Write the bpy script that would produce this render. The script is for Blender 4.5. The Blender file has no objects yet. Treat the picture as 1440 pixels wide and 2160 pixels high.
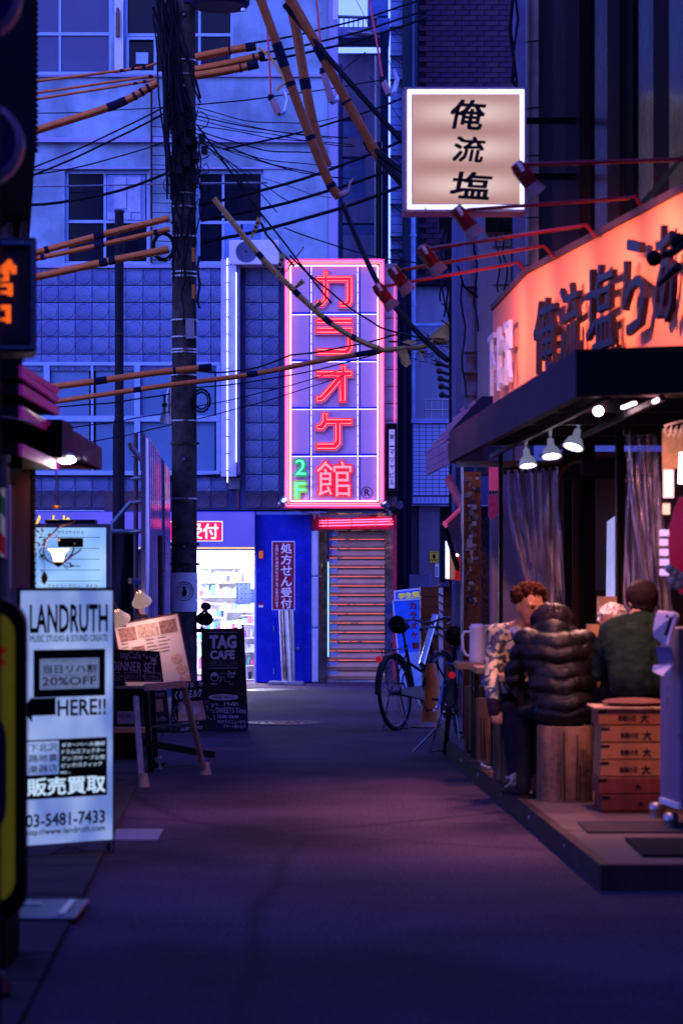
import bpy, bmesh, math, random
from mathutils import Vector, Matrix, noise as mnoise
random.seed(7)
PI = math.pi
scene = bpy.context.scene
COL = scene.collection

# ------------------------------------------------------------------ camera, sky, sun, exposure
EYE, FPX, HOR = 1.5, 5100.0, 1225.0          # eye height, 85 mm lens in photo pixels, horizon row
cam_data = bpy.data.cameras.new('camera')
cam = bpy.data.objects.new('camera', cam_data)
COL.objects.link(cam)
cam.location = (0, 0, EYE)
cam.rotation_euler = (math.radians(90), 0, 0)
cam_data.lens = 85.0
cam_data.sensor_width = 36.0
cam_data.sensor_fit = 'AUTO'
cam_data.shift_y = (HOR - 1080) / 2160.0
cam_data.clip_start = 0.3
cam_data.clip_end = 400
cam_data.dof.use_dof = True
cam_data.dof.focus_distance = 33.0
cam_data.dof.aperture_fstop = 3.2
scene.camera = cam

SUN_EL, SUN_AZ = math.radians(38), math.radians(205)   # dusk: a soft glow from behind the camera
world = bpy.data.worlds.new('World')
scene.world = world
world.use_nodes = True
wn, wl = world.node_tree.nodes, world.node_tree.links
for n in list(wn):
    wn.remove(n)
w_out = wn.new('ShaderNodeOutputWorld')
w_bg = wn.new('ShaderNodeBackground')
w_sky = wn.new('ShaderNodeTexSky')
w_sky.sky_type = 'NISHITA'
w_sky.sun_disc = False
w_sky.sun_elevation = SUN_EL
w_sky.sun_rotation = SUN_AZ
w_tint = wn.new('ShaderNodeMix')
w_tint.data_type = 'RGBA'
w_tint.blend_type = 'MULTIPLY'
w_tint.inputs[0].default_value = 1.0
w_tint.inputs[7].default_value = (0.46, 0.50, 1.95, 1)   # the photograph's blue-hour white balance
wl.new(w_sky.outputs[0], w_tint.inputs[6])
wl.new(w_tint.outputs[2], w_bg.inputs[0])
w_bg.inputs[1].default_value = 0.15
wl.new(w_bg.outputs[0], w_out.inputs[0])

sun_data = bpy.data.lights.new('sun', 'SUN')
sun_data.energy = 0.2
sun_data.angle = math.radians(40)
sun_data.color = (0.30, 0.34, 1.0)
sun = bpy.data.objects.new('sun', sun_data)
COL.objects.link(sun)
sd = Vector((math.sin(SUN_AZ) * math.cos(SUN_EL), math.cos(SUN_AZ) * math.cos(SUN_EL), math.sin(SUN_EL)))
sun.rotation_euler = sd.to_track_quat('Z', 'Y').to_euler()

scene.view_settings.view_transform = 'Standard'
scene.view_settings.look = 'None'
scene.view_settings.exposure = 1.0
scene.view_settings.gamma = 1.0
scene.view_settings.use_curve_mapping = False
scene.render.engine = 'CYCLES'
cy = scene.cycles
cy.use_denoising = True
cy.max_bounces = 5
cy.diffuse_bounces = 3
cy.glossy_bounces = 3
cy.transmission_bounces = 4
cy.transparent_max_bounces = 12
cy.sample_clamp_indirect = 4.0
cy.caustics_reflective = False
cy.caustics_refractive = False
cy.use_adaptive_sampling = False

# ------------------------------------------------------------------ helpers
def P(px, py, Y):
    """the place that stands at distance Y behind photo pixel (px, py)"""
    return Vector(((px - 720) / FPX * Y, Y, EYE - (py - HOR) / FPX * Y))

def PX(px, Y): return (px - 720) / FPX * Y
def PZ(py, Y): return EYE - (py - HOR) / FPX * Y
def GY(py, z=0.0): return (EYE - z) * FPX / (py - HOR)

class MB:
    """collects faces; build() links them as one mesh object"""
    def __init__(self, xf=None):
        self.v, self.f, self.xf = [], [], xf
        self.mi, self.cur = [], 0
    def add(self, vs, fs):
        b = len(self.v)
        for p in vs:
            p = Vector(p)
            self.v.append(self.xf @ p if self.xf is not None else p)
        for f in fs:
            self.f.append(tuple(b + i for i in f)); self.mi.append(self.cur)
    def box(self, x0, x1, y0, y1, z0, z1, m=None):
        vs = [Vector((x, y, z)) for z in (z0, z1) for y in (y0, y1) for x in (x0, x1)]
        if m is not None: vs = [m @ v for v in vs]
        self.add(vs, [(0,2,3,1),(4,5,7,6),(0,1,5,4),(2,6,7,3),(0,4,6,2),(1,3,7,5)])
        return self
    def bpx(self, x0, y0, x1, y1, Y, d=0.1):
        """box whose front face fills the photo rectangle at distance Y, d metres deep"""
        return self.box(PX(x0, Y), PX(x1, Y), Y, Y + d, PZ(y1, Y), PZ(y0, Y))
    def wedge(self, a, b, Y0, Y1, z0, z1, s=14):
        """block whose right side recedes away from the alley"""
        return self.prism([(PX(a, Y0), Y0, z0), (PX(b, Y0), Y0, z0), (PX(b - s, Y1), Y1, z0), (PX(a - s, Y1), Y1, z0)], (0, 0, z1 - z0))
    def frame(self, x0, x1, z0, z1, y0, y1, w):
        self.box(x0, x1, y0, y1, z0, z0 + w); self.box(x0, x1, y0, y1, z1 - w, z1)
        self.box(x0, x0 + w, y0, y1, z0 + w, z1 - w); self.box(x1 - w, x1, y0, y1, z0 + w, z1 - w)
        return self
    def bar(self, a, b, w, h, up=(0, 0, 1)):
        """square bar from a to b"""
        a, b = Vector(a), Vector(b)
        d = (b - a); L = d.length
        if L < 1e-6: return self
        d /= L; u = Vector(up)
        if abs(d.dot(u)) > 0.98: u = Vector((1, 0, 0))
        s = d.cross(u).normalized(); u = s.cross(d)
        vs = []
        for p in (a, b):
            for i, j in ((-1,-1),(1,-1),(1,1),(-1,1)):
                vs.append(p + s * (i * w / 2) + u * (j * h / 2))
        self.add(vs, [(0,3,2,1),(4,5,6,7),(0,1,5,4),(1,2,6,5),(2,3,7,6),(3,0,4,7)])
        return self
    def tube(self, pts, r, n=6, caps=True, closed=False, r1=None):
        pts = [Vector(p) for p in pts]; m = len(pts)
        rs = r if isinstance(r, (list, tuple)) else [r] * m
        if r1 is not None: rs = [r + (r1 - r) * i / (m - 1) for i in range(m)]
        vs, fs = [], []
        ref = None
        for i, p in enumerate(pts):
            if closed: t = pts[(i + 1) % m] - pts[i - 1]
            else: t = pts[min(i + 1, m - 1)] - pts[max(i - 1, 0)]
            if t.length < 1e-9: t = Vector((0, 0, 1))
            t.normalize()
            if ref is None:
                ref = Vector((0, 0, 1)) if abs(t.z) < 0.9 else Vector((1, 0, 0))
            s = t.cross(ref)
            if s.length < 1e-6: s = t.orthogonal()
            s.normalize(); u = s.cross(t).normalized(); ref = u
            for k in range(n):
                a = 2 * PI * k / n
                vs.append(p + (s * math.cos(a) + u * math.sin(a)) * rs[i])
        for i in range(m if closed else m - 1):
            j = (i + 1) % m
            for k in range(n):
                l = (k + 1) % n
                fs.append((i * n + k, i * n + l, j * n + l, j * n + k))
        if caps and not closed:
            fs.append(tuple(range(n - 1, -1, -1))); fs.append(tuple((m - 1) * n + k for k in range(n)))
        self.add(vs, fs); return self
    def cyl(self, a, b, r, r1=None, n=12):
        return self.tube([a, b], [r, r if r1 is None else r1], n)
    def lathe(self, prof, o=(0, 0, 0), d=(0, 0, 1), n=16):
        """profile of (radius, height) pairs turned about axis d through o"""
        o = Vector(o); d = Vector(d).normalized(); s = d.orthogonal().normalized(); u = d.cross(s)
        vs, fs = [], []
        for r, h in prof:
            for k in range(n):
                a = 2 * PI * k / n
                vs.append(o + d * h + (s * math.cos(a) + u * math.sin(a)) * max(r, 1e-4))
        for i in range(len(prof) - 1):
            for k in range(n):
                l = (k + 1) % n
                fs.append((i * n + k, i * n + l, (i + 1) * n + l, (i + 1) * n + k))
        self.add(vs, fs); return self
    def ball(self, c, r, n=10, m=6, s=(1, 1, 1)):
        c = Vector(c); vs, fs = [], []
        for i in range(m + 1):
            t = PI * i / m
            for k in range(n):
                a = 2 * PI * k / n
                rr = max(math.sin(t), 1e-3)
                vs.append(c + Vector((rr * math.cos(a) * s[0], rr * math.sin(a) * s[1], math.cos(t) * s[2])) * r)
        for i in range(m):
            for k in range(n):
                l = (k + 1) % n
                fs.append((i * n + k, (i + 1) * n + k, (i + 1) * n + l, i * n + l))
        self.add(vs, fs); return self
    def prism(self, pts, d):
        """flat polygon (3-D points) thickened by vector d"""
        n = len(pts); pts = [Vector(p) for p in pts]; d = Vector(d)
        self.add(pts + [p + d for p in pts], [tuple(range(n)), tuple(range(2 * n - 1, n - 1, -1))] +
                 [(i, i + n, (i + 1) % n + n, (i + 1) % n) for i in range(n)])
        return self
    def quad(self, a, b, c, d):
        self.add([a, b, c, d], [(0, 1, 2, 3)]); return self
    def text(self, s, o, ux, uz, w, h, bold=0.0, depth=0.0, keep=False, shear=0.0):
        """writing fitted into the w x h rectangle whose lower left corner is o"""
        vs, fs = glyphs(s, bold)
        if not vs: return self
        x0 = min(v[0] for v in vs); x1 = max(v[0] for v in vs)
        y0 = min(v[1] for v in vs); y1 = max(v[1] for v in vs)
        sx = w / max(x1 - x0, 1e-6); sy = h / max(y1 - y0, 1e-6)
        ox = oy = 0
        if keep:
            k = min(sx, sy); ox = (w - (x1 - x0) * k) / 2; oy = (h - (y1 - y0) * k) / 2; sx = sy = k
        o, ux, uz = Vector(o), Vector(ux).normalized(), Vector(uz).normalized()
        nrm = ux.cross(uz)
        pts = [o + ux * (ox + (x - x0) * sx + shear * (y - y0) * sy) + uz * (oy + (y - y0) * sy) + nrm * (k * .0002) for x, y, k in vs]
        if depth:
            n = len(pts); cnt = {}
            for f in fs:
                for i in range(len(f)):
                    a, b = f[i], f[(i + 1) % len(f)]
                    cnt[(a, b)] = 1
            sides = [(b, a, a + n, b + n) for (a, b) in cnt if (b, a) not in cnt]
            self.add([p + nrm * depth for p in pts] + pts, list(fs) + sides)
        else:
            self.add(pts, fs)
        return self
    def build(self, name, mat=None, parent=None, smooth=False, bevel=0.0, kind=None, label=None, local=False):
        off = Vector(parent['o']) if parent is not None and 'o' in parent and not local else Vector((0, 0, 0))
        me = bpy.data.meshes.new(name)
        me.from_pydata([v - off for v in self.v], [], self.f)
        mats = mat if isinstance(mat, (list, tuple)) else [mat]
        for m in mats:
            if m is not None: me.materials.append(m)
        if len(mats) > 1: me.polygons.foreach_set('material_index', self.mi)
        if smooth: me.polygons.foreach_set('use_smooth', [True] * len(me.polygons))
        me.update()
        o = bpy.data.objects.new(name, me)
        COL.objects.link(o)
        if parent is not None:
            o.parent = parent
            # a part of a one-mesh thing is already measured from that thing's origin
        if bevel:
            b = o.modifiers.new('bevel', 'BEVEL'); b.width = bevel; b.segments = 1; b.limit_method = 'ANGLE'
        if smooth and not bevel:
            try: me.set_sharp_from_angle(angle=math.radians(50))
            except Exception: pass
        if kind: o['kind'] = kind
        if label: o['label'] = label
        if parent is not None and 'o' in parent: o['o'] = tuple(off)
        return o

def _pieces(self, name, mat, parent, **k):
    """every separate piece becomes a part of its own"""
    up_ = list(range(len(self.v)))
    def find(a):
        while up_[a] != a: up_[a] = up_[up_[a]]; a = up_[a]
        return a
    for f in self.f:
        for i in f[1:]: up_[find(i)] = find(f[0])
    grp = {}
    for f in self.f: grp.setdefault(find(f[0]), []).append(f)
    for fs in grp.values():
        ids = sorted({i for f in fs for i in f}); mp = {i: j for j, i in enumerate(ids)}
        m = MB(); m.v = [self.v[i] for i in ids]; m.f = [tuple(mp[i] for i in f) for f in fs]; m.mi = [0] * len(fs)
        o = m.build(name, mat, parent, **k)
    return o
MB.pieces = _pieces

_gl = {}
def glyphs(s, bold):
    key = (s, round(bold, 4))
    if key not in _gl:
        c = bpy.data.curves.new('writing', 'FONT')
        c.body = s; c.size = 1; c.resolution_u = 2
        o = bpy.data.objects.new('writing', c)
        COL.objects.link(o)
        me = bpy.data.meshes.new_from_object(o.evaluated_get(bpy.context.evaluated_depsgraph_get()))
        gv = [(v.co.x, v.co.y) for v in me.vertices]; gf = [tuple(p.vertices) for p in me.polygons]
        vs, fs = [], []
        nb = 1 if bold <= 0 else (4 if bold < .04 else 8)     # heavier strokes: shifted copies, each a hair further out
        for k in range(nb):
            a = PI / 4 + 2 * PI * k / nb; dx, dy = (bold * math.cos(a), bold * math.sin(a)) if nb > 1 else (0, 0)
            b0 = len(vs); vs += [(x + dx, y + dy, k) for x, y in gv]; fs += [tuple(b0 + i for i in f) for f in gf]
        _gl[key] = (vs, fs)
        bpy.data.objects.remove(o); bpy.data.curves.remove(c); bpy.data.meshes.remove(me)
    return _gl[key]

def tag(o, label, cat, group=None, kind=None):
    o['label'] = label; o['category'] = cat
    if group: o['group'] = group
    if kind: o['kind'] = kind
    return o

def thing(name, label, cat, loc=(0, 0, 0), group=None, rz=0.0):
    o = bpy.data.objects.new(name, None)
    o.empty_display_size = 0.1
    COL.objects.link(o)
    o.location = loc; o.rotation_euler = (0, 0, rz)
    tag(o, label, cat, group)
    # parts are written in world coordinates unless the thing is turned or copied
    o['o'] = tuple(loc) if not rz else (0.0, 0.0, 0.0)
    return o

def solo(mb, name, mat, label, cat, group=None, **k):
    """a thing that is one mesh; its origin goes to its base"""
    o = mb.build(name, mat, None, **k)
    tag(o, label, cat, group)
    vs = o.data.vertices
    if len(vs):
        xs = [v.co.x for v in vs]; ys = [v.co.y for v in vs]; zs = [v.co.z for v in vs]
        c = Vector(((min(xs) + max(xs)) / 2, (min(ys) + max(ys)) / 2, min(zs)))
        o.data.transform(Matrix.Translation(-c)); o.location = c
        o['o'] = tuple(c)
    return o

def setting(mb, name, mat, kind='structure', **k):
    return mb.build(name, mat, None, kind=kind, **k)

def copy_tree(o, parent=None):
    c = o.copy(); COL.objects.link(c)
    if parent is not None: c.parent = parent
    for ch in [x for x in KIDS.get(o.name, [])]: copy_tree(ch, c)
    return c
KIDS = {}
def index_kids():
    KIDS.clear()
    for o in COL.objects:
        if o.parent is not None: KIDS.setdefault(o.parent.name, []).append(o)

def inst(src, parent, loc, rot=None, scale=None):
    """another piece sharing src's mesh"""
    o = src.copy(); COL.objects.link(o); o.parent = parent
    o.location = loc
    if rot: o.rotation_euler = rot
    if scale: o.scale = scale
    return o

# ------------------------------------------------------------------ materials
def _mat(name):
    m = bpy.data.materials.new(name); m.use_nodes = True
    nt = m.node_tree; b = nt.nodes.get('Principled BSDF')
    return m, nt, b

def M(name, c, rough=0.6, metal=0.0, c2=None, sc=6.0, amt=0.25, bump=0.0, bsc=40.0, em=None, es=0.0, streak=False,
      alpha=None, trans=0.0, coat=0.0, spec=None, grime=0):
    m, nt, b = _mat(name)
    N, L = nt.nodes, nt.links
    tc = N.new('ShaderNodeTexCoord')
    mp = N.new('ShaderNodeMapping')
    if streak: mp.inputs['Scale'].default_value = (1, 1, 0.12)
    L.new(tc.outputs['Object'], mp.inputs[0])
    no = N.new('ShaderNodeTexNoise'); no.inputs['Scale'].default_value = sc; no.inputs['Detail'].default_value = 6
    no.inputs['Roughness'].default_value = 0.65
    L.new(mp.outputs[0], no.inputs[0])
    rp = N.new('ShaderNodeValToRGB')
    rp.color_ramp.elements[0].position = 0.32; rp.color_ramp.elements[1].position = 0.68
    d = c2 if c2 is not None else tuple(x * (1 - amt * 1.6) for x in c)
    rp.color_ramp.elements[0].color = (*d, 1); rp.color_ramp.elements[1].color = (*c, 1)
    L.new(no.outputs[0], rp.inputs[0]); L.new(rp.outputs[0], b.inputs['Base Color'])
    if grime:
        g1 = N.new('ShaderNodeTexNoise'); g1.inputs['Scale'].default_value = grime; g1.inputs['Detail'].default_value = 8; L.new(tc.outputs['Object'], g1.inputs[0])
        g2 = N.new('ShaderNodeMapRange'); g2.inputs[1].default_value = .45; g2.inputs[2].default_value = .68; g2.inputs[3].default_value = 1; g2.inputs[4].default_value = .45; L.new(g1.outputs[0], g2.inputs[0])
        g3 = N.new('ShaderNodeMix'); g3.data_type = 'RGBA'; g3.blend_type = 'MULTIPLY'; g3.inputs[0].default_value = 1; L.new(rp.outputs[0], g3.inputs[6]); L.new(g2.outputs[0], g3.inputs[7]); L.new(g3.outputs[2], b.inputs['Base Color'])
    b.inputs['Roughness'].default_value = rough; b.inputs['Metallic'].default_value = metal
    rr = N.new('ShaderNodeMapRange')
    rr.inputs[3].default_value = max(rough - 0.12, 0.02); rr.inputs[4].default_value = min(rough + 0.14, 1)
    L.new(no.outputs[0], rr.inputs[0]); L.new(rr.outputs[0], b.inputs['Roughness'])
    if spec is None and not coat and not metal: spec = .04 if max(c) < .12 else .25
    if spec is not None: b.inputs['Specular IOR Level'].default_value = spec
    if coat: b.inputs['Coat Weight'].default_value = coat
    if bump:
        n2 = N.new('ShaderNodeTexNoise'); n2.inputs['Scale'].default_value = bsc; n2.inputs['Detail'].default_value = 4
        L.new(tc.outputs['Object'], n2.inputs[0])
        bp = N.new('ShaderNodeBump'); bp.inputs['Strength'].default_value = bump; bp.inputs['Distance'].default_value = 0.02
        L.new(n2.outputs[0], bp.inputs['Height']); L.new(bp.outputs[0], b.inputs['Normal'])
    if em is not None:
        b.inputs['Emission Color'].default_value = (*em, 1); b.inputs['Emission Strength'].default_value = es * .6
    if alpha is not None: b.inputs['Alpha'].default_value = alpha
    if trans: b.inputs['Transmission Weight'].default_value = trans
    return m

def E(name, c, s):
    """something that gives off light"""
    m, nt, b = _mat(name)
    b.inputs['Base Color'].default_value = (*[x * .25 for x in c], 1)
    b.inputs['Roughness'].default_value = 0.4
    b.inputs['Emission Color'].default_value = (*c, 1); b.inputs['Emission Strength'].default_value = s * .6
    return m

def EV(name, c, s, c2, sc=2.0, z=1.0):
    """a lit translucent face: the tubes behind it show as brighter patches"""
    m, nt, b = _mat(name)
    N, L = nt.nodes, nt.links
    tc = N.new('ShaderNodeTexCoord'); mp = N.new('ShaderNodeMapping'); mp.inputs['Scale'].default_value = (1, 1, z)
    L.new(tc.outputs['Object'], mp.inputs[0])
    no = N.new('ShaderNodeTexNoise'); no.inputs['Scale'].default_value = sc; no.inputs['Detail'].default_value = 1
    L.new(mp.outputs[0], no.inputs[0])
    rp = N.new('ShaderNodeValToRGB'); rp.color_ramp.elements[0].position = 0.35; rp.color_ramp.elements[1].position = 0.65
    rp.color_ramp.elements[0].color = (*c2, 1); rp.color_ramp.elements[1].color = (*c, 1)
    L.new(no.outputs[0], rp.inputs[0]); L.new(rp.outputs[0], b.inputs['Emission Color'])
    b.inputs['Base Color'].default_value = (*[x * .25 for x in c], 1); b.inputs['Roughness'].default_value = 0.35
    b.inputs['Emission Strength'].default_value = s * .5
    return m

def spot(name, loc, aim, power, color, size=60, blend=0.6, rad=0.04, parent=None):
    l = bpy.data.lights.new(name, 'SPOT'); l.energy = power * .5; l.color = color
    l.spot_size = math.radians(size); l.spot_blend = blend; l.shadow_soft_size = rad
    o = bpy.data.objects.new(name, l); COL.objects.link(o)
    loc = Vector(loc); o.rotation_euler = (loc - Vector(aim)).to_track_quat('Z', 'Y').to_euler()
    if parent is not None:
        o.parent = parent; loc = loc - Vector(parent['o'])
    o.location = loc
    return o

def point(name, loc, power, color, rad=0.05, parent=None):
    l = bpy.data.lights.new(name, 'POINT'); l.energy = power * .5; l.color = color; l.shadow_soft_size = rad
    o = bpy.data.objects.new(name, l); COL.objects.link(o)
    loc = Vector(loc)
    if parent is not None: o.parent = parent; loc = loc - Vector(parent['o'])
    o.location = loc
    return o

def wire_pts(a, b, sag, n=12, wob=0.0):
    a, b = Vector(a), Vector(b); out = []
    ph = random.random() * 6
    for i in range(n + 1):
        t = i / n
        p = a.lerp(b, t); p.z -= sag * 4 * t * (1 - t)
        if wob: p.z += wob * math.sin(t * 14 + ph); p.x += wob * math.cos(t * 11 + ph)
        out.append(p)
    return out

BLACK = M('black paint', (0.006, 0.006, 0.008), 0.45)
BLACKM = M('black metal', (0.010, 0.010, 0.014), 0.4, spec=.2)
RUBBER = M('black rubber', (0.012, 0.012, 0.014), 0.7)
CHROME = M('chrome', (0.7, 0.7, 0.72), 0.12, 1.0)
STEEL = M('grey steel', (0.35, 0.36, 0.40), 0.35, 0.8, bump=0.1)
GALV = M('galvanised pipe', (0.14, 0.17, 0.25), 0.45, 0.5)
WALL = M('pale blue wall paint', (0.27, 0.42, 0.58), 0.85, amt=0.26, sc=1.6, bump=0.35, bsc=45, streak=True, grime=1.4)
WALL2 = M('lavender wall band', (0.28, 0.30, 0.52), 0.85, amt=0.12, sc=1.5, bump=0.2, streak=True)
FRAMEB = M('blue grey window frame', (0.25, 0.40, 0.70), 0.45, amt=0.12)
PANE_F = M('frosted window pane', (0.055, 0.17, 0.34), 0.4, amt=0.2, sc=0.8, spec=0.6)
PANE_D = M('dark window pane', (0.004, 0.006, 0.02), 0.12, amt=0.3, sc=2, spec=.12)
TILEC = M('pale glazed wall tile', (0.14, 0.22, 0.46), 0.45, amt=0.25, sc=9, bump=0.3, bsc=30, grime=2)
GROUTC = M('tile joint mortar', (0.04, 0.05, 0.16), 0.9)
TILEB = M('dirty dark tile', (0.07, 0.06, 0.12), 0.3, amt=0.4, sc=3)
CONC = M('concrete pole', (0.085, 0.065, 0.07), 0.9, amt=0.45, sc=7, bump=0.4, bsc=60)
CONCP = M('pale concrete', (0.22, 0.24, 0.38), 0.9, amt=0.2, sc=2.5, bump=0.3, bsc=50, streak=True)
GUARD = M('orange cable guard', (0.62, 0.15, 0.028), 0.45, amt=0.18, sc=7)
GUARD2 = M('brown orange cable guard', (0.36, 0.09, 0.018), 0.45, amt=0.25, sc=7)
TAPE = M('blue black tape', (0.006, 0.008, 0.035), 0.5)
CABLE = M('black cable', (0.010, 0.011, 0.02), 0.5)
WHITEP = M('white painted metal', (0.55, 0.58, 0.72), 0.4, amt=0.1)
WHITE = M('white print', (0.80, 0.80, 0.84), 0.6, amt=0.05)
INK = M('black print', (0.010, 0.010, 0.018), 0.5)
WOODL = M('pale sawn wood', (0.50, 0.28, 0.16), 0.65, amt=0.35, sc=9, bump=0.2, streak=True)
WOODD = M('dark stained wood', (0.14, 0.05, 0.03), 0.6, amt=0.4, sc=8, bump=0.2, streak=True)
BLUEP = M('glossy royal blue paint', (0.006, 0.02, 0.40), 0.25, amt=0.15, bump=0.12, bsc=9)
REDP = M('dark red enamel', (0.42, 0.012, 0.03), 0.3)
NEON_W = E('white neon tube', (0.66, 0.55, 1.0), 2.6)
NEON_P = E('pink neon tube', (1.0, 0.055, 0.15), 5.8)
NEON_R = E('red neon tube', (1.0, 0.12, 0.13), 3.2)
NEON_G = E('green neon tube', (0.10, 0.85, 0.35), 1.6)

# ------------------------------------------------------------------ ground
F = 35.6                                     # distance of the building that closes the alley
def asphalt():
    m, nt, b = _mat('worn asphalt')
    N, L = nt.nodes, nt.links
    tc = N.new('ShaderNodeTexCoord')
    n1 = N.new('ShaderNodeTexNoise'); n1.inputs['Scale'].default_value = 0.6; n1.inputs['Detail'].default_value = 7
    n2 = N.new('ShaderNodeTexNoise'); n2.inputs['Scale'].default_value = 55; n2.inputs['Detail'].default_value = 8; n2.inputs['Roughness'].default_value = .75
    vo = N.new('ShaderNodeTexVoronoi'); vo.feature = 'DISTANCE_TO_EDGE'; vo.inputs['Scale'].default_value = 0.28
    for t in (n1, n2): L.new(tc.outputs['Object'], t.inputs[0])
    wp = N.new('ShaderNodeMix'); wp.data_type = 'VECTOR'; wp.inputs[0].default_value = 0.25
    L.new(tc.outputs['Object'], wp.inputs[4]); L.new(n1.outputs[1], wp.inputs[5]); L.new(wp.outputs[1], vo.inputs[0])
    r1 = N.new('ShaderNodeValToRGB'); r1.color_ramp.elements[0].color = (0.018, 0.012, 0.024, 1); r1.color_ramp.elements[1].color = (0.098, 0.054, 0.098, 1)
    r1.color_ramp.elements[0].position = 0.3; r1.color_ramp.elements[1].position = 0.7
    L.new(n1.outputs[0], r1.inputs[0])
    r2 = N.new('ShaderNodeMapRange'); r2.inputs[1].default_value = 0.35; r2.inputs[2].default_value = 0.7; r2.inputs[3].default_value = 0.1; r2.inputs[4].default_value = 2.6
    L.new(n2.outputs[0], r2.inputs[0])
    r3 = N.new('ShaderNodeMapRange'); r3.inputs[2].default_value = 0.012; r3.inputs[3].default_value = 0.6; r3.inputs[4].default_value = 1.0
    L.new(vo.outputs[0], r3.inputs[0])
    mu = N.new('ShaderNodeMath'); mu.operation = 'MULTIPLY'; L.new(r2.outputs[0], mu.inputs[0]); L.new(r3.outputs[0], mu.inputs[1])
    mx = N.new('ShaderNodeMix'); mx.data_type = 'RGBA'; mx.blend_type = 'MULTIPLY'; mx.inputs[0].default_value = 1
    L.new(r1.outputs[0], mx.inputs[6]); L.new(mu.outputs[0], mx.inputs[7]); L.new(mx.outputs[2], b.inputs['Base Color'])
    rg = N.new('ShaderNodeMapRange'); rg.inputs[3].default_value = 0.75; rg.inputs[4].default_value = 0.95; b.inputs['Specular IOR Level'].default_value = 0.10
    L.new(n1.outputs[0], rg.inputs[0]); L.new(rg.outputs[0], b.inputs['Roughness'])
    bp = N.new('ShaderNodeBump'); bp.inputs['Strength'].default_value = 0.9; bp.inputs['Distance'].default_value = 0.02
    L.new(n2.outputs[0], bp.inputs['Height']); L.new(bp.outputs[0], b.inputs['Normal'])
    return m
ASPH = asphalt()
g = MB(); g.box(-60, 60, -12, 120, -0.3, 0.0)
setting(g, 'ground', ASPH)

SLAB = M('concrete paving slab', (0.055, 0.048, 0.055), 0.85, amt=0.3, sc=4, bump=0.35, bsc=60)
pv = bpy.data.objects.new('pavement', None); COL.objects.link(pv); pv['kind'] = 'structure'; pv['o'] = (0.0, 0.0, 0.0)
sl = MB()
sl.box(-0.29, 0.29, 0, 0.585, 0, 0.06)
sm = None
Yp = 6.6; k = 0
while Yp < 34.5:
    for j in range(3):
        xe = -1.03 - 0.043 * (Yp - 7.0)
        if sm is None:
            sm = sl.build('paving_slab', SLAB, pv, bevel=0.006); s_ = sm
        else:
            s_ = inst(sm, pv, (0, 0, 0))
        s_.location = (xe - 0.29 - j * 0.595, Yp, -0.045 + 0.004 * ((k * 7 + j * 3) % 3))
        s_.rotation_euler = (0, 0, 0.043)
    Yp += 0.6; k += 1

# manhole
mh = thing('manhole_cover', 'round cast iron manhole cover with pale ring in the road before the shops', 'manhole cover', (-0.62, 25.4, 0))
MIRON = M('worn iron', (0.07, 0.04, 0.06), 0.45, 0.5, amt=0.3, sc=20, bump=0.4, bsc=90)
m = MB(); m.lathe([(0.30, 0.006), (0.31, 0.014), (0.40, 0.014), (0.41, 0.0)], (-0.62, 25.4, 0), n=32); m.build('rim', M('pale manhole ring', (0.12, 0.07, 0.10), 0.6), mh)
m = MB(); m.lathe([(0.0, 0.008), (0.295, 0.008), (0.30, 0.0)], (-0.62, 25.4, 0), n=32)
for a in range(12):
    for r in (0.09, 0.17, 0.25):
        c = Vector((-0.62 + r * math.cos(a * PI / 6 + r), 25.4 + r * math.sin(a * PI / 6 + r), 0.008)); m.box(c.x - .015, c.x + .015, c.y - .015, c.y + .015, .008, .012)
m.build('cover', MIRON, mh)
mh = thing('manhole_cover', 'small dark utility cover in the road at the foot of the blue service panel', 'manhole cover', (-0.95, 33.2, 0))
m = MB(); m.lathe([(0.0, 0.008), (0.33, 0.008), (0.35, 0.0)], (-0.95, 33.2, 0), n=24); m.build('cover', M('dark iron', (0.03, 0.03, 0.05), 0.5, 0.5, bump=0.4), mh)
# painted mark and drain lid by the left kerb
PAINT = M('worn white road paint', (0.20, 0.20, 0.26), 0.7, c2=(0.12, 0.11, 0.16), sc=9, bump=0.3)
y0, y1 = GY(1773), GY(1750)
p = MB(); p.prism([(PX(205, y0), y0, .001), (PX(332, y0), y0, .001), (PX(345, y1), y1, .001), (PX(215, y1), y1, .001)], (0, 0, 0.004))
setting(p, 'road_marking', PAINT)
dl = thing('drain_lid', 'grey metal drain lid with a bright edge in the left pavement', 'drain cover', (-1.28, 11.1, 0.0))
m = MB(); m.box(-1.60, -1.16, 10.55, 11.15, 0.016, 0.032); m.build('lid', M('dull drain metal', (0.2, 0.2, 0.24), 0.45, 0.6, bump=0.2), dl, bevel=0.004)
m = MB(); m.box(-1.245, -1.215, 10.62, 11.08, 0.032, 0.040); m.box(-1.46, -1.36, 10.93, 10.96, 0.032, 0.040); m.build('handle_bar', M('bright worn steel', (0.75, 0.78, 0.85), 0.3, 0.9), dl)

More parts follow.
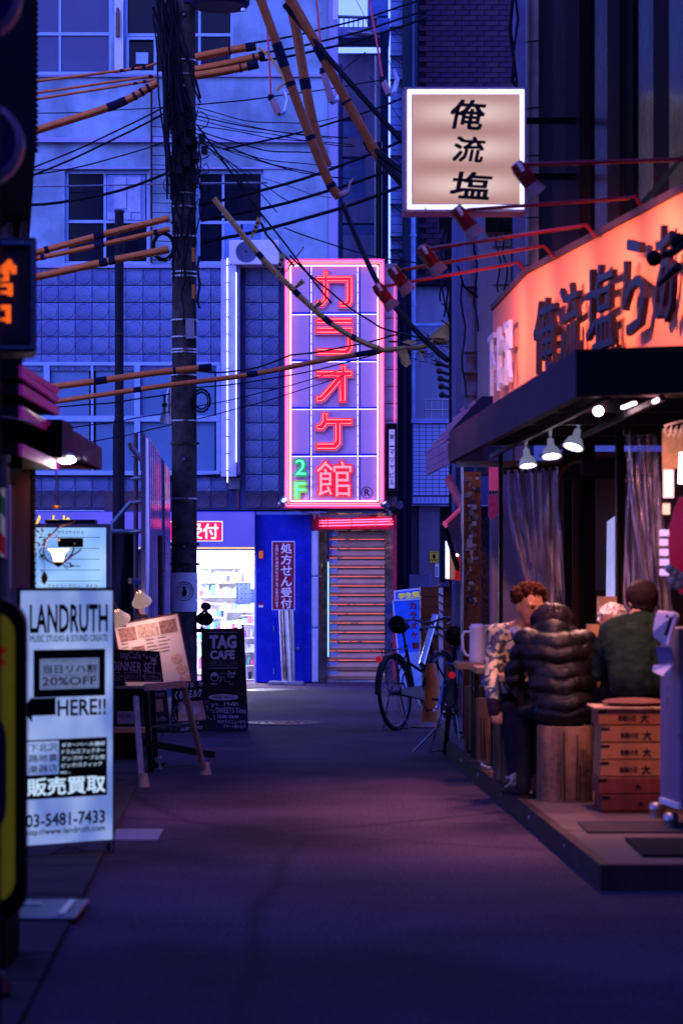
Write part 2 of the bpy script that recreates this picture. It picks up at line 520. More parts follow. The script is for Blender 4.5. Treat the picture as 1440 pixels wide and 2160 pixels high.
# raised timber-edged terrace on the right
def tx(Y): return 1.25 + (Y - 11.7) * -0.0402
TERR = M('terrace concrete', (0.12, 0.075, 0.075), 0.8, amt=0.25, sc=2.5, bump=0.3, bsc=50)
TEDGE = M('terrace edge board', (0.06, 0.035, 0.04), 0.6, amt=0.35, sc=6, bump=0.3, streak=True)
t = MB(); t.prism([(tx(11.7) + .05, 11.75, 0), (4.2, 11.75, 0), (4.2, 24, 0), (tx(20.6) + .05, 24, 0), (tx(20.6) + .05, 20.6, 0)], (0, 0, 0.12))
terr = setting(t, 'terrace_floor', TERR)
terr['o'] = (0.0, 0.0, 0.0)
t = MB(); t.prism([(tx(11.7), 11.7, 0), (tx(11.7) + .05, 11.75, 0), (tx(20.6) + .05, 20.6, 0), (tx(20.6), 20.6, 0)], (0, 0, 0.126))
t.prism([(tx(11.7), 11.7, 0), (4.2, 11.7, 0), (4.2, 11.75, 0), (tx(11.7) + .05, 11.75, 0)], (0, 0, 0.126))
t.build('edge_board', TEDGE, terr)
t = MB()
for Y in (13.0, 14.6, 16.2, 17.8, 19.2):
    t.cyl((tx(Y) - 0.006, Y, 0.07), (tx(Y) + 0.004, Y, 0.07), 0.014, n=8)
t.pieces('bolt', STEEL, terr)
t = MB()
for Y in (13.35, 15.1, 17.0, 19.0): t.box(tx(Y) + .055, 4.0, Y, Y + 0.012, 0.1195, 0.1215)
t.pieces('joint', BLACK, terr)
t = MB(); t.box(1.50, 2.6, 12.05, 12.85, 0.1245, 0.136)
solo(t, 'door_mat', M('dark rubber mat', (0.02, 0.018, 0.024), 0.9, bump=0.6, bsc=120), 'dark ribbed door mat on the terrace at the right edge', 'mat', bevel=0.004)
t = MB(); t.box(1.34, 2.4, 13.2, 13.78, 0.1245, 0.130)
solo(t, 'floor_mat', M('grey worn mat', (0.07, 0.055, 0.065), 0.9, bump=0.5, bsc=100), 'thin grey floor mat before the stacked wooden crates', 'mat')

# unseen buildings added beside and behind the camera to shade the ground
for (x0, x1, lab) in ((-7, -2.45, 'unseen left-hand buildings added beside and behind the camera to shade the ground'), (3.1, 8, 'unseen right-hand buildings added beside and behind the camera to shade the ground')):
    q = MB(); q.box(x0, x1, -14, 7.2 if x0 < 0 else 11.0, 0, 15); solo(q, 'unseen_building', M('dark shop wall', (.05, .05, .07), .8), lab, 'building')

q = MB(); q.box(-14, 14, -18, -14.5, 0, 13); solo(q, 'unseen_building', bpy.data.materials['dark shop wall'], 'unseen building added across the alley far behind the camera to block sky light', 'building')

# ------------------------------------------------------------------ building that closes the alley
bld = thing('apartment_building', 'pale blue apartment block with round-patterned wall tiles closing off the alley', 'building', (0, F, 0))
def holes_wall(mb, x0, x1, z0, z1, y0, y1, holes):
    xs = sorted({x0, x1} | {c for h in holes for c in (h[0], h[1])}); zs = sorted({z0, z1} | {c for h in holes for c in (h[2], h[3])})
    xs = [x for x in xs if x0 <= x <= x1]; zs = [z for z in zs if z0 <= z <= z1]
    for a, b in zip(zs, zs[1:]):
        run = None
        for c, d in zip(xs, xs[1:]):
            mx_, mz_ = (c + d) / 2, (a + b) / 2
            inside = any(h[0] < mx_ < h[1] and h[2] < mz_ < h[3] for h in holes)
            if inside:
                if run is not None: mb.box(run, c, y0, y1, a, b); run = None
            elif run is None: run = c
        if run is not None: mb.box(run, x1, y0, y1, a, b)
def fx(px): return PX(px, F)
def fz(py): return PZ(py, F)
WA = (fx(-60), fx(235), fz(155), fz(-60)); WBn = (fx(262), fx(492), fz(155), fz(-60))
WC = (fx(137), fx(315), fz(556), fz(358)); WD = (fx(415), fx(556), fz(556), fz(358))
w = MB()
holes_wall(w, fx(-400), fx(690), fz(563), fz(-400), F, F + 0.3, [WA, WBn, WC, WD])
w.build('wall', WALL, bld)
w = MB()
w.box(fx(-400), fx(690) + 0.02, F - 0.05, F - 0.002, fz(163), fz(156))
w.box(fx(-400), fx(668), F - 0.10, F - 0.002, fz(302), fz(292))
w.box(fx(-400), fx(615), F - 0.03, F - 0.002, fz(357), fz(353))
w.box(fx(-400), fx(690), F - 0.12, F - 0.002, fz(567), fz(560))
w.pieces('ledge', WALL2, bld)
w = MB(); w.box(fx(690) - 0.001, fx(712), F + 0.02, F + 6, 0, fz(-400)); w.build('side_wall', WALL2, bld)
w = MB(); w.box(fx(-400), fx(690), F + 0.9, F + 1.0, fz(1075), fz(-400)); w.box(fx(-400), fx(690), F + .3, F + .9, fz(562), fz(568))
w.build('inner_wall', M('dark room', (0.012, 0.012, 0.02), 0.9), bld)

def window(hole, mulls, trans, pane_m, y=F + 0.14, fw=0.045, closed=None):
    """frame with mullions at px mulls and a transom at py trans, panes as sub-parts"""
    x0, x1, z0, z1 = hole
    f = MB(); f.frame(x0, x1, z0, z1, y - 0.05, y + 0.04, fw)
    xs = [x0 + fw] + [fx(m_) for m_ in mulls] + [x1 - fw]; zs = [z0 + fw] + [fz(t_) for t_ in trans] + [z1 - fw]
    for m_ in mulls: f.box(fx(m_) - 0.018, fx(m_) + 0.018, y - 0.03, y + 0.03, z0 + fw, z1 - fw)
    for t_ in trans: f.box(x0 + fw, x1 - fw, y - 0.036, y + 0.034, fz(t_) - 0.022, fz(t_) + 0.022)
    fo = f.build('window', FRAMEB, bld)
    for i in range(len(xs) - 1):
        for j in range(len(zs) - 1):
            q = MB(); q.box(xs[i] + 0.012, xs[i + 1] - 0.012, y - 0.004, y + 0.004, zs[j] + 0.012, zs[j + 1] - 0.012)
            mm = pane_m[(i + j) % len(pane_m)] if isinstance(pane_m, list) else pane_m
            q.build('pane', mm, fo)
    s = MB(); s.box(x0 - 0.03, x1 + 0.03, F - 0.06, F + 0.1, z0 - 0.03, z0 - 0.001)
    s.build('sill', FRAMEB, fo)
    return fo
PANE_G = M('greyish frosted pane', (0.055, 0.07, 0.17), 0.35, amt=0.15, sc=0.8)
window(WA, [-20, 125], [68], PANE_G)
window(WBn, [345, 420], [70], PANE_D)
window(WC, [220], [465], PANE_D)
window(WD, [470], [467], PANE_D)
# boards seen inside the right half of window C and the inner sash of window B
b_ = MB(); b_.box(fx(224), fx(306), F + .10, F + .125, fz(463), fz(366)); b_.build('window_board', M('pale blue board', (0.20, 0.30, 0.6), 0.7, bump=0.2), bld)
b_ = MB()
for (a, c, d, e) in ((240, 371, 266, 438), (268, 371, 296, 445), (226, 446, 275, 461), (278, 449, 296, 462)): b_.box(fx(a), fx(c if False else d), F + .085, F + .099, fz(e), fz(c))
b_.pieces('paper_sheet', M('pale paper', (0.36, 0.44, 0.7), 0.8), bld)
b_ = MB(); b_.frame(fx(266), fx(330), fz(153), fz(76), F + .05, F + .09, .04); b_.box(fx(286), fx(312), F + .08, F + .1, fz(132), fz(108)); b_.build('inner_sash', FRAMEB, bld)
b_ = MB(); b_.box(fx(473), fx(507), F + .1, F + .12, fz(553), fz(470)); b_.box(fx(512), fx(553), F + .1, F + .12, fz(553), fz(470)); b_.build('window_board', M('blue lit blind', (0.12, 0.24, 0.6), 0.7, bump=0.2), bld)
b_ = MB(); b_.box(fx(243), fx(261), F - .06, F - .002, fz(155), fz(-80)); b_.build('window_post', WHITEP, bld)
b_ = MB(); b_.box(fx(246), fx(254), F - .12, F - .062, fz(80), fz(30)); b_.cyl((fx(250), F - .1, fz(60)), (fx(250), F - .1, fz(20)), .02); b_.build('bracket', M('rusty iron', (.16, .08, .07), .7, .3), bld)
b_ = MB(); b_.cyl((fx(55), F - .16, fz(398)), (fx(360), F - .16, fz(392)), 0.012, n=6); b_.cyl((fx(415), F - .16, fz(391)), (fx(565), F - .16, fz(389)), 0.016, n=6)
solo(b_, 'wall_rail', GALV, 'thin grey rail run along the upper wall across both dark windows', 'rail')
# drainpipe and ladder-like rungs beside the pole
b_ = MB(); b_.cyl((fx(321), F - .1, fz(556)), (fx(321), F - .1, fz(160)), .016, n=8)
for i, y in enumerate(range(250, 556, 20)): b_.cyl((fx(321), F - .1, fz(y)), (fx(362), F - .1, fz(y + 1)), .006, n=4)
solo(b_, 'wall_ladder', M('dark red iron', (.05, .02, .03), .6), 'thin dark rungs fixed to the wall left of the concrete pole', 'ladder')

# tiled lower part
TP = 35.7 / FPX * F                      # tile pitch
tz0 = fz(566.5)
w = MB()
WE = (fx(-60), fx(465), fz(995), fz(768))
holes_wall(w, fx(-400), fx(836), fz(1076), fz(566), F - 0.05, F + 0.28, [WE])
w.build('tile_backing', GROUTC, bld)
def tile_mesh(mat):
    q = MB(); h = TP * 0.474
    q.box(-h, h, -0.014, 0.0, -h, h)
    n = 14; r = TP * 0.44
    vs = [(r * math.cos(2 * PI * k / n), -0.0145, r * math.sin(2 * PI * k / n)) for k in range(n)] + \
         [(r * .95 * math.cos(2 * PI * k / n), -0.024, r * .96 * math.sin(2 * PI * k / n)) for k in range(n)]
    vs += [(r * .86 * math.cos(2 * PI * k / n), -0.0195, r * .86 * math.sin(2 * PI * k / n)) for k in range(n)]
    q.add(vs, [tuple(range(3 * n - 1, 2 * n - 1, -1))] + [(k, (k + 1) % n, (k + 1) % n + n, k + n) for k in range(n)] + [(k + n, (k + 1) % n + n, (k + 1) % n + 2 * n, k + 2 * n) for k in range(n)])
    o = q.build('tile', mat, bld, local=True); return o
TILEC2 = M('slightly darker glazed tile', (0.11, 0.17, 0.42), 0.4, amt=0.3, sc=7, bump=0.3, bsc=30, grime=2)
protos = [tile_mesh(TILEC), tile_mesh(TILEC2), tile_mesh(TILEB)]
used = [False] * 3; nt_ = 0
for c in range(22):
    xc = fx(53) + TP * (c + 0.5); pxc = 53 + 35.7 * (c + 0.5)
    for r in range(14):
        pyc = 567 + 36.2 * (r + 0.5)
        if pxc < 500 and 5.6 < r < 12.0: continue
        if 470 < pxc < 505: continue
        if 600 < pxc < 812: continue
        if 356 < pxc < 418 and r > 5: continue
        kind = 2 if r == 13 else (1 if random.random() < 0.3 else 0)
        if not used[kind]: o = protos[kind]; used[kind] = True
        else: o = inst(protos[kind], bld, (0, 0, 0))
        o.location = (xc, -0.052, fz(pyc)); nt_ += 1
# middle windows below the tiles
f = MB(); yw = F - 0.10
f.box(fx(-60), fx(465), yw, F + .02, fz(772), fz(765)); f.box(fx(-60), fx(465), yw - .06, F + .02, fz(1003), fz(994))
f.box(fx(-60), fx(465), yw - .01, F + .02, fz(890), fz(878)); f.box(fx(457), fx(466), yw, F + .02, fz(994), fz(772))
for m_ in (101, 291): f.box(fx(m_ - 6), fx(m_ + 6), yw - .02, F + .02, fz(994), fz(772))
for m_ in (15, 196, 372): f.box(fx(m_ - 2.5), fx(m_ + 2.5), yw + .01, F + .02, fz(994), fz(772))
fo = f.build('window', FRAMEB, bld)
cols_ = [-60, 15, 101, 196, 291, 372, 460]
for a, b2 in zip(cols_, cols_[1:]):
    for c, d in ((774, 877), (891, 993)):
        q = MB(); q.box(fx(a + 7), fx(b2 - 7), F - .03, F - .02, fz(d), fz(c)); q.build('pane', PANE_F, fo)
b_ = MB(); b_.box(fx(-60), fx(505), F - .03, F + 0.3, fz(1003.5), fz(1001)); b_.build('drip_edge', BLACK, bld)
b_ = MB(); b_.tube([(fx(75), F - .16, fz(1004)), (fx(360), F - .16, fz(1006)), (fx(465), F - .16, fz(1002))], .010, 5)
b_.tube([(fx(415), F - .14, fz(1000)), (fx(445), F - .15, fz(1006)), (fx(500), F - .2, fz(1003))], .008, 5); b_.build('conduit', CABLE, bld)
# brownish wall behind the scaffold tubes, brown strip
b_ = MB(); b_.box(fx(222), fx(300), F - .09, F - .075, fz(1450), fz(1037)); b_.box(fx(497), fx(505), F - .09, F - .07, fz(1075), fz(1003)); b_.build('wall_panel', M('brown grey panel', (0.10, 0.06, 0.08), 0.8, bump=.2), bld)

# ground floor: sides of the pharmacy opening, blue service panel, stair entrance
b_ = MB(); b_.box(fx(-400), fx(225), F - .04, F + .2, 0, fz(1076)); b_.box(fx(225), fx(330), F, F + .2, 0, fz(1076))
b_.box(fx(-400), fx(541), F + 3.2, F + 3.3, 0, fz(1160)); b_.box(fx(-400), fx(541), F - .03, F + 3.3, fz(1158), fz(1150)); b_.box(fx(536), fx(541), F, F + 3.3, 0, fz(1158))
b_.build('shop_wall', WHITE, bld)
bp_ = MB(); bp_.box(fx(541), fx(656), F - .16, F + .2, 0.01, fz(1086)); bpo = bp_.build('service_panel', BLUEP, bld, bevel=.006)
b_ = MB(); b_.frame(fx(577), fx(641), fz(1438), fz(1306), F - .172, F - .161, .012); b_.build('hatch_frame', BLUEP, bpo)
pr = None
for i in range(24):
    z = fz(1316 + i * 4.8)
    q = MB(); q.add([(fx(612), F - .176, z), (fx(625), F - .176, z), (fx(625), F - .161, z + .022), (fx(612), F - .161, z + .022)], [(0, 1, 2, 3)])
    q.box(fx(612), fx(625), F - .178, F - .161, z - .004, z)
    q.build('slat', BLUEP, bpo)
b_ = MB(); b_.cyl((fx(629), F - .19, fz(1367)), (fx(629), F - .16, fz(1367)), .028, n=14); b_.cyl((fx(629), F - .18, fz(1359)), (fx(629), F - .16, fz(1359)), .012, n=8)
for y in (1325, 1415): b_.cyl((fx(578), F - .18, fz(y + 6)), (fx(578), F - .18, fz(y - 6)), .008, n=6)
b_.build('lock', M('turquoise lock', (.1, .35, .5), .3, .6), bpo)
b_ = MB(); b_.box(fx(547), fx(556), F - .22, F - .161, fz(1178), fz(1162)); solo(b_, 'wall_beacon', M('orange plastic', (.75, .12, .02), .3, em=(1, .2, .03), es=.25), 'small orange beacon box high on the blue panel', 'beacon', bevel=.008)
b_ = MB(); b_.box(fx(546), fx(556), F - .17, F - .161, fz(1280), fz(1271)); o = solo(b_, 'security_sticker', REDP, 'tiny red and white sticker on the edge of the blue panel', 'sticker')
b_ = MB(); b_.box(fx(546), fx(556), F - .1705, F - .162, fz(1281), fz(1276)); b_.build('white_band', WHITE, o)
# white pipe and red painted edge left of the entrance
dp = thing('downpipe', 'white wall downpipe with joints between the blue panel and the shuttered stairs', 'pipe', (fx(665), F - .1, 0))
for (a, c) in ((1120, 1214), (1217, 1322), (1326, 1440)):
    b_ = MB(); b_.box(fx(658), fx(671), F - .16, F - .04, max(fz(c), .01), fz(a)); b_.build('section', WHITEP, dp, bevel=.015)
b_ = MB(); b_.box(fx(656), fx(672), F - .12, F + .2, fz(1119), fz(1086)); b_.box(fx(828), fx(836), F - .1, F + .2, .01, fz(1086)); b_.build('red_post', M('crimson paint', (.45, .02, .06), .4), bld)
# mirror-like jambs
CRUMP = M('crumpled polished steel', (.62, .62, .66), .10, 1.0, bump=.6, bsc=2.2)
b_ = MB(); b_.box(fx(672), fx(690), F - .06, F + .2, .01, fz(1110)); b_.box(fx(811), fx(828), F - .06, F + .2, .01, fz(1110)); b_.box(fx(672), fx(828), F - .03, F + .2, fz(1120), fz(1082)); b_.build('steel_jamb', CRUMP, bld)
sh = thing('roller_shutter', 'closed stainless roller shutter with rows of tiny red-orange lights', 'shutter', (fx(750), F + .05, 0))
STAIN = M('brushed stainless slat', (.46, .23, .15), .42, .45, amt=.2, sc=3, bump=.15)
LED = E('orange red lamp dots', (1.0, .14, .05), 3.6)
y = 1120.0; step = 19.6; pl = None
for i in range(16):
    q = MB(); z1, z0 = fz(y), fz(y + step - 1.5)
    q.add([(fx(690), F + .045, z1), (fx(811), F + .045, z1), (fx(811), F + .015, (z0 * 2 + z1) / 3), (fx(690), F + .015, (z0 * 2 + z1) / 3), (fx(811), F + .02, z0), (fx(690), F + .02, z0), (fx(690), F + .05, z0), (fx(811), F + .05, z0)],
          [(0, 3, 2, 1), (3, 5, 4, 2), (5, 6, 7, 4)])
    q.box(fx(690), fx(811), F + .005, F + .05, z0 - .008, z0)
    so = q.build('slat', STAIN, sh)
    if i > 0 and i < 16 and i != 15:
        q = MB(); lx = fx(697)
        n = 27
        for k in range(n):
            if random.random() < .06: continue
            xx = fx(696 + (808 - 696) * k / (n - 1)); zz = z1 + .012
            q.add([(xx - .0055, F + .002, zz), (xx, F - .001, zz - .006), (xx + .0055, F + .002, zz), (xx, F - .001, zz + .006)], [(0, 1, 2, 3)])
        q.build('light_row', LED, so)
    y += step
q = MB(); q.box(fx(690), fx(811), F - .01, F + .05, .005, fz(y + 1)); q.build('bottom_rail', STEEL, sh)
q = MB(); q.cyl((fx(694), F - .03, fz(1120)), (fx(693), F - .03, fz(1180)), .016, n=8); q.build('rod', M('navy rod', (.02, .03, .2), .4), sh)
q = MB(); q.cyl((fx(692), F - .04, fz(1185)), (fx(692), F - .04, fz(1385)), .010, n=6)
o = solo(q, 'neon_tube', E('turquoise tube', (.25, .6, 1), 1.5), 'thin vertical turquoise tube left of the shutter', 'neon tube')
# entrance neon
en = thing('entrance_neon', 'row of horizontal pink neon tubes across the lintel above the shutter', 'neon light', (fx(750), F - .2, fz(1115)))
q = MB(); q.box(fx(672), fx(830), F - .12, F - .031, fz(1117), fz(1090)); q.build('backing', M('crimson enamel', (.55, .03, .08), .3), en)
for y in (1097, 1102, 1108):
    q = MB(); q.cyl((fx(674), F - .15, fz(y + 2)), (fx(828), F - .15, fz(y - 2)), .009, n=6); q.build('tube', NEON_P, en)
q = MB()
for x in (676, 690, 740, 790, 822): q.box(fx(x), fx(x + 2), F - .16, F - .12, fz(1112), fz(1093))
q.pieces('clip', CHROME, en)
# pharmacy interior
phl = thing('ceiling_light', 'long white ceiling light panel inside the pharmacy', 'lamp', (fx(470), F + 1.2, fz(1165)))
q = MB(); q.box(fx(300), fx(535), F + .15, F + 3.1, fz(1161), fz(1158.5)); q.build('diffuser', E('shop ceiling light', (.80, .82, 1.0), 40.0), phl)
q = MB()
for i in range(28):
    q.ball((fx(415 + i * 4.5), F + .02, fz(1163)), .014, 6, 4)
solo(q, 'light_string', E('shop front bulbs', (.85, .85, 1), 10), 'row of tiny white bulbs along the head of the pharmacy opening', 'string lights')
GOODS = [M('goods ' + n_, c_, .5, amt=.3, sc=30) for n_, c_ in (('white', (.7, .7, .75)), ('pink', (.7, .08, .25)), ('teal', (.05, .35, .45)), ('green', (.1, .45, .3)), ('blue', (.1, .15, .6)), ('purple', (.3, .05, .5)), ('dark', (.03, .03, .06)))]
def shelf(x0, x1, Y, z0, z1, rows, label):
    s = thing('display_shelf', label, 'shelf', ((x0 + x1) / 2, Y, 0), 'shelves inside the pharmacy')
    q = MB(); q.box(x0, x1, Y + .3, Y + .33, z0, z1)
    for r in range(rows + 1):
        z = z0 + (z1 - z0) * r / rows; q.box(x0, x1, Y, Y + .3, z - .012, z)
    q.build('rack', WHITE, s)
    for r in range(rows):
        z = z0 + (z1 - z0) * r / rows; q = MB(); x = x0 + .01
        while x < x1 - .05:
            w_ = random.uniform(.03, .09); h_ = random.uniform(.3, .85) * (z1 - z0) / rows
            q.cur = random.choice([0, 0, 0, 0, 1, 2, 3, 4, 5, 6])
            q.box(x, x + w_ * .85, Y + random.uniform(.01, .08), Y + .2, z + .001, z + h_); x += w_
        q.build('goods', GOODS, s, kind='stuff')
shelf(fx(395), fx(520), F + 2.6, .1, fz(1195), 7, 'white shelf of small packages along the back wall of the pharmacy')
shelf(fx(500), fx(533), F + .75, .02, .85, 4, 'low rack of bright packages just inside the pharmacy on the right')
shelf(fx(418), fx(465), F + 1.5, .1, 1.15, 5, 'crowded white shelf in the middle of the pharmacy')
shelf(fx(462), fx(532), F + 1.2, 0.05, .62, 3, 'waist-high counter shelf with pink packages in the pharmacy')
for (a, b2, c, d, Yo, lab, mt) in ((494, 526, 1228, 1275, .5, 'blue patterned leaflet sheet hanging inside the pharmacy window', 4), (526, 536, 1242, 1272, .5, 'narrow blue leaflet next to the larger patterned sheet', 4),
                               (503, 516, 1181, 1210, .8, 'plain grey-blue card near the pharmacy ceiling', 0), (518, 531, 1186, 1210, .8, 'pink price card hung by the pharmacy ceiling', 1)):
    q = MB(); q.box(fx(a), fx(b2), F + Yo, F + Yo + .01, fz(d), fz(c)); o = solo(q, 'hanging_card', GOODS[mt], lab, 'card')
    q = MB()
    for i in range(5):
        for j in range(4):
            xx, zz = fx(a + 2 + (b2 - a - 5) * j / 3), fz(c + 3 + (d - c - 6) * i / 4); q.box(xx, xx + .02, F + Yo - .003, F + Yo - .001, zz - .015, zz)
    q.build('print', GOODS[6 if mt != 1 else 0], o)
for k, (a, lab) in enumerate(((471, 'pink package with a white label at the left of the counter'), (493, 'pink package with a white label at the right of the counter'))):
    o = thing('package', lab, 'package', (fx(a + 8), F + 1.1, .62), 'pink packages on the pharmacy counter')
    q = MB(); q.box(fx(a), fx(a + 17), F + 1.05, F + 1.18, .622, .86); q.build('bag', GOODS[1], o, bevel=.01)
    q = MB(); q.box(fx(a + 2), fx(a + 11), F + 1.046, F + 1.0495, .74, .85); q.build('label_card', WHITE, o)
q = MB(); q.tube([(fx(533), F + .4, fz(1300)), (fx(503), F + .4, fz(1300)), (fx(503), F + .4, fz(1205)), (fx(506), F + .4, fz(1200)), (fx(533), F + .4, fz(1200))], .008, 5)
solo(q, 'wire_stand', STEEL, 'thin wire hanger frame just inside the pharmacy doorway', 'rack')
q = MB(); q.box(fx(537), fx(545), F - .04, F + .02, .02, fz(1162)); solo(q, 'door_edge', M('grey plastic trim', (.4, .42, .6), .4), 'pale edge of the open sliding glass door beside the blue panel', 'door')

# pharmacy fascia sign
ps = thing('shop_sign', 'long blue and violet pharmacy fascia sign with a red lettered box and yellow line', 'shop sign', (fx(480), F - .3, fz(1160)))
PBLUE = EV('lit violet acrylic', (.12, .10, .75), .75, (.085, .075, .62), 1.5)
Ys = F - .35
q = MB(); q.box(PX(60, Ys), PX(539, Ys), Ys, Ys + .3, PZ(1161, Ys), PZ(1078, Ys)); q.build('box', M('sign case blue', (.01, .02, .35), .4), ps)
q = MB(); q.box(PX(62, Ys), PX(537, Ys), Ys - .006, Ys - .002, PZ(1154, Ys), PZ(1080, Ys)); q.build('face', PBLUE, ps)
q = MB(); q.box(PX(62, Ys), PX(537, Ys), Ys - .008, Ys - .003, PZ(1158, Ys), PZ(1154.2, Ys)); q.build('yellow_line', E('lit yellow line', (1, .62, .2), .9), ps)
q = MB(); q.box(PX(345, Ys), PX(470, Ys), Ys - .010, Ys - .007, PZ(1142, Ys), PZ(1099, Ys)); q.build('white_border', E('lit white', (.9, .9, 1), .9), ps, bevel=.003)
q = MB(); q.box(PX(347, Ys), PX(468, Ys), Ys - .014, Ys - .0105, PZ(1140.5, Ys), PZ(1101, Ys)); q.build('red_box', E('lit crimson', (.9, .008, .10), .85), ps)
q = MB(); q.text('受付', (PX(395, Ys), Ys - .016, PZ(1137, Ys)), (1, 0, 0), (0, 0, 1), PX(461, Ys) - PX(395, Ys), PZ(1104, Ys) - PZ(1137, Ys), bold=.03); q.build('lettering', E('lit white letters', (.95, .95, 1), 1.0), ps)
q = MB()
q.text('くすり', (PX(70, Ys), Ys - .016, PZ(1150, Ys)), (1, 0, 0), (0, 0, 1), PX(152, Ys) - PX(70, Ys), PZ(1086, Ys) - PZ(1150, Ys), bold=.03); q.build('lettering', E('lit yellow letters', (1, .65, .03), .9), ps)

# 処方せん受付 stand sign
st = thing('stand_sign', 'dark red vertical sign with white lettering on a chrome post before the blue panel', 'sign', (PX(603, F - .7), F - .7, 0))
Yq = F - .75
q = MB(); q.bpx(573, 1141, 622, 1287, Yq, .04); q.build('border', WHITEP, st)
q = MB(); q.box(PX(575, Yq), PX(620, Yq), Yq - .004, Yq - .001, PZ(1285, Yq), PZ(1143.5, Yq)); q.build('face', M('maroon print', (.30, .008, .04), .4), st)
q = MB()
for i, ch in enumerate('処方せん受付'):
    yb = 1146 + i * 23.2; q.text(ch, (PX(592.5, Yq), Yq - .006, PZ(yb + 21.5, Yq)), (1, 0, 0), (0, 0, 1), PX(617, Yq) - PX(594, Yq), PZ(yb, Yq) - PZ(yb + 21, Yq), bold=.025)
for i, ch in enumerate('全国どこの病院の処方せんでも受付けます'):
    yb = 1148 + i * 7.1; q.text(ch, (PX(581, Yq), Yq - .006, PZ(yb + 6.4, Yq)), (1, 0, 0), (0, 0, 1), PX(587, Yq) - PX(581, Yq), PZ(yb, Yq) - PZ(yb + 6.2, Yq), bold=.01)
q.build('lettering', WHITE, st)
q = MB(); q.cyl((PX(605, Yq), Yq + .06, 0.05), (PX(598, Yq), Yq + .06, PZ(1287, Yq)), .075, n=20); q.cyl((PX(617, Yq), Yq + .08, 0.05), (PX(614, Yq), Yq + .08, PZ(1287, Yq)), .035, n=16); q.build('post', CHROME, st, smooth=True)
q = MB(); q.box(PX(567, Yq), PX(640, Yq), Yq - .15, Yq + .25, 0.0, .05); q.build('base', STEEL, st, bevel=.008)

# ------------------------------------------------------------------ karaoke neon sign
K = F - 0.50                              # front of the big sign
def kx(c): return PX(400 + c / 2.88, K)   # positions measured on an enlargement of the photograph
def kz(c): return PZ(520 + c / 2.88, K)
ks = thing('karaoke_sign', 'tall vertical karaoke sign with red neon katakana and double pink neon border', 'neon sign', (kx(880), K, kz(1590)))
PANEL = M('white enamel sign panel', (.52, .30, .50), .5, amt=.12, sc=1.2, bump=.1, bsc=6)
q = MB(); q.box(kx(576), kx(1182), K, K + .35, kz(1590), kz(76)); q.build('box', M('sign case', (.25, .10, .2), .5), ks)
q = MB()
zs_ = [118, 405, 692, 980, 1270, 1552]
for i in range(5):
    q.box(kx(606), kx(1148), K - .012, K - .001, kz(zs_[i + 1] - 1.2), kz(zs_[i] + 1.2))
q.build('panel', PANEL, ks)
q = MB()
def rect_ring(mb, x0, x1, z0, z1, y0, y1, w): mb.frame(x0, x1, z0, z1, y0, y1, w)
rect_ring(q, kx(576), kx(1182), kz(1590), kz(76), K - .05, K - .001, .045)
q.build('rim', M('pink enamel rim', (.75, .18, .36), .5), ks)
BLUEB = M('blue enamel bar', (.01, .02, .55), .4)
for z in (405, 692, 980, 1264):
    q = MB(); q.box(kx(618), kx(1136), K - .03, K - .0125, kz(z + 5), kz(z - 5)); q.build('cross_bar', BLUEB, ks)
for x in (728, 1030):
    q = MB(); q.box(kx(x), kx(x + 5), K - .024, K - .0125, kz(1550), kz(124)); q.build('upright_bar', BLUEB, ks)
def loop(mb, x0, x1, z0, z1, y, r, rc=.02):
    X0, X1, Z0, Z1 = kx(x0), kx(x1), kz(z1), kz(z0)
    pts = []
    for (cx, cz, a0) in ((X1 - rc, Z1 - rc, 0), (X0 + rc, Z1 - rc, 90), (X0 + rc, Z0 + rc, 180), (X1 - rc, Z0 + rc, 270)):
        for k in range(4): a = math.radians(a0 + 30 * k); pts.append((cx + rc * math.cos(a), y, cz + rc * math.sin(a)))
    mb.tube(pts, r, 6, closed=True)
for (a, b_, c, d, mt) in ((588, 1170, 92, 1576, NEON_P), (600, 1158, 104, 1564, NEON_R), (614, 1142, 120, 1548, NEON_W)):
    q = MB(); loop(q, a, b_, c, d, K - .075, .011); q.build('border_tube', mt, ks)
for z in (415, 702, 990, 1275):
    q = MB(); q.cyl((kx(622), K - .05, kz(z + 2)), (kx(1134), K - .05, kz(z - 1)), .0052, n=6); q.build('grid_tube', NEON_W, ks)
for x in (738, 1020):
    q = MB(); q.cyl((kx(x), K - .06, kz(1545)), (kx(x), K - .06, kz(128)), .0052, n=6); q.build('grid_tube', NEON_W, ks)
q = MB()
for z in range(160, 1560, 62):
    for x in (588, 614, 738, 1020, 1142, 1168): q.box(kx(x - 3), kx(x + 3), K - .08, K - .02, kz(z + 2), kz(z - 2))
q.pieces('tube_clip', M('glass tube clip', (.3, .2, .35), .3), ks)
def inset(poly, d):
    n = len(poly); out = []
    area = sum(poly[i][0] * poly[(i + 1) % n][1] - poly[(i + 1) % n][0] * poly[i][1] for i in range(n))
    sgn = 1 if area > 0 else -1
    for i in range(n):
        a, b_, c = Vector(poly[i - 1]), Vector(poly[i]), Vector(poly[(i + 1) % n])
        e1, e2 = (b_ - a).normalized(), (c - b_).normalized()
        n1, n2 = Vector((-e1.y, e1.x)) * sgn, Vector((-e2.y, e2.x)) * sgn
        m_ = (n1 + n2); L_ = m_.length
        m_ = m_ / L_ if L_ > .05 else n1
        out.append(b_ + m_ * min(d / max(m_.dot(n1), .35), d * 2.4))
    return out
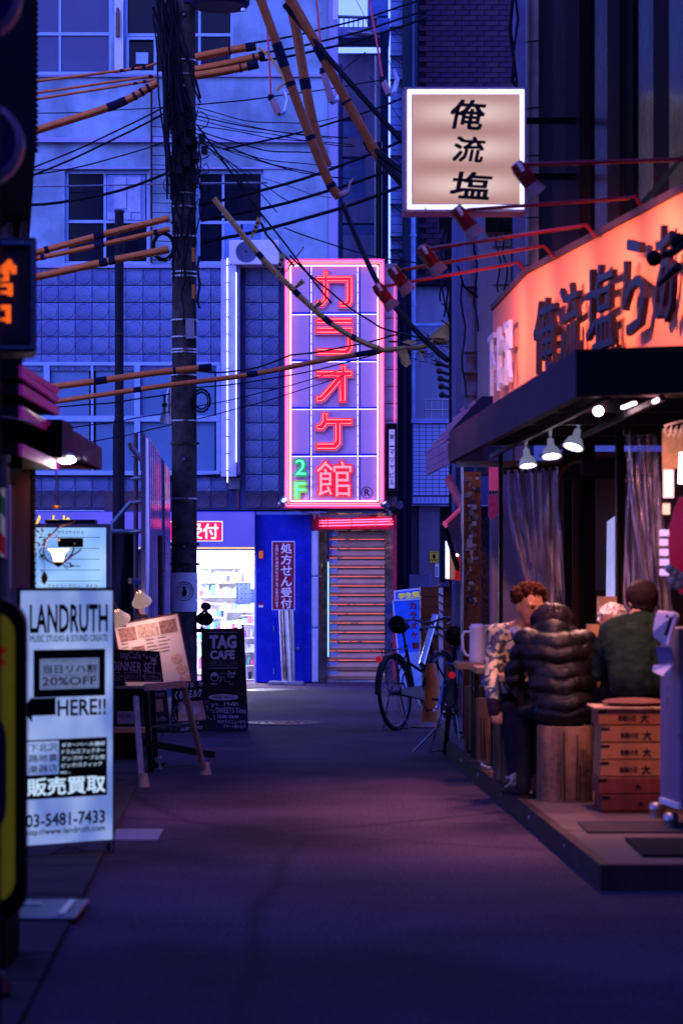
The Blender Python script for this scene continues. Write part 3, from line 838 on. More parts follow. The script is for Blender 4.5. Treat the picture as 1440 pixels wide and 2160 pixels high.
KANA = {
 'ka': [[(808,148),(842,148),(842,180),(992,180),(992,345),(968,376),(905,376),(905,336),(940,336),(948,328),(948,222),(846,222),(846,328),(815,372),(762,372),(762,330),(796,330),(806,318),(806,222),(764,222),(764,182),(808,182)]],
 'ra': [[(764,434),(992,434),(992,476),(764,476)], [(762,490),(994,490),(994,630),(965,664),(764,664),(764,620),(940,620),(952,606),(952,534),(762,534)]],
 'o': [[(913,720),(952,720),(952,752),(992,752),(992,798),(952,798),(952,950),(906,950),(906,842),(822,938),(800,950),(764,950),(764,908),(790,906),(884,798),(764,798),(764,754),(913,754)]],
 'ke': [[(800,1008),(842,1008),(842,1044),(992,1044),(992,1088),(922,1088),(922,1205),(890,1238),(764,1238),(764,1192),(866,1192),(878,1178),(878,1088),(838,1088),(816,1120),(764,1120),(764,1078),(786,1078),(800,1058)]],
}
REDPL = M('red enamel letter', (.80, .01, .03), .35, em=(1, .008, .03), es=.9)  # letter plates glow in place of red light from their tubes
EDGEW = M('letter edge', (.6, .35, .5), .4)
for nm, polys in KANA.items():
    lt = MB(); lo = MB(); tb = MB()
    for pl_ in polys:
        lo.prism([(kx(x), K - .070, kz(z)) for x, z in inset(pl_, -3)], (0, .045, 0))
        lt.prism([(kx(x), K - .074, kz(z)) for x, z in pl_], (0, .05, 0))
        ip = inset(pl_, 10)
        tb.tube([(kx(x), K - .088, kz(z)) for x, z in ip], .0065, 6, closed=True)
    o = lt.build('letter', REDPL, ks); lo.build('letter_edge', EDGEW, o); tb.build('letter_tube', NEON_R, o)
def kt(mb, s, x0, x1, z0, z1, y, bold): mb.text(s, (kx(x0), y, kz(z1)), (1, 0, 0), (0, 0, 1), kx(x1) - kx(x0), kz(z0) - kz(z1), bold=bold)
q = MB(); kt(q, '館', 762, 992, 1296, 1528, K - .074, .055); o = q.build('letter', REDPL, ks)
q = MB(); kt(q, '館', 772, 982, 1306, 1520, K - .088, 0); q.build('letter_tube', E('rosy neon glow', (1, .20, .26), 1.5), o)
q = MB(); kt(q, '館', 757, 997, 1291, 1533, K - .030, .075); q.build('letter_edge', EDGEW, o)
GREENPL = M('green enamel letter', (.02, .42, .12), .35, em=(.02, .6, .18), es=.25)  # floor-number plates also glow in place of tube light
for s, z0, z1, mt in (('2', 1284, 1400, GREENPL), ('F', 1422, 1540, M('yellow green enamel letter', (.25, .5, .05), .35, em=(.2, .6, .05), es=.25))):
    q = MB(); kt(q, s, 628, 720, z0, z1, K - .07, .09); o = q.build('letter', mt, ks)
    q = MB(); kt(q, s, 642, 706, z0 + 12, z1 - 12, K - .084, -.015); q.build('letter_tube', NEON_G, o)
q = MB(); n_ = 28
pts = [(kx(1076) + .082 * math.cos(2 * PI * k / n_), K - .016, kz(1495) + .082 * math.sin(2 * PI * k / n_)) for k in range(n_)]
q.tube(pts, .004, 4, closed=True); kt(q, 'R', 1060, 1094, 1474, 1516, K - .016, .02); q.build('registered_mark', M('maroon print', (.12, .0, .03), .5), ks)
q = MB(); q.box(kx(1184), kx(1258), K + .15, K + .42, kz(1575), kz(95)); o = q.build('side_box', M('grey side casing', (.22, .16, .2), .6), ks)
# pink flank of the facade right of the sign: tiles plus a border tube
q = MB(); q.cyl((kx(1246), K + .12, kz(1060)), (kx(1246), K + .12, kz(110)), .012, n=6); q.build('flank_tube', E('deep pink tube', (1, .06, .22), 2.2), ks)
tm = M('pink lit tile', (.45, .30, .42), .4, amt=.2, sc=5)
src_t = None
for i in range(13):
    q = MB(); h = .115
    if src_t is None:
        q.box(-h, h, -.012, 0, -h, h); nn = 16
        q.add([(.1 * math.cos(2 * PI * k / nn), -.0125, .1 * math.sin(2 * PI * k / nn)) for k in range(nn)] + [(.094 * math.cos(2 * PI * k / nn), -.02, .094 * math.sin(2 * PI * k / nn)) for k in range(nn)],
              [tuple(range(2 * nn - 1, nn - 1, -1))] + [(k, (k + 1) % nn, (k + 1) % nn + nn, k + nn) for k in range(nn)])
        src_t = q.build('tile', tm, ks, local=True); t_ = src_t
    else: t_ = inst(src_t, ks, (0, 0, 0))
    t_.location = Vector((kx(1214), K + .148, kz(170 + i * 104))) - Vector(ks['o'])
# wiring and lamps under the sign
q = MB()
for k in range(7):
    q.tube(wire_pts((PX(592 + k * 3, K), K + .1, PZ(1070, K)), (PX(760 + k * 8, K), K + .1 - k * .01, PZ(1085 - k, K)), .05 + .012 * k, 8), .007, 4)
q.tube([(PX(664, K), K, PZ(1078, K)), (PX(663, K), K, PZ(1095, K)), (PX(672, K), K + .2, PZ(1098, K))], .012, 5)
q.tube([(PX(672, K), K, PZ(1078, K)), (PX(674, K), K, PZ(1090, K)), (PX(684, K), K + .2, PZ(1096, K))], .012, 5)
solo(q, 'sign_wiring', M('pinkish flex', (.28, .16, .2), .6), 'loose bundle of flexes sagging below the karaoke sign', 'wiring')
FLW = E('floodlight glass', (.85, .9, 1.0), 12)
def flood(px_, py_, aim, on, label, Y):
    o = thing('floodlight', label, 'lamp', P(px_, py_, Y), 'small floodlights around the karaoke sign')
    c = P(px_, py_, Y); d = (Vector(aim) - c).normalized()
    q = MB(); q.lathe([(.02, -.09), (.035, -.05), (.055, 0), (.06, .03)], c, d, 10); q.build('shade', GALV, o)
    q = MB(); q.lathe([(0, .022), (.052, .022)], c, d, 10); q.build('glass', FLW if on else CHROME, o)
    q = MB(); q.tube([c - d * .08, c - d * .12 + Vector((0, .05, -.02)), c + Vector((0, .3, -.05))], .009, 5); q.build('arm', STEEL, o)
    return o
flood(598, 1056, (PX(640, K), K - .05, PZ(1030, K)), True, 'lit floodlight at the lower left corner of the karaoke sign', K - .2)
spot('floodlight_beam', P(597, 1058, K - .3), P(640, 1020, K), 9, (.9, .85, 1), 90)
flood(810, 1064, (PX(790, K), K - .3, PZ(1040, K)), False, 'unlit chrome floodlight at the lower right corner of the karaoke sign', K - .2)
flood(843, 1064, (PX(838, K), K - .6, PZ(1100, K)), False, 'unlit chrome floodlight right of the karaoke sign, second from the sign', K + .1)
q = MB(); c = P(828, 1062, K); q.tube([c + Vector((.03 * math.cos(a), 0, .05 * math.sin(a))) for a in [2 * PI * k / 10 for k in range(10)]], .006, 4, closed=True); q.tube([P(826, 1070, K), P(830, 1085, K), P(826, 1100, K)], .01, 5)
solo(q, 'cable_loop', CABLE, 'little hook and cable loop hanging right of the karaoke sign', 'cable')

# small black building-name board
nb = thing('name_board', 'narrow black board with white vertical building name right of the karaoke sign', 'sign', (PX(826, F - .5), F - .5, PZ(1045, F - .5)))
Yn = F - .5
q = MB(); q.bpx(815, 893, 837, 1046, Yn, .12); q.build('board', BLACK, nb)
q = MB(); q.box(PX(820, Yn), PX(832, Yn), Yn - .006, Yn - .001, PZ(1030, Yn), PZ(906, Yn)); q.build('face', M('pale lit acrylic', (.4, .38, .6), .4, em=(.5, .45, .9), es=.22), nb)
q = MB()
for i, ch in enumerate('第一マツヤビル'):
    yb = 916 + i * 16; q.text(ch, (PX(821.5, Yn), Yn - .008, PZ(yb + 11, Yn)), (1, 0, 0), (0, 0, 1), PX(831, Yn) - PX(821.5, Yn), PZ(yb, Yn) - PZ(yb + (11 if ch != '一' else 3), Yn), bold=.02)
q.build('lettering', INK, nb)

# tall white neon box left of the sign
nbx = thing('neon_column', 'tall narrow white box with two vertical white neon tubes on the tiled wall', 'neon sign', (PX(484, F - .7), F - .7, PZ(1005, F - .7)))
Yb = F - .42
q = MB(); q.box(PX(466, Yb), PX(498, Yb), Yb, Yb + .3, PZ(1005, Yb), PZ(547, Yb)); q.build('box', M('pale lilac box', (.40, .42, .75), .5, amt=.15, sc=2), nbx)
q = MB(); q.box(PX(498, Yb) + .002, PX(505, Yb), Yb + .1, Yb + .3, PZ(1000, Yb), PZ(553, Yb)); q.build('edge_plate', M('grey blue plate', (.2, .25, .5), .5), nbx)
NEON_B = E('bluish white tube', (.55, .62, 1.0), 3.0)
for x, a, c in ((480, 545, 1018), (498.5, 575, 975)):
    q = MB(); q.cyl((PX(x, Yb), Yb - .03, PZ(c, Yb)), (PX(x, Yb), Yb - .03, PZ(a, Yb)), .0085, n=6); q.build('tube', NEON_B, nbx)
q = MB()
for y in range(560, 1000, 36): q.box(PX(478, Yb), PX(483, Yb), Yb - .04, Yb - .001, PZ(y + 2, Yb), PZ(y, Yb))
q.pieces('clip', BLACKM, nbx)
q = MB(); q.box(PX(479, Yb), PX(504, Yb), Yb + .3, F - .06, PZ(1030, Yb), PZ(1006, Yb)); q.pieces('bracket', GALV, nbx)

# air conditioner
ac = thing('air_conditioner', 'pale outdoor air conditioner unit below the right dark window', 'air conditioner', (fx(515), F - .35, fz(566)))
q = MB(); q.box(fx(486), fx(590), F - .45, F - .13, fz(566), fz(515)); q.build('case', WHITEP, ac, bevel=.01)
q = MB()
for i in range(9): q.tube([(fx(522) + .15 * (1 - i * .1) * math.cos(a), F - .462, fz(540) + .15 * (1 - i * .1) * math.sin(a)) for a in [2 * PI * k / 20 for k in range(20)]], .004, 3, closed=True)
q.build('grille', M('grille grey', (.12, .16, .35), .5), ac)
q = MB(); q.lathe([(0, 0), (.155, 0)], (fx(522), F - .453, fz(540)), (0, -1, 0), 20); q.build('fan_hole', M('fan shadow', (.03, .04, .12), .8), ac)

# ------------------------------------------------------------------ between and behind the buildings
R_ = 41.0
BRK = M('dark purple brick', (.05, .03, .075), .75, amt=.3, sc=5, bump=.3)
BRK2 = M('plum brick', (.07, .035, .075), .75, amt=.3, sc=5, bump=.3)
MORT = M('dark mortar', (.015, .012, .03), .9)
bb = thing('brick_building', 'dark purple brick building behind the square lightbox sign', 'building', (PX(1000, R_), R_ + 1, 0))
q = MB(); q.box(PX(862, R_), PX(1400, R_), R_ + .02, R_ + .4, PZ(600, R_), 16); q.build('wall', MORT, bb)
q = MB(); q.box(PX(862, R_), PX(1400, R_), R_ + .2, R_ + 1.4, .05, PZ(601, R_)); q.build('lower_wall', CONCP, bb)
bw, bh = .248, .088
q = MB(); q.box(-bw / 2 + .006, bw / 2 - .006, -.015, .018, -bh / 2 + .005, bh / 2 - .005)
b0 = q.build('brick', BRK, bb, local=True); q2 = MB(); q2.box(-bw / 2 + .006, bw / 2 - .006, -.012, .018, -bh / 2 + .005, bh / 2 - .005); b1 = q2.build('brick', BRK2, bb, local=True)
cnt = 0; firsts = {0: b0, 1: b1}; rest = MB()
for r in range(60):
    pz_ = PZ(-6, R_) - r * bh
    for c in range(9):
        x = PX(882, R_) + (c + .5 * (r % 2)) * bw + bw / 2
        pxx = 720 + x * FPX / R_; pyy = HOR - (pz_ - EYE) * FPX / R_
        if 183 < pyy < 452 or pyy > 596: continue
        if pyy > 440 and pxx > 945: continue
        if pxx > 1108: continue
        kq = 1 if random.random() < .4 else 0
        if cnt < 296:
            if kq in firsts: o = firsts.pop(kq)
            else: o = inst((b1 if kq else b0), bb, (0, 0, 0))
            o.location = Vector((x, R_, pz_)) - Vector(bb['o']); cnt += 1
        else: rest.box(x - bw / 2 + .006, x + bw / 2 - .006, R_ - .015, R_ + .018, pz_ - bh / 2 + .005, pz_ + bh / 2 - .005)
if rest.v: rest.build('bricks', BRK, bb, kind='stuff')
q = MB(); q.box(PX(850, R_), PX(880, R_), R_ - .2, R_ + .4, PZ(600, R_), 16); q.build('corner_column', M('slate blue steel column', (.025, .05, .10), .6, amt=.2, streak=True), bb)
q = MB(); q.box(PX(868, R_), PX(873, R_), R_ - .23, R_ - .201, PZ(190, R_), 16); q.build('column_strip', M('lighter slate', (.08, .13, .28), .5), bb)
q = MB(); q.cyl((PX(871, 39), 39, PZ(452, 39)), (PX(871, 39), 39, PZ(760, 39)), .04, n=10); q.cyl((PX(871, 39), 39, PZ(760, 39)), (PX(871, 39), 39, PZ(886, 39)), .03, n=10)
for y in (495, 640, 740): q.cyl((PX(871, 39), 39, PZ(y, 39)), (PX(871, 39), 39, PZ(y + 4, 39)), .055, n=10)
q.tube([(PX(862, 39), 39 - .02, PZ(700, 39)), (PX(862, 39), 39 - .02, PZ(690, 39)), (PX(870, 39), 38.98, PZ(686, 39)), (PX(940, 39), 38.98, PZ(686, 39))], .03, 8)
solo(q, 'drainpipe', M('pale blue pipe', (.22, .38, .7), .4), 'bright pale blue drainpipe running down below the square lightbox', 'pipe')

# far pale blue house with balcony
H_ = 43.0
hs = thing('house', 'smooth bright blue rendered house seen through the gap right of the karaoke sign', 'building', (PX(915, H_), H_, 0))
q = MB(); q.box(PX(872, H_) , PX(1120, H_), H_, H_ + 4, 0, PZ(602, H_)); q.build('wall', M('bright blue render', (.13, .40, .72), .85, amt=.12, sc=2, bump=.3, bsc=60), hs)
q = MB(); q.box(PX(940, H_ - .3), PX(962, H_ - .3), H_ - .3, H_, PZ(890, H_), PZ(840, H_))
for i in range(7): q.box(PX(930, H_ - .3), PX(962, H_ - .3), H_ - .32, H_ - .29, PZ(846 + i * 7, H_), PZ(843 + i * 7, H_))
q.pieces('louvre', M('brown louvre', (.09, .05, .09), .6), hs)
B_ = 38.0
bal = thing('balcony', 'balcony front of small white tiles with a steel handrail above a lilac wall', 'balcony', (PX(915, B_), B_, PZ(1062, B_)))
q = MB(); q.box(PX(868, B_), PX(1060, B_), B_ + .01, B_ + .2, PZ(1064, B_), PZ(884, B_)); q.box(PX(868, B_), PX(1060, B_), B_ - .05, B_ + .25, PZ(892, B_), PZ(882, B_)); q.build('parapet', GROUTC, bal)
q = MB(); q.box(PX(867, B_), PX(1060, B_), B_ - .06, B_ + .26, PZ(893, B_), PZ(883, B_) + .005); q.build('coping', M('pale coping', (.3, .38, .75), .6), bal)
WT = M('white glazed tile', (.38, .46, .85), .3, amt=.12, sc=2)
tw, th = 14.0 * B_ / FPX, 8.4 * B_ / FPX
q = MB(); q.box(-tw / 2 + .005, tw / 2 - .005, -.006, .012, -th / 2 + .005, th / 2 - .005); wt = q.build('tile', WT, bal, local=True); first = True
for r in range(18):
    for c in range(8):
        x = PX(870 + 7 + c * 14.0, B_); z = PZ(898 + r * 8.4, B_)
        if 870 + c * 14 > 962: continue
        o = wt if first else inst(wt, bal, (0, 0, 0)); first = False
        o.location = Vector((x, B_, z)) - Vector(bal['o'])
q = MB(); q.box(-th / 2 + .004, th / 2 - .004, -.006, .012, -.05, .05); wt2 = q.build('tile', WT, bal, local=True); first = True
for c in range(11):
    o = wt2 if first else inst(wt2, bal, (0, 0, 0)); first = False
    o.location = Vector((PX(874 + c * 8.5, B_), B_, PZ(1055, B_))) - Vector(bal['o'])
q = MB()
for y in (842, 864, 882): q.cyl((PX(895, B_), B_ + .1, PZ(y, B_)), (PX(965, B_), B_ + .1, PZ(y, B_)), .014, n=6)
for x in (897, 909, 932): q.cyl((PX(x, B_), B_ + .1, PZ(842, B_)), (PX(x, B_), B_ + .1, PZ(884, B_)), .014, n=6)
q.build('handrail', STEEL, bal)
uw = thing('passage_wall', 'plain lilac wall under the tiled balcony with yellow and white notices', 'wall', (PX(905, B_), B_, 0))
q = MB(); q.box(PX(866, B_), PX(884, B_), B_ + .25, B_ + .4, 0, PZ(1066, B_)); q.build('pilaster', M('mauve brick band', (.07, .045, .075), .8), uw)
q = MB(); q.box(PX(884, B_), PX(928, B_), B_ + .2, B_ + .4, 0, PZ(1066, B_)); q.build('wall', M('mauve render', (.16, .13, .22), .85, amt=.15, bump=.2), uw)
q = MB(); q.box(PX(928, B_), PX(1060, B_), B_ + .5, B_ + .6, 0, PZ(1066, B_)); q.build('dark_wall', M('black green siding', (.015, .02, .03), .6), uw)
q = MB(); q.box(PX(907, B_), PX(925, B_), B_ + .18, B_ + .197, PZ(1187, B_), PZ(1162, B_)); o = solo(q, 'notice', M('yellow notice', (.6, .42, .03), .6, em=(.6, .4, .02), es=.06), 'small yellow warning notice on the lilac passage wall', 'notice')
q = MB(); q.text('CLOSE', P(909, 1167, B_ + .178), (1, 0, 0), (0, 0, 1), .10, .03, bold=.01); q.box(PX(913, B_), PX(919, B_), B_ + .177, B_ + .179, PZ(1178, B_), PZ(1169, B_)); q.box(PX(909, B_), PX(923, B_), B_ + .177, B_ + .179, PZ(1182, B_), PZ(1180, B_)); q.build('print', INK, o)
q = MB(); q.box(PX(918, B_), PX(926, B_), B_ + .18, B_ + .197, PZ(1217, B_), PZ(1189, B_)); o = solo(q, 'notice', WHITE, 'narrow white notice with black writing below the yellow one', 'notice')
q = MB()
for i in range(7): q.box(PX(920, B_), PX(923.5, B_), B_ + .177, B_ + .179, PZ(1198 + i * 2.8, B_), PZ(1196.3 + i * 2.8, B_))
q.build('print', INK, o)
q = MB(); q.bpx(863, 1212, 906, 1245, 36.5, .3); q.tube([P(905, 1240, 36.4), P(905, 1214, 36.4), P(907, 1208, 36.4)], .02, 6)
solo(q, 'meter_cabinet', M('mauve grey cabinet', (.12, .12, .26), .5), 'low grey-blue metal cabinet by the passage beyond the blue student sign', 'cabinet')

# dark service shaft and back stair between the facade and the brick building
S_ = 44.0
stt = thing('stair_tower', 'shadowy concrete stair tower with dark openings between the two buildings', 'building', (PX(760, S_), S_, 0))
q = MB()
holes_wall(q, PX(690, S_), PX(812, S_), 0, PZ(112, S_), S_, S_ + .3, [(PX(702, S_), PX(768, S_), PZ(288, S_), PZ(250, S_)), (PX(700, S_), PX(790, S_), PZ(496, S_), PZ(470, S_)), (PX(720, S_), PX(770, S_), PZ(420, S_), PZ(330, S_))])
q.build('wall', M('stained concrete', (.13, .17, .36), .85, c2=(.08, .06, .10), sc=1.2, bump=.4, streak=True), stt)
q = MB(); q.box(PX(690, S_), PX(812, S_), S_ + 1.2, S_ + 1.3, 0, PZ(200, S_)); q.build('inner_wall', M('shaft wall', (.06, .11, .28), .9), stt)
q = MB(); q.box(PX(700, S_), PX(800, S_), S_ - .5, S_ + .3, PZ(92, S_), PZ(70, S_)); q.build('landing', M('landing slab', (.12, .16, .4), .8, bump=.3), stt)
q = MB()
for x in range(705, 800, 10): q.cyl((PX(x, S_), S_ - .45, PZ(72, S_)), (PX(x, S_), S_ - .45, PZ(48, S_)), .010, n=4)
q.cyl((PX(705, S_), S_ - .45, PZ(47, S_)), (PX(795, S_), S_ - .45, PZ(50, S_)), .03, n=8); q.cyl((PX(712, S_), S_ - .4, PZ(77, S_)), (PX(786, S_), S_ - .6, PZ(88, S_)), .05, n=8)
q.pieces('railing', GALV, stt)
q = MB(); q.box(PX(776, S_), PX(818, S_), S_ - .2, S_ + 1, PZ(38, S_), 17); q.box(PX(794, S_), PX(822, S_), S_ - .3, S_ + 1, PZ(75, S_), PZ(46, S_)); q.build('head_house', M('steel blue sheet', (.05, .15, .5), .5), stt)
q = MB(); q.box(PX(802, S_), PX(818, S_), S_ - .4, S_ + .3, 0, PZ(80, S_)); q.build('column', M('navy steel column', (.015, .02, .08), .6), stt)
for (x, r_, y0_, y1_, mt, lab) in ((716, .06, 150, 548, GALV, 'dark square-capped flue pipe rising in the narrow gap'), (792, .018, 118, 560, STEEL, 'thin bright steel pipe in the narrow gap'), (800, .05, 300, 560, BLACKM, 'fat black pipe low in the narrow gap'), (708, .03, 260, 560, BLACKM, 'slim black pipe beside the flue in the narrow gap')):
    q = MB(); q.cyl((PX(x, S_ - .8), S_ - .8, PZ(y1_, S_ - .8)), (PX(x, S_ - .8), S_ - .8, PZ(y0_, S_ - .8)), r_, n=8)
    if r_ == .06: q.box(PX(x - 7, S_ - .8), PX(x + 7, S_ - .8), S_ - .9, S_ - .7, PZ(150, S_ - .8), PZ(138, S_ - .8))
    solo(q, 'pipe', mt if mt is not GALV else M('navy flue', (.02, .03, .12), .5), lab, 'pipe')
for (x, lab) in ((701, 'pair of white conduits at the top of the facade corner'),):
    q = MB(); q.cyl((PX(705, F), F - .1, PZ(45, F)), (PX(705, F), F - .1, 11.5), .02, n=6); q.cyl((PX(710, F), F - .1, PZ(45, F)), (PX(710, F), F - .1, 11.5), .02, n=6)
    solo(q, 'conduit', WHITEP, lab, 'pipe')
# panelled pale column with brackets
C_ = 39.5
pc = thing('panel_column', 'tall pale blue column of stacked panels with black brackets left of the lightbox', 'column', (PX(836, C_), C_, 0))
first = None
for i in range(38):
    a = 560 - i * 17.4
    q = MB(); q.box(PX(824, C_), PX(849, C_), C_, C_ + .35, PZ(a, C_) + .006, PZ(a - 17.4, C_) - .004); q.build('panel', M('pale blue panel', (.20, .32, .68), .6, amt=.2, sc=2, bump=.2) if i == 0 else bpy.data.materials['pale blue panel'], pc)
q = MB(); q.box(PX(825, C_), PX(848, C_), C_ + .04, C_ + .34, 0, 13); q.build('core', BLACK, pc)
q = MB()
for y in (60, 120, 170, 278, 330, 432, 500, 528, 548):
    q.box(PX(822, C_), PX(852, C_), C_ - .12, C_ - .02, PZ(y + 2, C_), PZ(y, C_)); q.bar(P(824, y, C_ - .1), P(850, y + 18, C_ - .1), .02, .02)
q.box(PX(848, C_), PX(852, C_), C_ - .14, C_, .1, 13)
q.pieces('bracket', BLACKM, pc)
# drain stack and a near-black strip that stands in for the gap's shade
q = MB(); q.box(PX(836, 37), PX(868, 37), 37.2, 37.6, 0, PZ(560, 37)); q.cyl(P(848, 545, 36.8), P(848, 1440, 36.8), .05, n=8)
solo(q, 'gap_shade', M('gap shade black', (.008, .008, .025), .6), 'near-black strip standing for the shaded gap, with pipe, right of the karaoke building', 'wall')
q = MB(); q.box(PX(836, 36), PX(870, 36), 36.0, 36.1, 0.005, PZ(1240, 36)); solo(q, 'doorway_panel', M('dark door', (.015, .012, .04), .5), 'dark doorway panel behind the blue student sign', 'door')
# lit sky-side backdrop building closing the view on the far right gap
q = MB(); q.box(-30, 30, 62, 63, 0, 9); solo(q, 'distant_building', M('distant blue wall', (.10, .16, .36), .9), 'plain distant wall glimpsed through gaps behind the alley', 'building')

# ------------------------------------------------------------------ utility pole
U = 27.0
up = thing('utility_pole', 'thick weathered concrete utility pole wrapped in cables and steel bands', 'utility pole', (PX(388, U), U, 0))
q = MB(); q.tube([(PX(389, U), U, 0), (PX(389, U), U, 3.0), (PX(388, U), U, 9)], [.145, .14, .125], 20); q.build('shaft', CONC, up, smooth=True)
q = MB()
for y in (130, 160, 410, 438, 500, 575, 584, 676, 712, 738, 744, 792, 888, 1052):
    q.lathe([(.148, -.008), (.152, -.008), (.152, .008), (.148, .008)], P(388.5, y, U), n=16)
q.pieces('steel_band', STEEL, up)
q = MB()
for y in (936, 1148, 1190): q.lathe([(.15, -.014), (.158, -.014), (.158, .014), (.15, .014)], P(388.5, y, U), n=16); q.box(PX(412, U), PX(421, U), U - .05, U + .02, PZ(y + 3, U), PZ(y - 3, U))
q.pieces('black_band', BLACKM, up)
q = MB()
for y in (30, 180, 784, 969, 1153): q.lathe([(.0, 0), (.010, 0), (.016, .006), (.016, .02)], P(388, y, U - .16), (0, 1, 0), 10)
q.pieces('bolt', GALV, up)
q = MB(); q.tube([P(385 + 3 * math.sin(y * .05), y, U - .155) if y % 3 else P(384, y, U - .15) for y in range(150, 700, 23)], .006, 4)
q.tube([P(409 + 2 * math.sin(y * .03), y, U - .08) for y in range(400, 1440, 40)], .008, 4)
q.tube([P(366 + 3 * math.sin(y * .04), y, U - .08) for y in range(20, 520, 25)], .010, 4); q.build('riser_cable', CABLE, up)
# printed ring poster wrapped round the pole
def arc_panel(mb, cx, cy, r, z0, z1, a0, a1, n=12):
    vs, fs = [], []
    for i in range(n + 1):
        a = math.radians(a0 + (a1 - a0) * i / n)
        vs += [(cx + r * math.cos(a), cy + r * math.sin(a), z0), (cx + r * math.cos(a), cy + r * math.sin(a), z1)]
    for i in range(n): fs.append((2 * i, 2 * i + 2, 2 * i + 3, 2 * i + 1))
    mb.add(vs, fs)
pb = thing('pole_poster', 'pale poster with a round black bird emblem wrapped round the utility pole', 'poster', (PX(388, U), U, PZ(1290, U)))
q = MB(); arc_panel(q, PX(389, U), U, .152, PZ(1290, U), PZ(1208, U), 190, 350, 16); q.build('sheet', M('pale poster paper', (.62, .58, .66), .6, amt=.12), pb)
q = MB(); c = P(389, 1247, U - .156); n_ = 24
q.tube([c + Vector((.10 * math.cos(2 * PI * k / n_), .02 * math.cos(2 * PI * k / n_) ** 2 * 2, .105 * math.sin(2 * PI * k / n_))) for k in range(n_)], .004, 4, closed=True)
q.tube([c + Vector((.07 * math.cos(2 * PI * k / n_), .012 * math.cos(2 * PI * k / n_) ** 2, .075 * math.sin(2 * PI * k / n_))) for k in range(n_)], .0025, 4, closed=True)
for k, ch in enumerate('北沢商店街わんわん'):
    a = math.radians(200 - k * 27); rr = .086
    q.text(ch, c + Vector((rr * math.cos(a) - .009, .012 * math.cos(a) ** 2 - .002, rr * math.sin(a) - .009)), (1, 0, 0), (0, 0, 1), .018, .018, bold=.02)
q.prism([c + Vector(v) for v in ((-.02, -.002, -.06), (.02, -.002, -.055), (.03, -.002, -.01), (.012, -.002, .03), (.02, -.002, .05), (-.005, -.002, .055), (-.03, -.002, .035), (-.012, -.002, .02), (-.03, -.002, -.02))], (0, .002, 0))
q.build('print', INK, pb)
# small plates on the pole
for (a, b_, c_, d, mt, lab, tx_) in ((405, 411, 527, 556, M('orange plate', (.6, .17, .02), .5), 'small upper orange plate strapped to the utility pole', '1'), (405, 411, 604, 633, bpy.data.materials['orange plate'], 'small lower orange plate strapped to the utility pole', '2'),
                                    (392, 410, 677, 717, M('pinkish sticker', (.30, .25, .32), .7), 'pinkish worn paper label on the utility pole at mid height', '')):
    q = MB(); q.box(PX(a, U - .15), PX(b_, U - .15), U - .165, U - .158, PZ(d, U), PZ(c_, U)); solo(q, 'pole_plate', mt, lab, 'plate')
# cross pan at the top: transformer underside lamp plate
tf = thing('pole_platform', 'dark round hooded platform fixed near the top of the utility pole', 'pole fitting', (PX(470, U - .2), U - .2, PZ(30, U)))
q = MB(); q.lathe([(0, -.02), (.30, -.02), (.33, 0.02), (.33, .10), (.25, .14), (0, .16)], (PX(467, U) , U - .3, PZ(25, U)), n=24); q.box(PX(392, U), PX(520, U), U - .35, U - .25, PZ(20, U), PZ(8, U)); q.build('hood', M('dark bracket paint', (.02, .02, .07), .5), tf)
q = MB(); q.lathe([(0, 0), (.03, 0), (.035, .03)], P(513, 18, U - .62), (0, 0, -1), 10); q.build('bolt_head', CHROME, tf)

# steel sign pole left of it
sp = thing('steel_pole', 'slim dark steel pole with a flat cap standing left of the utility pole', 'pole', (PX(252, 30), 30, 0))
q = MB(); q.tube([P(252, 446, 30), P(252, 880, 30), P(251, 900, 30), P(250, 1450, 30)], [.056, .056, .075, .08], 14); q.build('shaft', M('dark steel paint', (.014, .014, .025), .6, bump=.15), sp, smooth=True)
q = MB()
for y in (446, 541, 705, 877, 993): q.lathe([(.05, -.012), (.066, -.012), (.066, .012), (.05, .012)], P(252, y, 30), n=12)
q.pieces('collar', BLACKM, sp)
# scaffold tubes and tarpaulin
sc_ = thing('scaffold', 'rusty scaffold tube frame with couplers and a dark sheet left of the utility pole', 'scaffold', (PX(286, 26), 26, 0))
RT = M('rusty tube', (.10, .055, .06), .6, .3, amt=.4, sc=12)
for (a, b_, m_) in ((P(287, 915, 26), P(287, 1450, 26), RT), (P(228, 1120, 26), P(294, 1122, 26), GALV), (P(236, 1106, 26), P(277, 1058, 26), GALV)):
    q = MB(); q.cyl(a, b_, .026, n=10); q.build('tube', m_, sc_)
q = MB()
for y in (960, 1008, 1058, 1120): q.box(PX(281, 25.9), PX(301, 25.9), 25.93, 25.98, PZ(y + 5, 26), PZ(y - 4, 26)); q.cyl(P(276, y + 2, 25.9), P(300, y, 25.9), .012, n=6)
q.pieces('coupler', STEEL, sc_)
tp = MB(); n1, n2 = 10, 14; vs = []
for i in range(n1 + 1):
    for j in range(n2 + 1):
        u_, v_ = i / n1, j / n2
        vs.append((PX(232 + 60 * u_, 26.2), 26.2 + .05 * math.sin(u_ * 9 + v_ * 3) + .03 * math.sin(v_ * 11), PZ(1124 + 320 * v_, 26.2) if v_ < 1 else .02))
tp.add(vs, [(i * (n2 + 1) + j, i * (n2 + 1) + j + 1, (i + 1) * (n2 + 1) + j + 1, (i + 1) * (n2 + 1) + j) for i in range(n1) for j in range(n2)])
tp.build('tarpaulin', M('navy tarpaulin', (.014, .011, .02), .6, bump=.2), sc_, smooth=True)
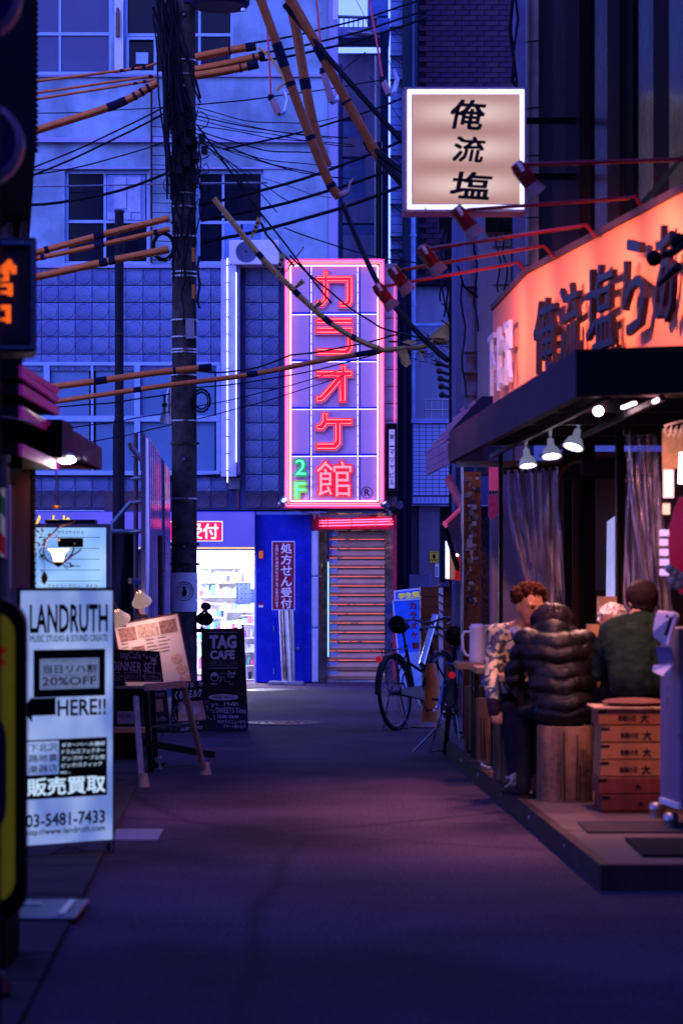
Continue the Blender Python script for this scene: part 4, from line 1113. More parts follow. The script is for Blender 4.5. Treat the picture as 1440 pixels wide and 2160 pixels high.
# corrugated clear panel, runs back along the alley
cp = thing('corrugated_panel', 'tall corrugated clear plastic panel catching pink and white reflections', 'panel', (-1.9, 25.5, 0))
CORR = M('glossy clear corrugated plastic', (.30, .26, .50), .05, .65, amt=.2, sc=3)
q = MB(); vs = []; n1 = 96
for i in range(n1 + 1):
    t_ = i / n1; Y = 22.3 + 7.0 * t_; x = -1.80 - .043 * (Y - 22) + .05 * math.sin(t_ * 2 * PI * 12)
    vs += [(x, Y, .25), (x, Y, 1.0), (x + .01, Y, 1.8), (x, Y, 2.82)]
q.add(vs, [(i * 4 + k, i * 4 + k + 1, (i + 1) * 4 + k + 1, (i + 1) * 4 + k) for i in range(n1) for k in range(3)]); q.build('sheet', CORR, cp, smooth=True)
q = MB(); q.box(-1.84, -1.80, 22.22, 22.29, 0, 2.85); q.build('edge_strip', M('pale aluminium strip', (.35, .38, .62), .4, .3), cp)
q = MB()
for z in (.3, 1.5, 2.75): q.bar((-1.95, 22.3, z), (-2.25, 29.3, z), .03, .05)
q.pieces('rail', STEEL, cp)
q = MB(); q.cyl(P(339, 1130, 24), P(341, 1440, 24), .03, n=8); solo(q, 'post', RT, 'short rusty post standing before the corrugated clear panel', 'post')
q = MB(); q.box(PX(296, 31), PX(362, 31), 31, 31.1, 0, PZ(1155, 31)); solo(q, 'back_panel', M('dusky blue sheet', (.03, .04, .10), .7), 'dusky blue sheet wall behind the corrugated clear panel', 'panel')

# flag behind the pole
fl = thing('flag', 'small white flag with a green cross hanging from the left side of the utility pole', 'flag', P(360, 895, U + .1))
q = MB(); vs = []
for i in range(7):
    for j in range(9):
        u_, v_ = i / 6, j / 8
        xx = 361 - (2 + 24 * v_ ** .8) * u_ * (1 - .1 * v_); yy = 798 + (97 - 4 * u_) * v_ + 6 * u_ * (1 - v_)
        p_ = P(xx, yy, U + .1); p_.y += .04 * math.sin(u_ * 7 + v_ * 4); vs.append(p_)
q.add(vs, [(i * 9 + j, i * 9 + j + 1, (i + 1) * 9 + j + 1, (i + 1) * 9 + j) for i in range(6) for j in range(8)]); q.build('cloth', M('white flag cloth', (.75, .8, .9), .8), fl, smooth=True)
q = MB(); q.box(PX(344, U), PX(350, U), U + .02, U + .03, PZ(872, U), PZ(834, U)); q.box(PX(341, U), PX(353, U), U + .02, U + .03, PZ(858, U), PZ(850, U)); q.build('cross', M('green print', (.01, .12, .1), .7), fl)
q = MB(); q.cyl(P(361, 792, U + .05), P(361, 900, U + .05), .01, n=6); q.build('rod', STEEL, fl)

# ------------------------------------------------------------------ cable guards (orange sleeves)
def guard(pts, rpx, Y, mat, tapes, label, endcap=None, Y1=None):
    """sleeve through photo points at distance Y (to Y1 at the far end)"""
    Y1 = Y if Y1 is None else Y1
    m_ = len(pts) - 1
    w_ = [P(x, y, Y + (Y1 - Y) * i / m_) for i, (x, y) in enumerate(pts)]
    # smooth through the points
    sm_ = []
    for i in range(m_):
        p0, p1, p2, p3 = w_[max(i - 1, 0)], w_[i], w_[i + 1], w_[min(i + 2, m_)]
        for k in range(5):
            t_ = k / 5
            sm_.append(.5 * ((2 * p1) + (-p0 + p2) * t_ + (2 * p0 - 5 * p1 + 4 * p2 - p3) * t_ ** 2 + (-p0 + 3 * p1 - 3 * p2 + p3) * t_ ** 3))
    sm_.append(w_[-1])
    r_ = rpx * ((Y + Y1) / 2) / FPX
    o = thing('cable_guard', label, 'cable guard', tuple(sm_[0]), 'orange sleeves on the overhead cables')
    q = MB(); q.tube(sm_, r_, 12); q.build('sleeve', mat, o, smooth=True)
    acc = [0.0]
    for a, b_ in zip(sm_, sm_[1:]): acc.append(acc[-1] + (b_ - a).length)
    def at(s_):
        s_ = max(0, min(s_, 1)) * acc[-1]
        for i in range(len(sm_) - 1):
            if acc[i + 1] >= s_: return sm_[i].lerp(sm_[i + 1], (s_ - acc[i]) / max(acc[i + 1] - acc[i], 1e-6))
        return sm_[-1]
    for (s0, s1) in tapes:
        q = MB(); q.tube([at(s0), at((s0 + s1) / 2), at(s1)], r_ * 1.12, 12); q.build('tape_band', TAPE, o)
    q = MB(); a, b_ = sm_[0], sm_[-1]; up_ = Vector((0, -r_ * 1.02, r_ * .25))
    q.tube([p + Vector((0, -r_ * .9, -r_ * .45)) for p in sm_], r_ * .12, 4); q.build('seam', M('seam brown', (.25, .09, .02), .6) if 'seam brown' not in bpy.data.materials else bpy.data.materials['seam brown'], o)
    return o
G = 'orange cable sleeve '
guard([(-60, 188), (78, 171), (285, 145), (330, 133)], 3.2, U, GUARD, [(.80, .82), (.86, .88), (.92, .94)], 'topmost thin orange cable sleeve running left from the utility pole')
guard([(-60, 214), (78, 196), (325, 160)], 2.9, U, GUARD, [(.97, .99)], 'second thin orange cable sleeve from the top, left of the utility pole')
guard([(-60, 230), (78, 209), (290, 175), (328, 166)], 2.9, U, GUARD, [(.88, .9), (.93, .95)], 'third thin orange cable sleeve from the top, left of the utility pole')
guard([(-60, 322), (78, 275), (250, 219), (332, 174)], 8.5, U - .3, GUARD, [(.72, .82), (.86, .875), (.9, .915), (.94, .955)], 'thickest orange cable sleeve at the upper left with a wide dark tape wrap')
guard([(412, 121), (475, 108), (540, 97)], 8.6, U - .25, GUARD, [(.55, .58), (.83, 1)], 'upper of three thick orange sleeves right of the utility pole top')
guard([(412, 147), (480, 134), (558, 116)], 8.6, U - .22, GUARD, [(.83, .86), (.92, 1)], 'middle of three thick orange sleeves right of the utility pole top')
guard([(412, 160), (480, 149), (545, 135)], 8.6, U - .45, GUARD, [(.70, .73), (.82, 1)], 'lower of three thick orange sleeves right of the utility pole top')
guard([(-60, 566), (80, 532), (220, 494), (358, 460)], 7.2, U - .2, GUARD, [(.37, .39), (.62, .67)], 'upper of three orange sleeves crossing the left dark window')
guard([(-60, 575), (80, 545), (220, 515), (358, 483)], 5.4, U - .25, GUARD, [(.35, .37), (.62, .67), (.92, .94)], 'thin middle one of three orange sleeves crossing the left dark window')
guard([(-60, 615), (80, 584), (220, 553), (356, 526)], 8.2, U - .28, GUARD, [(.65, .69), (.70, .73)], 'lower of three orange sleeves crossing the left dark window')
guard([(60, 822), (190, 806), (330, 786), (447, 774)], 7.0, U - .25, GUARD, [(.36, .43), (.79, .805), (.93, 1)], 'upper orange sleeve level with the flag, ending just past the pole')
guard([(60, 856), (200, 835), (360, 812), (530, 790), (680, 760), (790, 742), (825, 735)], 5.4, U - .3, GUARD, [(.29, .31), (.60, .63), (.90, .97)], 'long thin orange sleeve passing the pole to the karaoke sign')
guard([(538, -30), (572, 60), (632, 230), (688, 372), (715, 416)], 9.8, U - 2, GUARD2, [(.27, .38), (.45, .47), (.70, .72), (.93, .95)], 'long steep brown-orange sleeve ending above the karaoke sign')
guard([(606, -20), (628, 80), (646, 190), (668, 290), (690, 350)], 10.5, U - 1.2, GUARD2, [(.50, .56)], 'steep dark orange sleeve hanging behind the long brown one')
guard([(600, -25), (660, 80), (710, 175), (760, 265), (800, 335)], 10.0, U - 1.6, GUARD2, [(.34, .42), (.66, .67)], 'steep brown sleeve slanting right to the black cables beside the lightbox')
dg_ = guard([(440, 404), (492, 470), (540, 530), (605, 598), (680, 668), (745, 712), (805, 738)], 6.0, U - .6, M('yellow brown sleeve', (.50, .28, .09), .5, amt=.3, sc=12), [(.0, .035), (.33, .36), (.55, .58), (.72, .76), (.86, .88)], 'yellow-brown sleeve sagging diagonally across the karaoke sign')
# black and yellow warning tags on that sleeve
TAGM = M('dull yellow tag', (.42, .30, .10), .7)
tagp = [((548, 460), (530, 503)), ((598, 535), (583, 585)), ((640, 592), (618, 611)), ((678, 637), (657, 655))]
for i, (a, b_) in enumerate(tagp):
    A, B = P(a[0], a[1], U - .8), P(b_[0], b_[1], U - .8)
    o = thing('warning_tag', ['uppermost yellow warning tag dangling on the diagonal sleeve', 'yellow warning tag just above the karaoke sign', 'curled yellow warning tag over the top left of the karaoke sign', 'lowest yellow warning tag across the first red katakana'][i], 'tag', tuple(B), 'warning tags on the diagonal sleeve')
    q = MB(); d = (B - A); s_ = Vector((d.z, 0, -d.x)).normalized() * .03
    q.prism([A + s_, A - s_, B - s_ * .4, B + s_ * .4], (0, .004, 0)); q.build('strip', TAGM, o)
    q = MB()
    for k in range(3): c_ = A.lerp(B, .25 + .2 * k); q.prism([c_ + s_ * .5 - d * .05, c_ - s_ * .5 - d * .05, c_ - s_ * .5 + d * .05, c_ + s_ * .5 + d * .05], (0, -.002, 0))
    q.build('print', INK, o)
# dangling pink lead wires with insulated ends
def dropper(a, b_, ins, label):
    o = thing('drop_wire', label, 'wire', tuple(P(*b_, U - .6)), 'pink drop wires with insulated ends')
    q = MB(); q.tube(wire_pts(P(*a, U - .6), P(*b_, U - .6), -.02, 8), .013, 6); q.build('lead', M('pink red lead', (.75, .09, .12), .5) if 'pink red lead' not in bpy.data.materials else bpy.data.materials['pink red lead'], o)
    q = MB(); A, B = P(*b_, U - .6), P(*ins, U - .6); q.tube([A, A.lerp(B, .2), B], [.03, .035, .04], 10); q.build('insulator', M('pale pink insulator', (.45, .26, .30), .4) if 'pale pink insulator' not in bpy.data.materials else bpy.data.materials['pale pink insulator'], o)
    q = MB(); q.tube([B, B + Vector((.05, .03, .03)), B + Vector((.09, .03, .16)), B + Vector((.05, .02, .27))], [.035, .035, .028, .018], 8); q.build('wrapped_end', M('clear wrap', (.5, .6, .9), .1, .4) if 'clear wrap' not in bpy.data.materials else bpy.data.materials['clear wrap'], o)
    q = MB(); q.tube([A + Vector((0, 0, .03)), A - Vector((0, 0, .03))], .036, 8); q.build('cap', TAPE, o)
dropper((559, -20), (572, 206), (588, 240), 'left pink drop wire hanging beside the three thick sleeves')
dropper((665, -20), (681, 150), (699, 215), 'middle pink drop wire partly behind the steep brown sleeve')
dropper((775, -20), (807, 168), (820, 198), 'right pink drop wire hanging near the panelled column')
q = MB(); q.tube([P(545, 100, U - .3), P(570, 120, U - .3), P(590, 150, U - .4), P(604, 175, U - .5), P(590, 182, U - .5), P(583, 192, U - .5)], .014, 6); solo(q, 'jumper_wire', M('yellow jumper', (.7, .35, .05), .4), 'short curved yellow jumper wire below the thick sleeves', 'wire')
q = MB(); q.tube([P(712, 412, U - 2), P(726, 408, U - 2.05), P(734, 404, U - 2.05)], [.03, .035, .03], 8); q.tube([P(734, 404, U - 2.05), P(738, 385, U - 2.05), P(745, 376, U - 2.05)], [.012, .015, .006], 6); solo(q, 'cable_lug', M('pink lug', (.5, .3, .34), .4), 'pink insulated cable lug at the lower end of the long brown sleeve', 'cable end')

# ------------------------------------------------------------------ overhead wires
def wire(a, b_, sag, r_, label, Ya=U, Yb_=None, mat=CABLE, wob=0.0, n=12):
    Yb_ = Ya if Yb_ is None else Yb_
    q = MB(); q.tube(wire_pts(P(*a, Ya), P(*b_, Yb_), sag, n, wob), r_, 5)
    return solo(q, 'overhead_wire', mat, label, 'wire', 'black overhead wires')
def wlab(i): return i
W = [((530, 92), (900, -5), .05, .012, 'topmost black wire rising right past the sky gap'), ((555, 112), (900, 20), .05, .013, 'second black wire from the top rising past the stair railing'),
     ((550, 128), (900, 36), .06, .015, 'third black wire from the top rising under the stair railing'),
     ((413, 222), (800, 170), .02, .008, 'thin wire stretched from the pole to the right drop wire'), ((470, 315), (860, 203), .06, .012, 'dark wire rising from the pole to the lightbox top'),
     ((420, 432), (850, 295), .08, .018, 'thick black cable crossing the right dark window, upper of three'), ((425, 465), (850, 347), .07, .019, 'thick black cable crossing the right dark window, middle of three'),
     ((425, 512), (850, 392), .06, .021, 'thick black cable crossing the right dark window, lowest of three'),
     ((-40, 395), (345, 226), .05, .010, 'thin wire from the left edge up to the pole, upper'), ((-40, 412), (345, 240), .05, .012, 'thin wire from the left edge up to the pole, lower'),
     ((-40, 380), (345, 300), .08, .008, 'very thin wire crossing above the left dark window'), ((-40, 428), (355, 365), .14, .017, 'heavy black cable drooping across the left dark window'),
     ((-40, 241), (345, 226), .02, .006, 'hair-thin level wire across the pale upper wall'), ((440, 395), (560, 560), .03, .014, 'black wire falling from the pole beside the yellow-brown sleeve'),
     ((415, 262), (700, 640), .04, .011, 'black wire falling diagonally to the middle of the karaoke sign'), ((505, 375), (560, 490), .02, .016, 'short twisted black wire above the air conditioner'),
     ((560, 490), (620, 560), .02, .014, 'black wire from the twisted joint down to the sign corner'), ((612, 540), (800, 690), .05, .011, 'black wire lying across the red katakana letters'),
     ((800, 690), (960, 722), .03, .012, 'black wire from the sign edge to the street-side pole'), ((600, 480), (960, 560), .10, .008, 'thin wobbly wire passing above the karaoke sign'),
     ((415, 782), (610, 750), .08, .010, 'sagging black wire from the pole across the white neon box'), ((610, 750), (850, 702), .03, .010, 'black wire crossing the second red katakana'),
     ((413, 818), (800, 745), .06, .008, 'thin wire following just under the long orange sleeve'), ((105, 858), (360, 830), .03, .009, 'thin wire under the lower left orange sleeve'),
     ((120, 905), (360, 868), .02, .007, 'thin wire crossing the lower windows left of the pole, upper'), ((150, 938), (362, 895), .02, .007, 'thin wire crossing the lower windows left of the pole, lower'),
     ((413, 858), (720, 780), .03, .006, 'thin wire fanning right across the tiled wall, upper'), ((413, 884), (730, 790), .03, .006, 'thin wire fanning right across the tiled wall, lower'),
     ((820, 720), (945, 700), .04, .012, 'black wire entering the ragged wrapping right of the sign'), ((780, 160), (905, 330), .02, .004, 'hair-thin stay wire left of the lightbox'),
     ((885, 448), (935, 540), .01, .004, 'thin white line hanging from the lightbox bottom'), ((745, -10), (855, 195), .01, .004, 'hair-thin wire falling through the sky gap'),
     ((770, 110), (720, 150), .0, .008, 'short brace wire in the stair tower gap'), ((600, 575), (640, 520), .01, .006, 'short thin wire at the upper left corner of the karaoke sign')]
for a, b_, s_, r_, lab in W:
    wire(a, b_, s_, r_, lab, U + .2 if a[0] > 300 else U, U + (1.5 if b_[0] > 700 else 0), wob=.004)
# a fan of twisted drop wires from the pole
for k in range(10):
    a = (414, 226 + k * 9); b_ = (690 + 60 * random.random(), 262 + k * 14 + random.uniform(-30, 40))
    wire(a, b_, random.uniform(.03, .12), random.choice([.004, .006, .008]), 'one of many thin drop wires fanning right from the pole head', U - .1, U + 1.5, wob=random.choice([0, .004, .008]))
for k in range(3):
    a = (430 + k * 8, 300 + k * 8); b_ = (560 + k * 26, 470 - k * 22)
    wire(a, b_, -.05 + .03 * k, .006, 'one of many thin drop wires fanning right from the pole head', U - .1, U + .5, wob=.006)
# heavy black cables by the lightbox and down to the street-side pole
BC = [((600, 10), (850, 300), .02, .03, 'heavy black cable under the steep brown sleeve'), ((770, 300), (862, 372), .0, .035, 'fat black cable bundle ending at the left of the lightbox, upper'),
      ((775, 312), (862, 392), .0, .03, 'fat black cable bundle ending at the left of the lightbox, lower'), ((792, 330), (866, 410), .0, .03, 'fat black cable passing behind the lightbox corner'),
      ((722, 430), (800, 605), .03, .030, 'fat black cable dropping over the top right corner of the karaoke sign'), ((800, 605), (945, 760), .05, .032, 'fat black cable slanting down right of the karaoke sign')]
for a, b_, s_, r_, lab in BC: wire(a, b_, s_, r_, lab, 25.5, 25.0)
# tangle round the pole
q = MB()
for k in range(46):
    x0 = random.uniform(322, 372); x1 = random.uniform(352, 424)
    y0_ = random.uniform(-60, 60); y1_ = random.uniform(180, 420)
    q.tube(wire_pts(P(x0, y0_, U - random.uniform(-.1, .25)), P(x1, y1_, U - random.uniform(.1, .25)), random.uniform(-.15, .15), 9, .012), random.choice([.007, .010, .014, .018]), 4)
for k in range(26):
    c = P(random.uniform(362, 436), random.uniform(225, 420), U - .2); r_ = random.uniform(.03, .11); t0 = random.random() * 6
    q.tube([c + Vector((r_ * math.cos(t0 + a * .5), random.uniform(-.02, .02), r_ * random.uniform(.7, 1.5) * math.sin(t0 + a * .5))) for a in range(10)], .006, 4)
for k in range(20):
    x = random.uniform(365, 425); y = random.uniform(240, 560)
    q.tube(wire_pts(P(x, y, U - .18), P(x + random.uniform(-18, 18), y + random.uniform(60, 160), U - .18), .02, 6, .015), random.choice([.008, .014]), 4)
q.build('cable_tangle', CABLE, None, kind='stuff', label='dense tangle of black drop cables hanging on the utility pole')
bpy.data.objects['cable_tangle']['category'] = 'cables'
q = MB()
for (x, y) in ((392, 300), (408, 330), (400, 268), (420, 292), (372, 360), (406, 380), (425, 318), (388, 345)):
    q = MB(); q.box(PX(x, U - .25), PX(x + 13, U - .25), U - .32, U - .2, PZ(y + 16, U), PZ(y, U)); solo(q, 'splice_box', CABLE, 'one of the small black splice boxes clustered in the cable tangle on the utility pole', 'splice box', 'splice boxes on the utility pole')
for (x, y, r_, lab) in ((425, 845, .13, 'tangled coil of thin wire hung right of the utility pole'), (345, 520, .16, 'looping black wires between the steel pole and the utility pole')):
    q = MB(); c = P(x, y, U - .1)
    for k in range(7):
        t0 = random.random() * 6; rr = r_ * random.uniform(.5, 1)
        q.tube([c + Vector((rr * math.cos(t0 + a * .55), random.uniform(-.02, .02), rr * 1.3 * math.sin(t0 + a * .55))) for a in range(12)], .006, 4)
    solo(q, 'wire_coil', CABLE, lab, 'wire coil')
# ragged yellow wrapping with leaves right of the sign
rw = thing('ragged_wrapping', 'torn yellow sheathing and wire knot hanging on the cable right of the karaoke sign', 'cable wrapping', P(870, 740, 25.5))
YR = M('torn yellow sheath', (.50, .34, .12), .8, amt=.3)
q = MB(); q.tube([P(812, 738, 25.5), P(850, 735, 25.5), P(885, 733, 25.5), P(915, 722, 25.5), P(945, 722, 25.5)], .028, 8); q.build('sheath', YR, rw)
for pts in (((838, 742), (858, 738), (867, 768), (856, 775), (846, 766)), ((905, 712), (930, 688), (948, 676), (948, 715), (925, 720)), ((885, 735), (893, 738), (890, 762), (884, 748)), ((848, 722), (862, 716), (880, 722), (868, 728))):
    q = MB(); pp = [P(x, y, 25.4) for x, y in pts]
    for i, p_ in enumerate(pp): p_.y += .04 * math.sin(i * 2.1)
    q.prism(pp, (0, .008, .004)); q.pieces('torn_flap', YR, rw)
q = MB()
for k in range(30):
    c = P(random.uniform(880, 945), random.uniform(715, 765), 25.4); a = random.random() * 6; l_ = random.uniform(.05, .16)
    q.tube([c, c + Vector((l_ * math.cos(a), .02, l_ * math.sin(a) * .6)), c + Vector((l_ * math.cos(a + .8), .0, l_ * math.sin(a + .8)))], .005, 3)
q.build('wire_knot', CABLE, rw)
# street-side dark pole with brackets, right of centre
dk = thing('bracket_pole', 'thin black pole with cable brackets standing behind the red lamp arms', 'pole', (PX(951, 25), 25, 0))
q = MB(); q.cyl(P(951, 470, 25), P(951, 1250, 25), .024, n=10); q.box(PX(925, 25), PX(965, 25), 24.95, 25.1, PZ(482, 25), PZ(455, 25)); q.build('shaft', BLACK, dk)
q = MB()
for i, y in enumerate((770, 785, 800, 815, 832)): q.bar(P(952, y + 6, 24.95), P(925 + i * 2, y - 2 + i, 24.9), .03, .03); q.ball(P(924 + i * 2, y - 3 + i, 24.9), .035, 6, 4)
for y in (655, 690): q.bar(P(930, y - 15, 24.95), P(950, y, 24.95), .012, .012)
q.pieces('bracket', BLACKM, dk)
q = MB()
for k in range(9): q.tube(wire_pts(P(935 + k * 3, 480, 24.9), P(930 + k * 5, 640 + k * 14, 24.8), -.03, 8, .02), .009, 4)
q.tube([P(985, 480, 24.5), P(975, 560, 24.5), P(973, 640, 24.5), P(975, 700, 24.5), P(971, 830, 24.5)], .010, 5); q.build('cable', CABLE, dk)

# ------------------------------------------------------------------ left side of the alley
lb = thing('left_building', 'unlit dark shop building filling the left edge of the alley', 'building', (-2.3, 18, 0))
DKL = M('dark navy siding', (.012, .010, .02), .7, amt=.3, bump=.3, streak=True)
q = MB(); q.wedge(-120, 20, 18, 23, PZ(1240, 18), 9); q.build('wall', DKL, lb)
q = MB(); q.wedge(-260, 76, 13.4, 17, PZ(322, 13.4), 8)
for i in range(60):
    z = PZ(322 - i * 12, 13.4); q.box(PX(72, 13.4), PX(79, 13.4), 13.38, 13.45, z + .008, z + .024)
q.build('upper_storey', M('near black ribbed cladding', (.008, .008, .02), .7), lb)
q = MB(); q.wedge(16, 28, 16, 16.3, PZ(510, 16), PZ(280, 16)); q.wedge(46, 59, 15.9, 16.4, PZ(510, 16), PZ(290, 16)); q.wedge(20, 50, 16.3, 16.5, PZ(510, 16), PZ(330, 16)); q.build('window_surround', bpy.data.materials['mauve render'], lb)
q = MB()
for y in (388, 400, 410): q.cyl(P(24, y, 16.2), P(46, y, 16.2), .008, n=4)
for y in (415, 448, 490): q.box(PX(25, 16.1), PX(45, 16.1), 16.1, 16.25, PZ(y + 9, 16.1), PZ(y, 16.1))
q.cyl(P(36, 350, 16.2), P(36, 510, 16.2), .006, n=4); q.pieces('window_bars', M('dull bars', (.05, .04, .1), .5), lb)
q = MB(); q.wedge(25, 64, 15.5, 18, .0, PZ(985, 15.5)); q.build('shop_wall', M('dark red brown wall panel', (.16, .045, .05), .6, amt=.25, streak=True), lb)
q = MB()
for i in range(44):
    z = PZ(990 + i * 7.2, 15.6); q.box(PX(62, 15.6), PX(75, 15.6) + (.004 if i % 2 else 0), 15.55, 15.62, z - .018, z)
q.wedge(62, 74, 15.7, 16.4, 0, PZ(985, 15.6)); q.build('ribbed_edge', M('dark ribbed edge', (.02, .014, .02), .6), lb)
q = MB(); q.wedge(-260, 62, 18.0, 19, 0, PZ(1240, 18)); q.box(PX(-260, 12.6), PX(-20, 12.6), 12.6, 12.7, 0, PZ(985, 12.6)); q.build('lower_wall', BLACK, lb)

# nearest dark post and round lamp signs
q = MB(); q.tube([P(-22, -200, 7.6), P(-20, 2500, 7.6)], .035, 14); solo(q, 'near_pole', M('blurred purple black post', (.03, .022, .06), .5), 'very near out-of-focus dark post along the left edge of the picture', 'pole', smooth=True)
for (cx, cy, r_, lab) in ((-40, 300, 88, 'lower round sign with a violet-lit rim at the upper left edge'), (-43, -10, 86, 'upper round sign with a violet-lit rim at the upper left corner')):
    Y = 9.2; o = thing('round_sign', lab, 'sign', tuple(P(cx, cy, Y)), 'round signs at the upper left')
    q = MB(); r0 = r_ * Y / FPX; q.lathe([(0, .10), (r0 * .93, .10), (r0, .08), (r0, 0), (r0 * .86, -.012), (r0 * .84, .0)], P(cx, cy, Y), (0, 1, 0), 40); q.build('rim', M('violet lit rim', (.35, .22, .42), .4) if 'violet lit rim' not in bpy.data.materials else bpy.data.materials['violet lit rim'], o, smooth=True)  # violet light on the rim is put into its colour
    q = MB(); q.lathe([(0, .004), (r0 * .85, .004)], P(cx, cy, Y), (0, 1, 0), 40); q.build('face', M('navy sign face', (.02, .02, .10), .5) if 'navy sign face' not in bpy.data.materials else bpy.data.materials['navy sign face'], o)

# LED box sign
L_ = 11.2
ls = thing('led_sign', 'black box sign with orange dot-matrix characters at the left edge', 'LED sign', tuple(P(20, 740, L_)))
q = MB(); q.wedge(-120, 78, L_, L_ + .35, PZ(742, L_), PZ(500, L_), 4); q.build('case', M('dark sign case', (.03, .025, .05), .35), ls, bevel=.01)
q = MB(); q.frame(PX(-118, L_), PX(74, L_), PZ(736, L_), PZ(508, L_), L_ - .012, L_ - .001, .018); q.build('bezel', M('blue grey bezel', (.16, .22, .42), .25, .4), ls)
q = MB(); q.frame(PX(-105, L_), PX(63, L_), PZ(726, L_), PZ(520, L_), L_ - .02, L_ - .001, .006); q.build('inner_bezel', BLACKM, ls)
LEDO = E('orange LED dot', (1.0, .13, .005), 2.2)
q = MB(); pitch = .0085
def raster(s, x0, x1, ztop, zbot):
    vs, fs = glyphs(s, .03)
    xa = min(v[0] for v in vs); xb = max(v[0] for v in vs); ya = min(v[1] for v in vs); yb = max(v[1] for v in vs)
    nx_ = int((x1 - x0) / pitch); nz_ = int((ztop - zbot) / pitch)
    def inside(x, y):
        for f in fs:
            sg = 0; ok = True
            # even-odd test
            c = False; j = len(f) - 1
            for i in range(len(f)):
                xi, yi = vs[f[i]][:2]; xj, yj = vs[f[j]][:2]
                if (yi > y) != (yj > y) and x < (xj - xi) * (y - yi) / (yj - yi) + xi: c = not c
                j = i
            if c: return True
        return False
    for i in range(nx_):
        for k in range(nz_):
            gx = xa + (xb - xa) * (i + .5) / nx_; gy = ya + (yb - ya) * (k + .5) / nz_
            X = x0 + (i + .5) * pitch; Z = zbot + (k + .5) * pitch
            if X < PX(-6, L_): continue
            if inside(gx, gy):
                r_ = pitch * .42; q.add([(X - r_, L_ - .024, Z), (X, L_ - .024, Z - r_), (X + r_, L_ - .024, Z), (X, L_ - .024, Z + r_)], [(0, 1, 2, 3)])
raster('営', PX(-52, L_), PX(38, L_), PZ(546, L_), PZ(626, L_))
raster('中', PX(-60, L_), PX(29, L_), PZ(632, L_), PZ(702, L_))
q.build('led_dots', LEDO, ls)

# louvred awning
aw = thing('louvre_awning', 'dark awning with magenta-lit slanting louvre blades on the left', 'awning', tuple(P(110, 985, 15)))
MG = M('magenta lit blade', (.26, .02, .20), .4, em=(.5, .02, .4), es=.10)  # magenta light on the blades is put in as colour and faint glow
def blade(pts_px, Y0, Y1, th_):
    """blade outline: photo corners left pair at Y0 (near), right pair at Y1 (far)"""
    (a, b_, c, d) = pts_px
    q = MB(); A, B, C_2, D = P(*a, Y0), P(*b_, Y1), P(*c, Y1), P(*d, Y0)
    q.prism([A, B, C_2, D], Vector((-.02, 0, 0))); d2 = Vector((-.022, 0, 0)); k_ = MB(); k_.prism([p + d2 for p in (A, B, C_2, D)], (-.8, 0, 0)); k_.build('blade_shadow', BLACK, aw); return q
for pts in (((48, 770), (126, 820), (124, 832), (48, 782)), ((48, 783), (126, 838), (124, 850), (48, 796)), ((48, 810), (126, 860), (126, 876), (48, 832)), ((48, 856), (126, 902), (112, 912), (48, 884))):
    blade(pts, 13.0, 15.6, .9).build('blade', MG, aw)
q = blade(((48, 936), (126, 972), (126, 992), (48, 962)), 13.0, 15.6, .9); q.build('fascia', MG, aw)
q = MB(); A = [P(108, 912, 15.2), P(130, 898, 15.7), P(164, 912, 17), P(216, 946, 19), P(216, 990, 19), P(172, 970, 17), P(128, 962, 15.7), P(110, 962, 15.2)]
q.prism(A, (-.35, .0, .0)); q.build('canopy', M('very dark plum canopy', (.045, .008, .03), .45), aw)
q = MB(); q.wedge(-200, 48, 13.2, 15.4, PZ(988, 13.2), PZ(745, 13.2)); q.box(PX(48, 14.8), PX(124, 14.8), 15.0, 15.6, PZ(962, 14.8), PZ(880, 14.8)); q.build('box', BLACK, aw)
q = MB(); q.add([P(110, 988, 15.2), P(124, 990, 15.7), P(215, 991, 19), P(170, 966, 18.9), P(120, 968, 15.5)], [(0, 1, 2, 3, 4)]); q.build('soffit', M('tan soffit board', (.40, .20, .12), .7, amt=.1), aw)
dl_ = thing('awning_lamp', 'small bright half-round lamp under the dark awning on the left', 'lamp', tuple(P(140, 972, 16)))
q = MB(); q.ball(P(141, 970, 15.3), .06, 14, 8, (1, .8, .42)); q.build('bulb', E('awning lamp glow', (.92, .8, 1), 14), dl_); point('awning_lamp_light', P(141, 976, 15.3), 7, (1, .75, .7), .05)
q = MB(); q.lathe([(.055, .004), (.02, .03)], P(141, 964, 15.3), n=12); q.build('holder', WHITEP, dl_)
q = MB()
for i in range(5): q.bar(P(120 + i * 14, 964, 16.2), P(128 + i * 14, 970, 16.2), .01, .02)
q.pieces('grid', STEEL, dl_)
q = MB(); q.tube([P(-5, 878, 12.8), P(40, 884, 12.9), P(80, 893, 13.2)], .006, 5); solo(q, 'thin_rod', STEEL, 'thin shiny rod across the dark wall below the magenta blades', 'rod')

# barber pole
bp2 = thing('barber_pole', 'striped red, white and blue barber pole with a steel cap at the left edge', 'barber pole', tuple(P(8, 1210, 12)))
B2 = 12.0
m_, nt, b_ = _mat('barber stripes'); N, L = nt.nodes, nt.links
tc = N.new('ShaderNodeTexCoord'); sp_ = N.new('ShaderNodeSeparateXYZ'); L.new(tc.outputs['Object'], sp_.inputs[0])
at_ = N.new('ShaderNodeMath'); at_.operation = 'ARCTAN2'
mo = N.new('ShaderNodeMath'); mo.operation = 'MULTIPLY_ADD'; mo.inputs[1].default_value = 2.6; L.new(sp_.outputs[2], mo.inputs[0])
dx = N.new('ShaderNodeMath'); dx.operation = 'MULTIPLY'; dx.inputs[1].default_value = 4.5; L.new(sp_.outputs[0], dx.inputs[0]); L.new(dx.outputs[0], mo.inputs[2])
fr = N.new('ShaderNodeMath'); fr.operation = 'FRACT'; L.new(mo.outputs[0], fr.inputs[0])
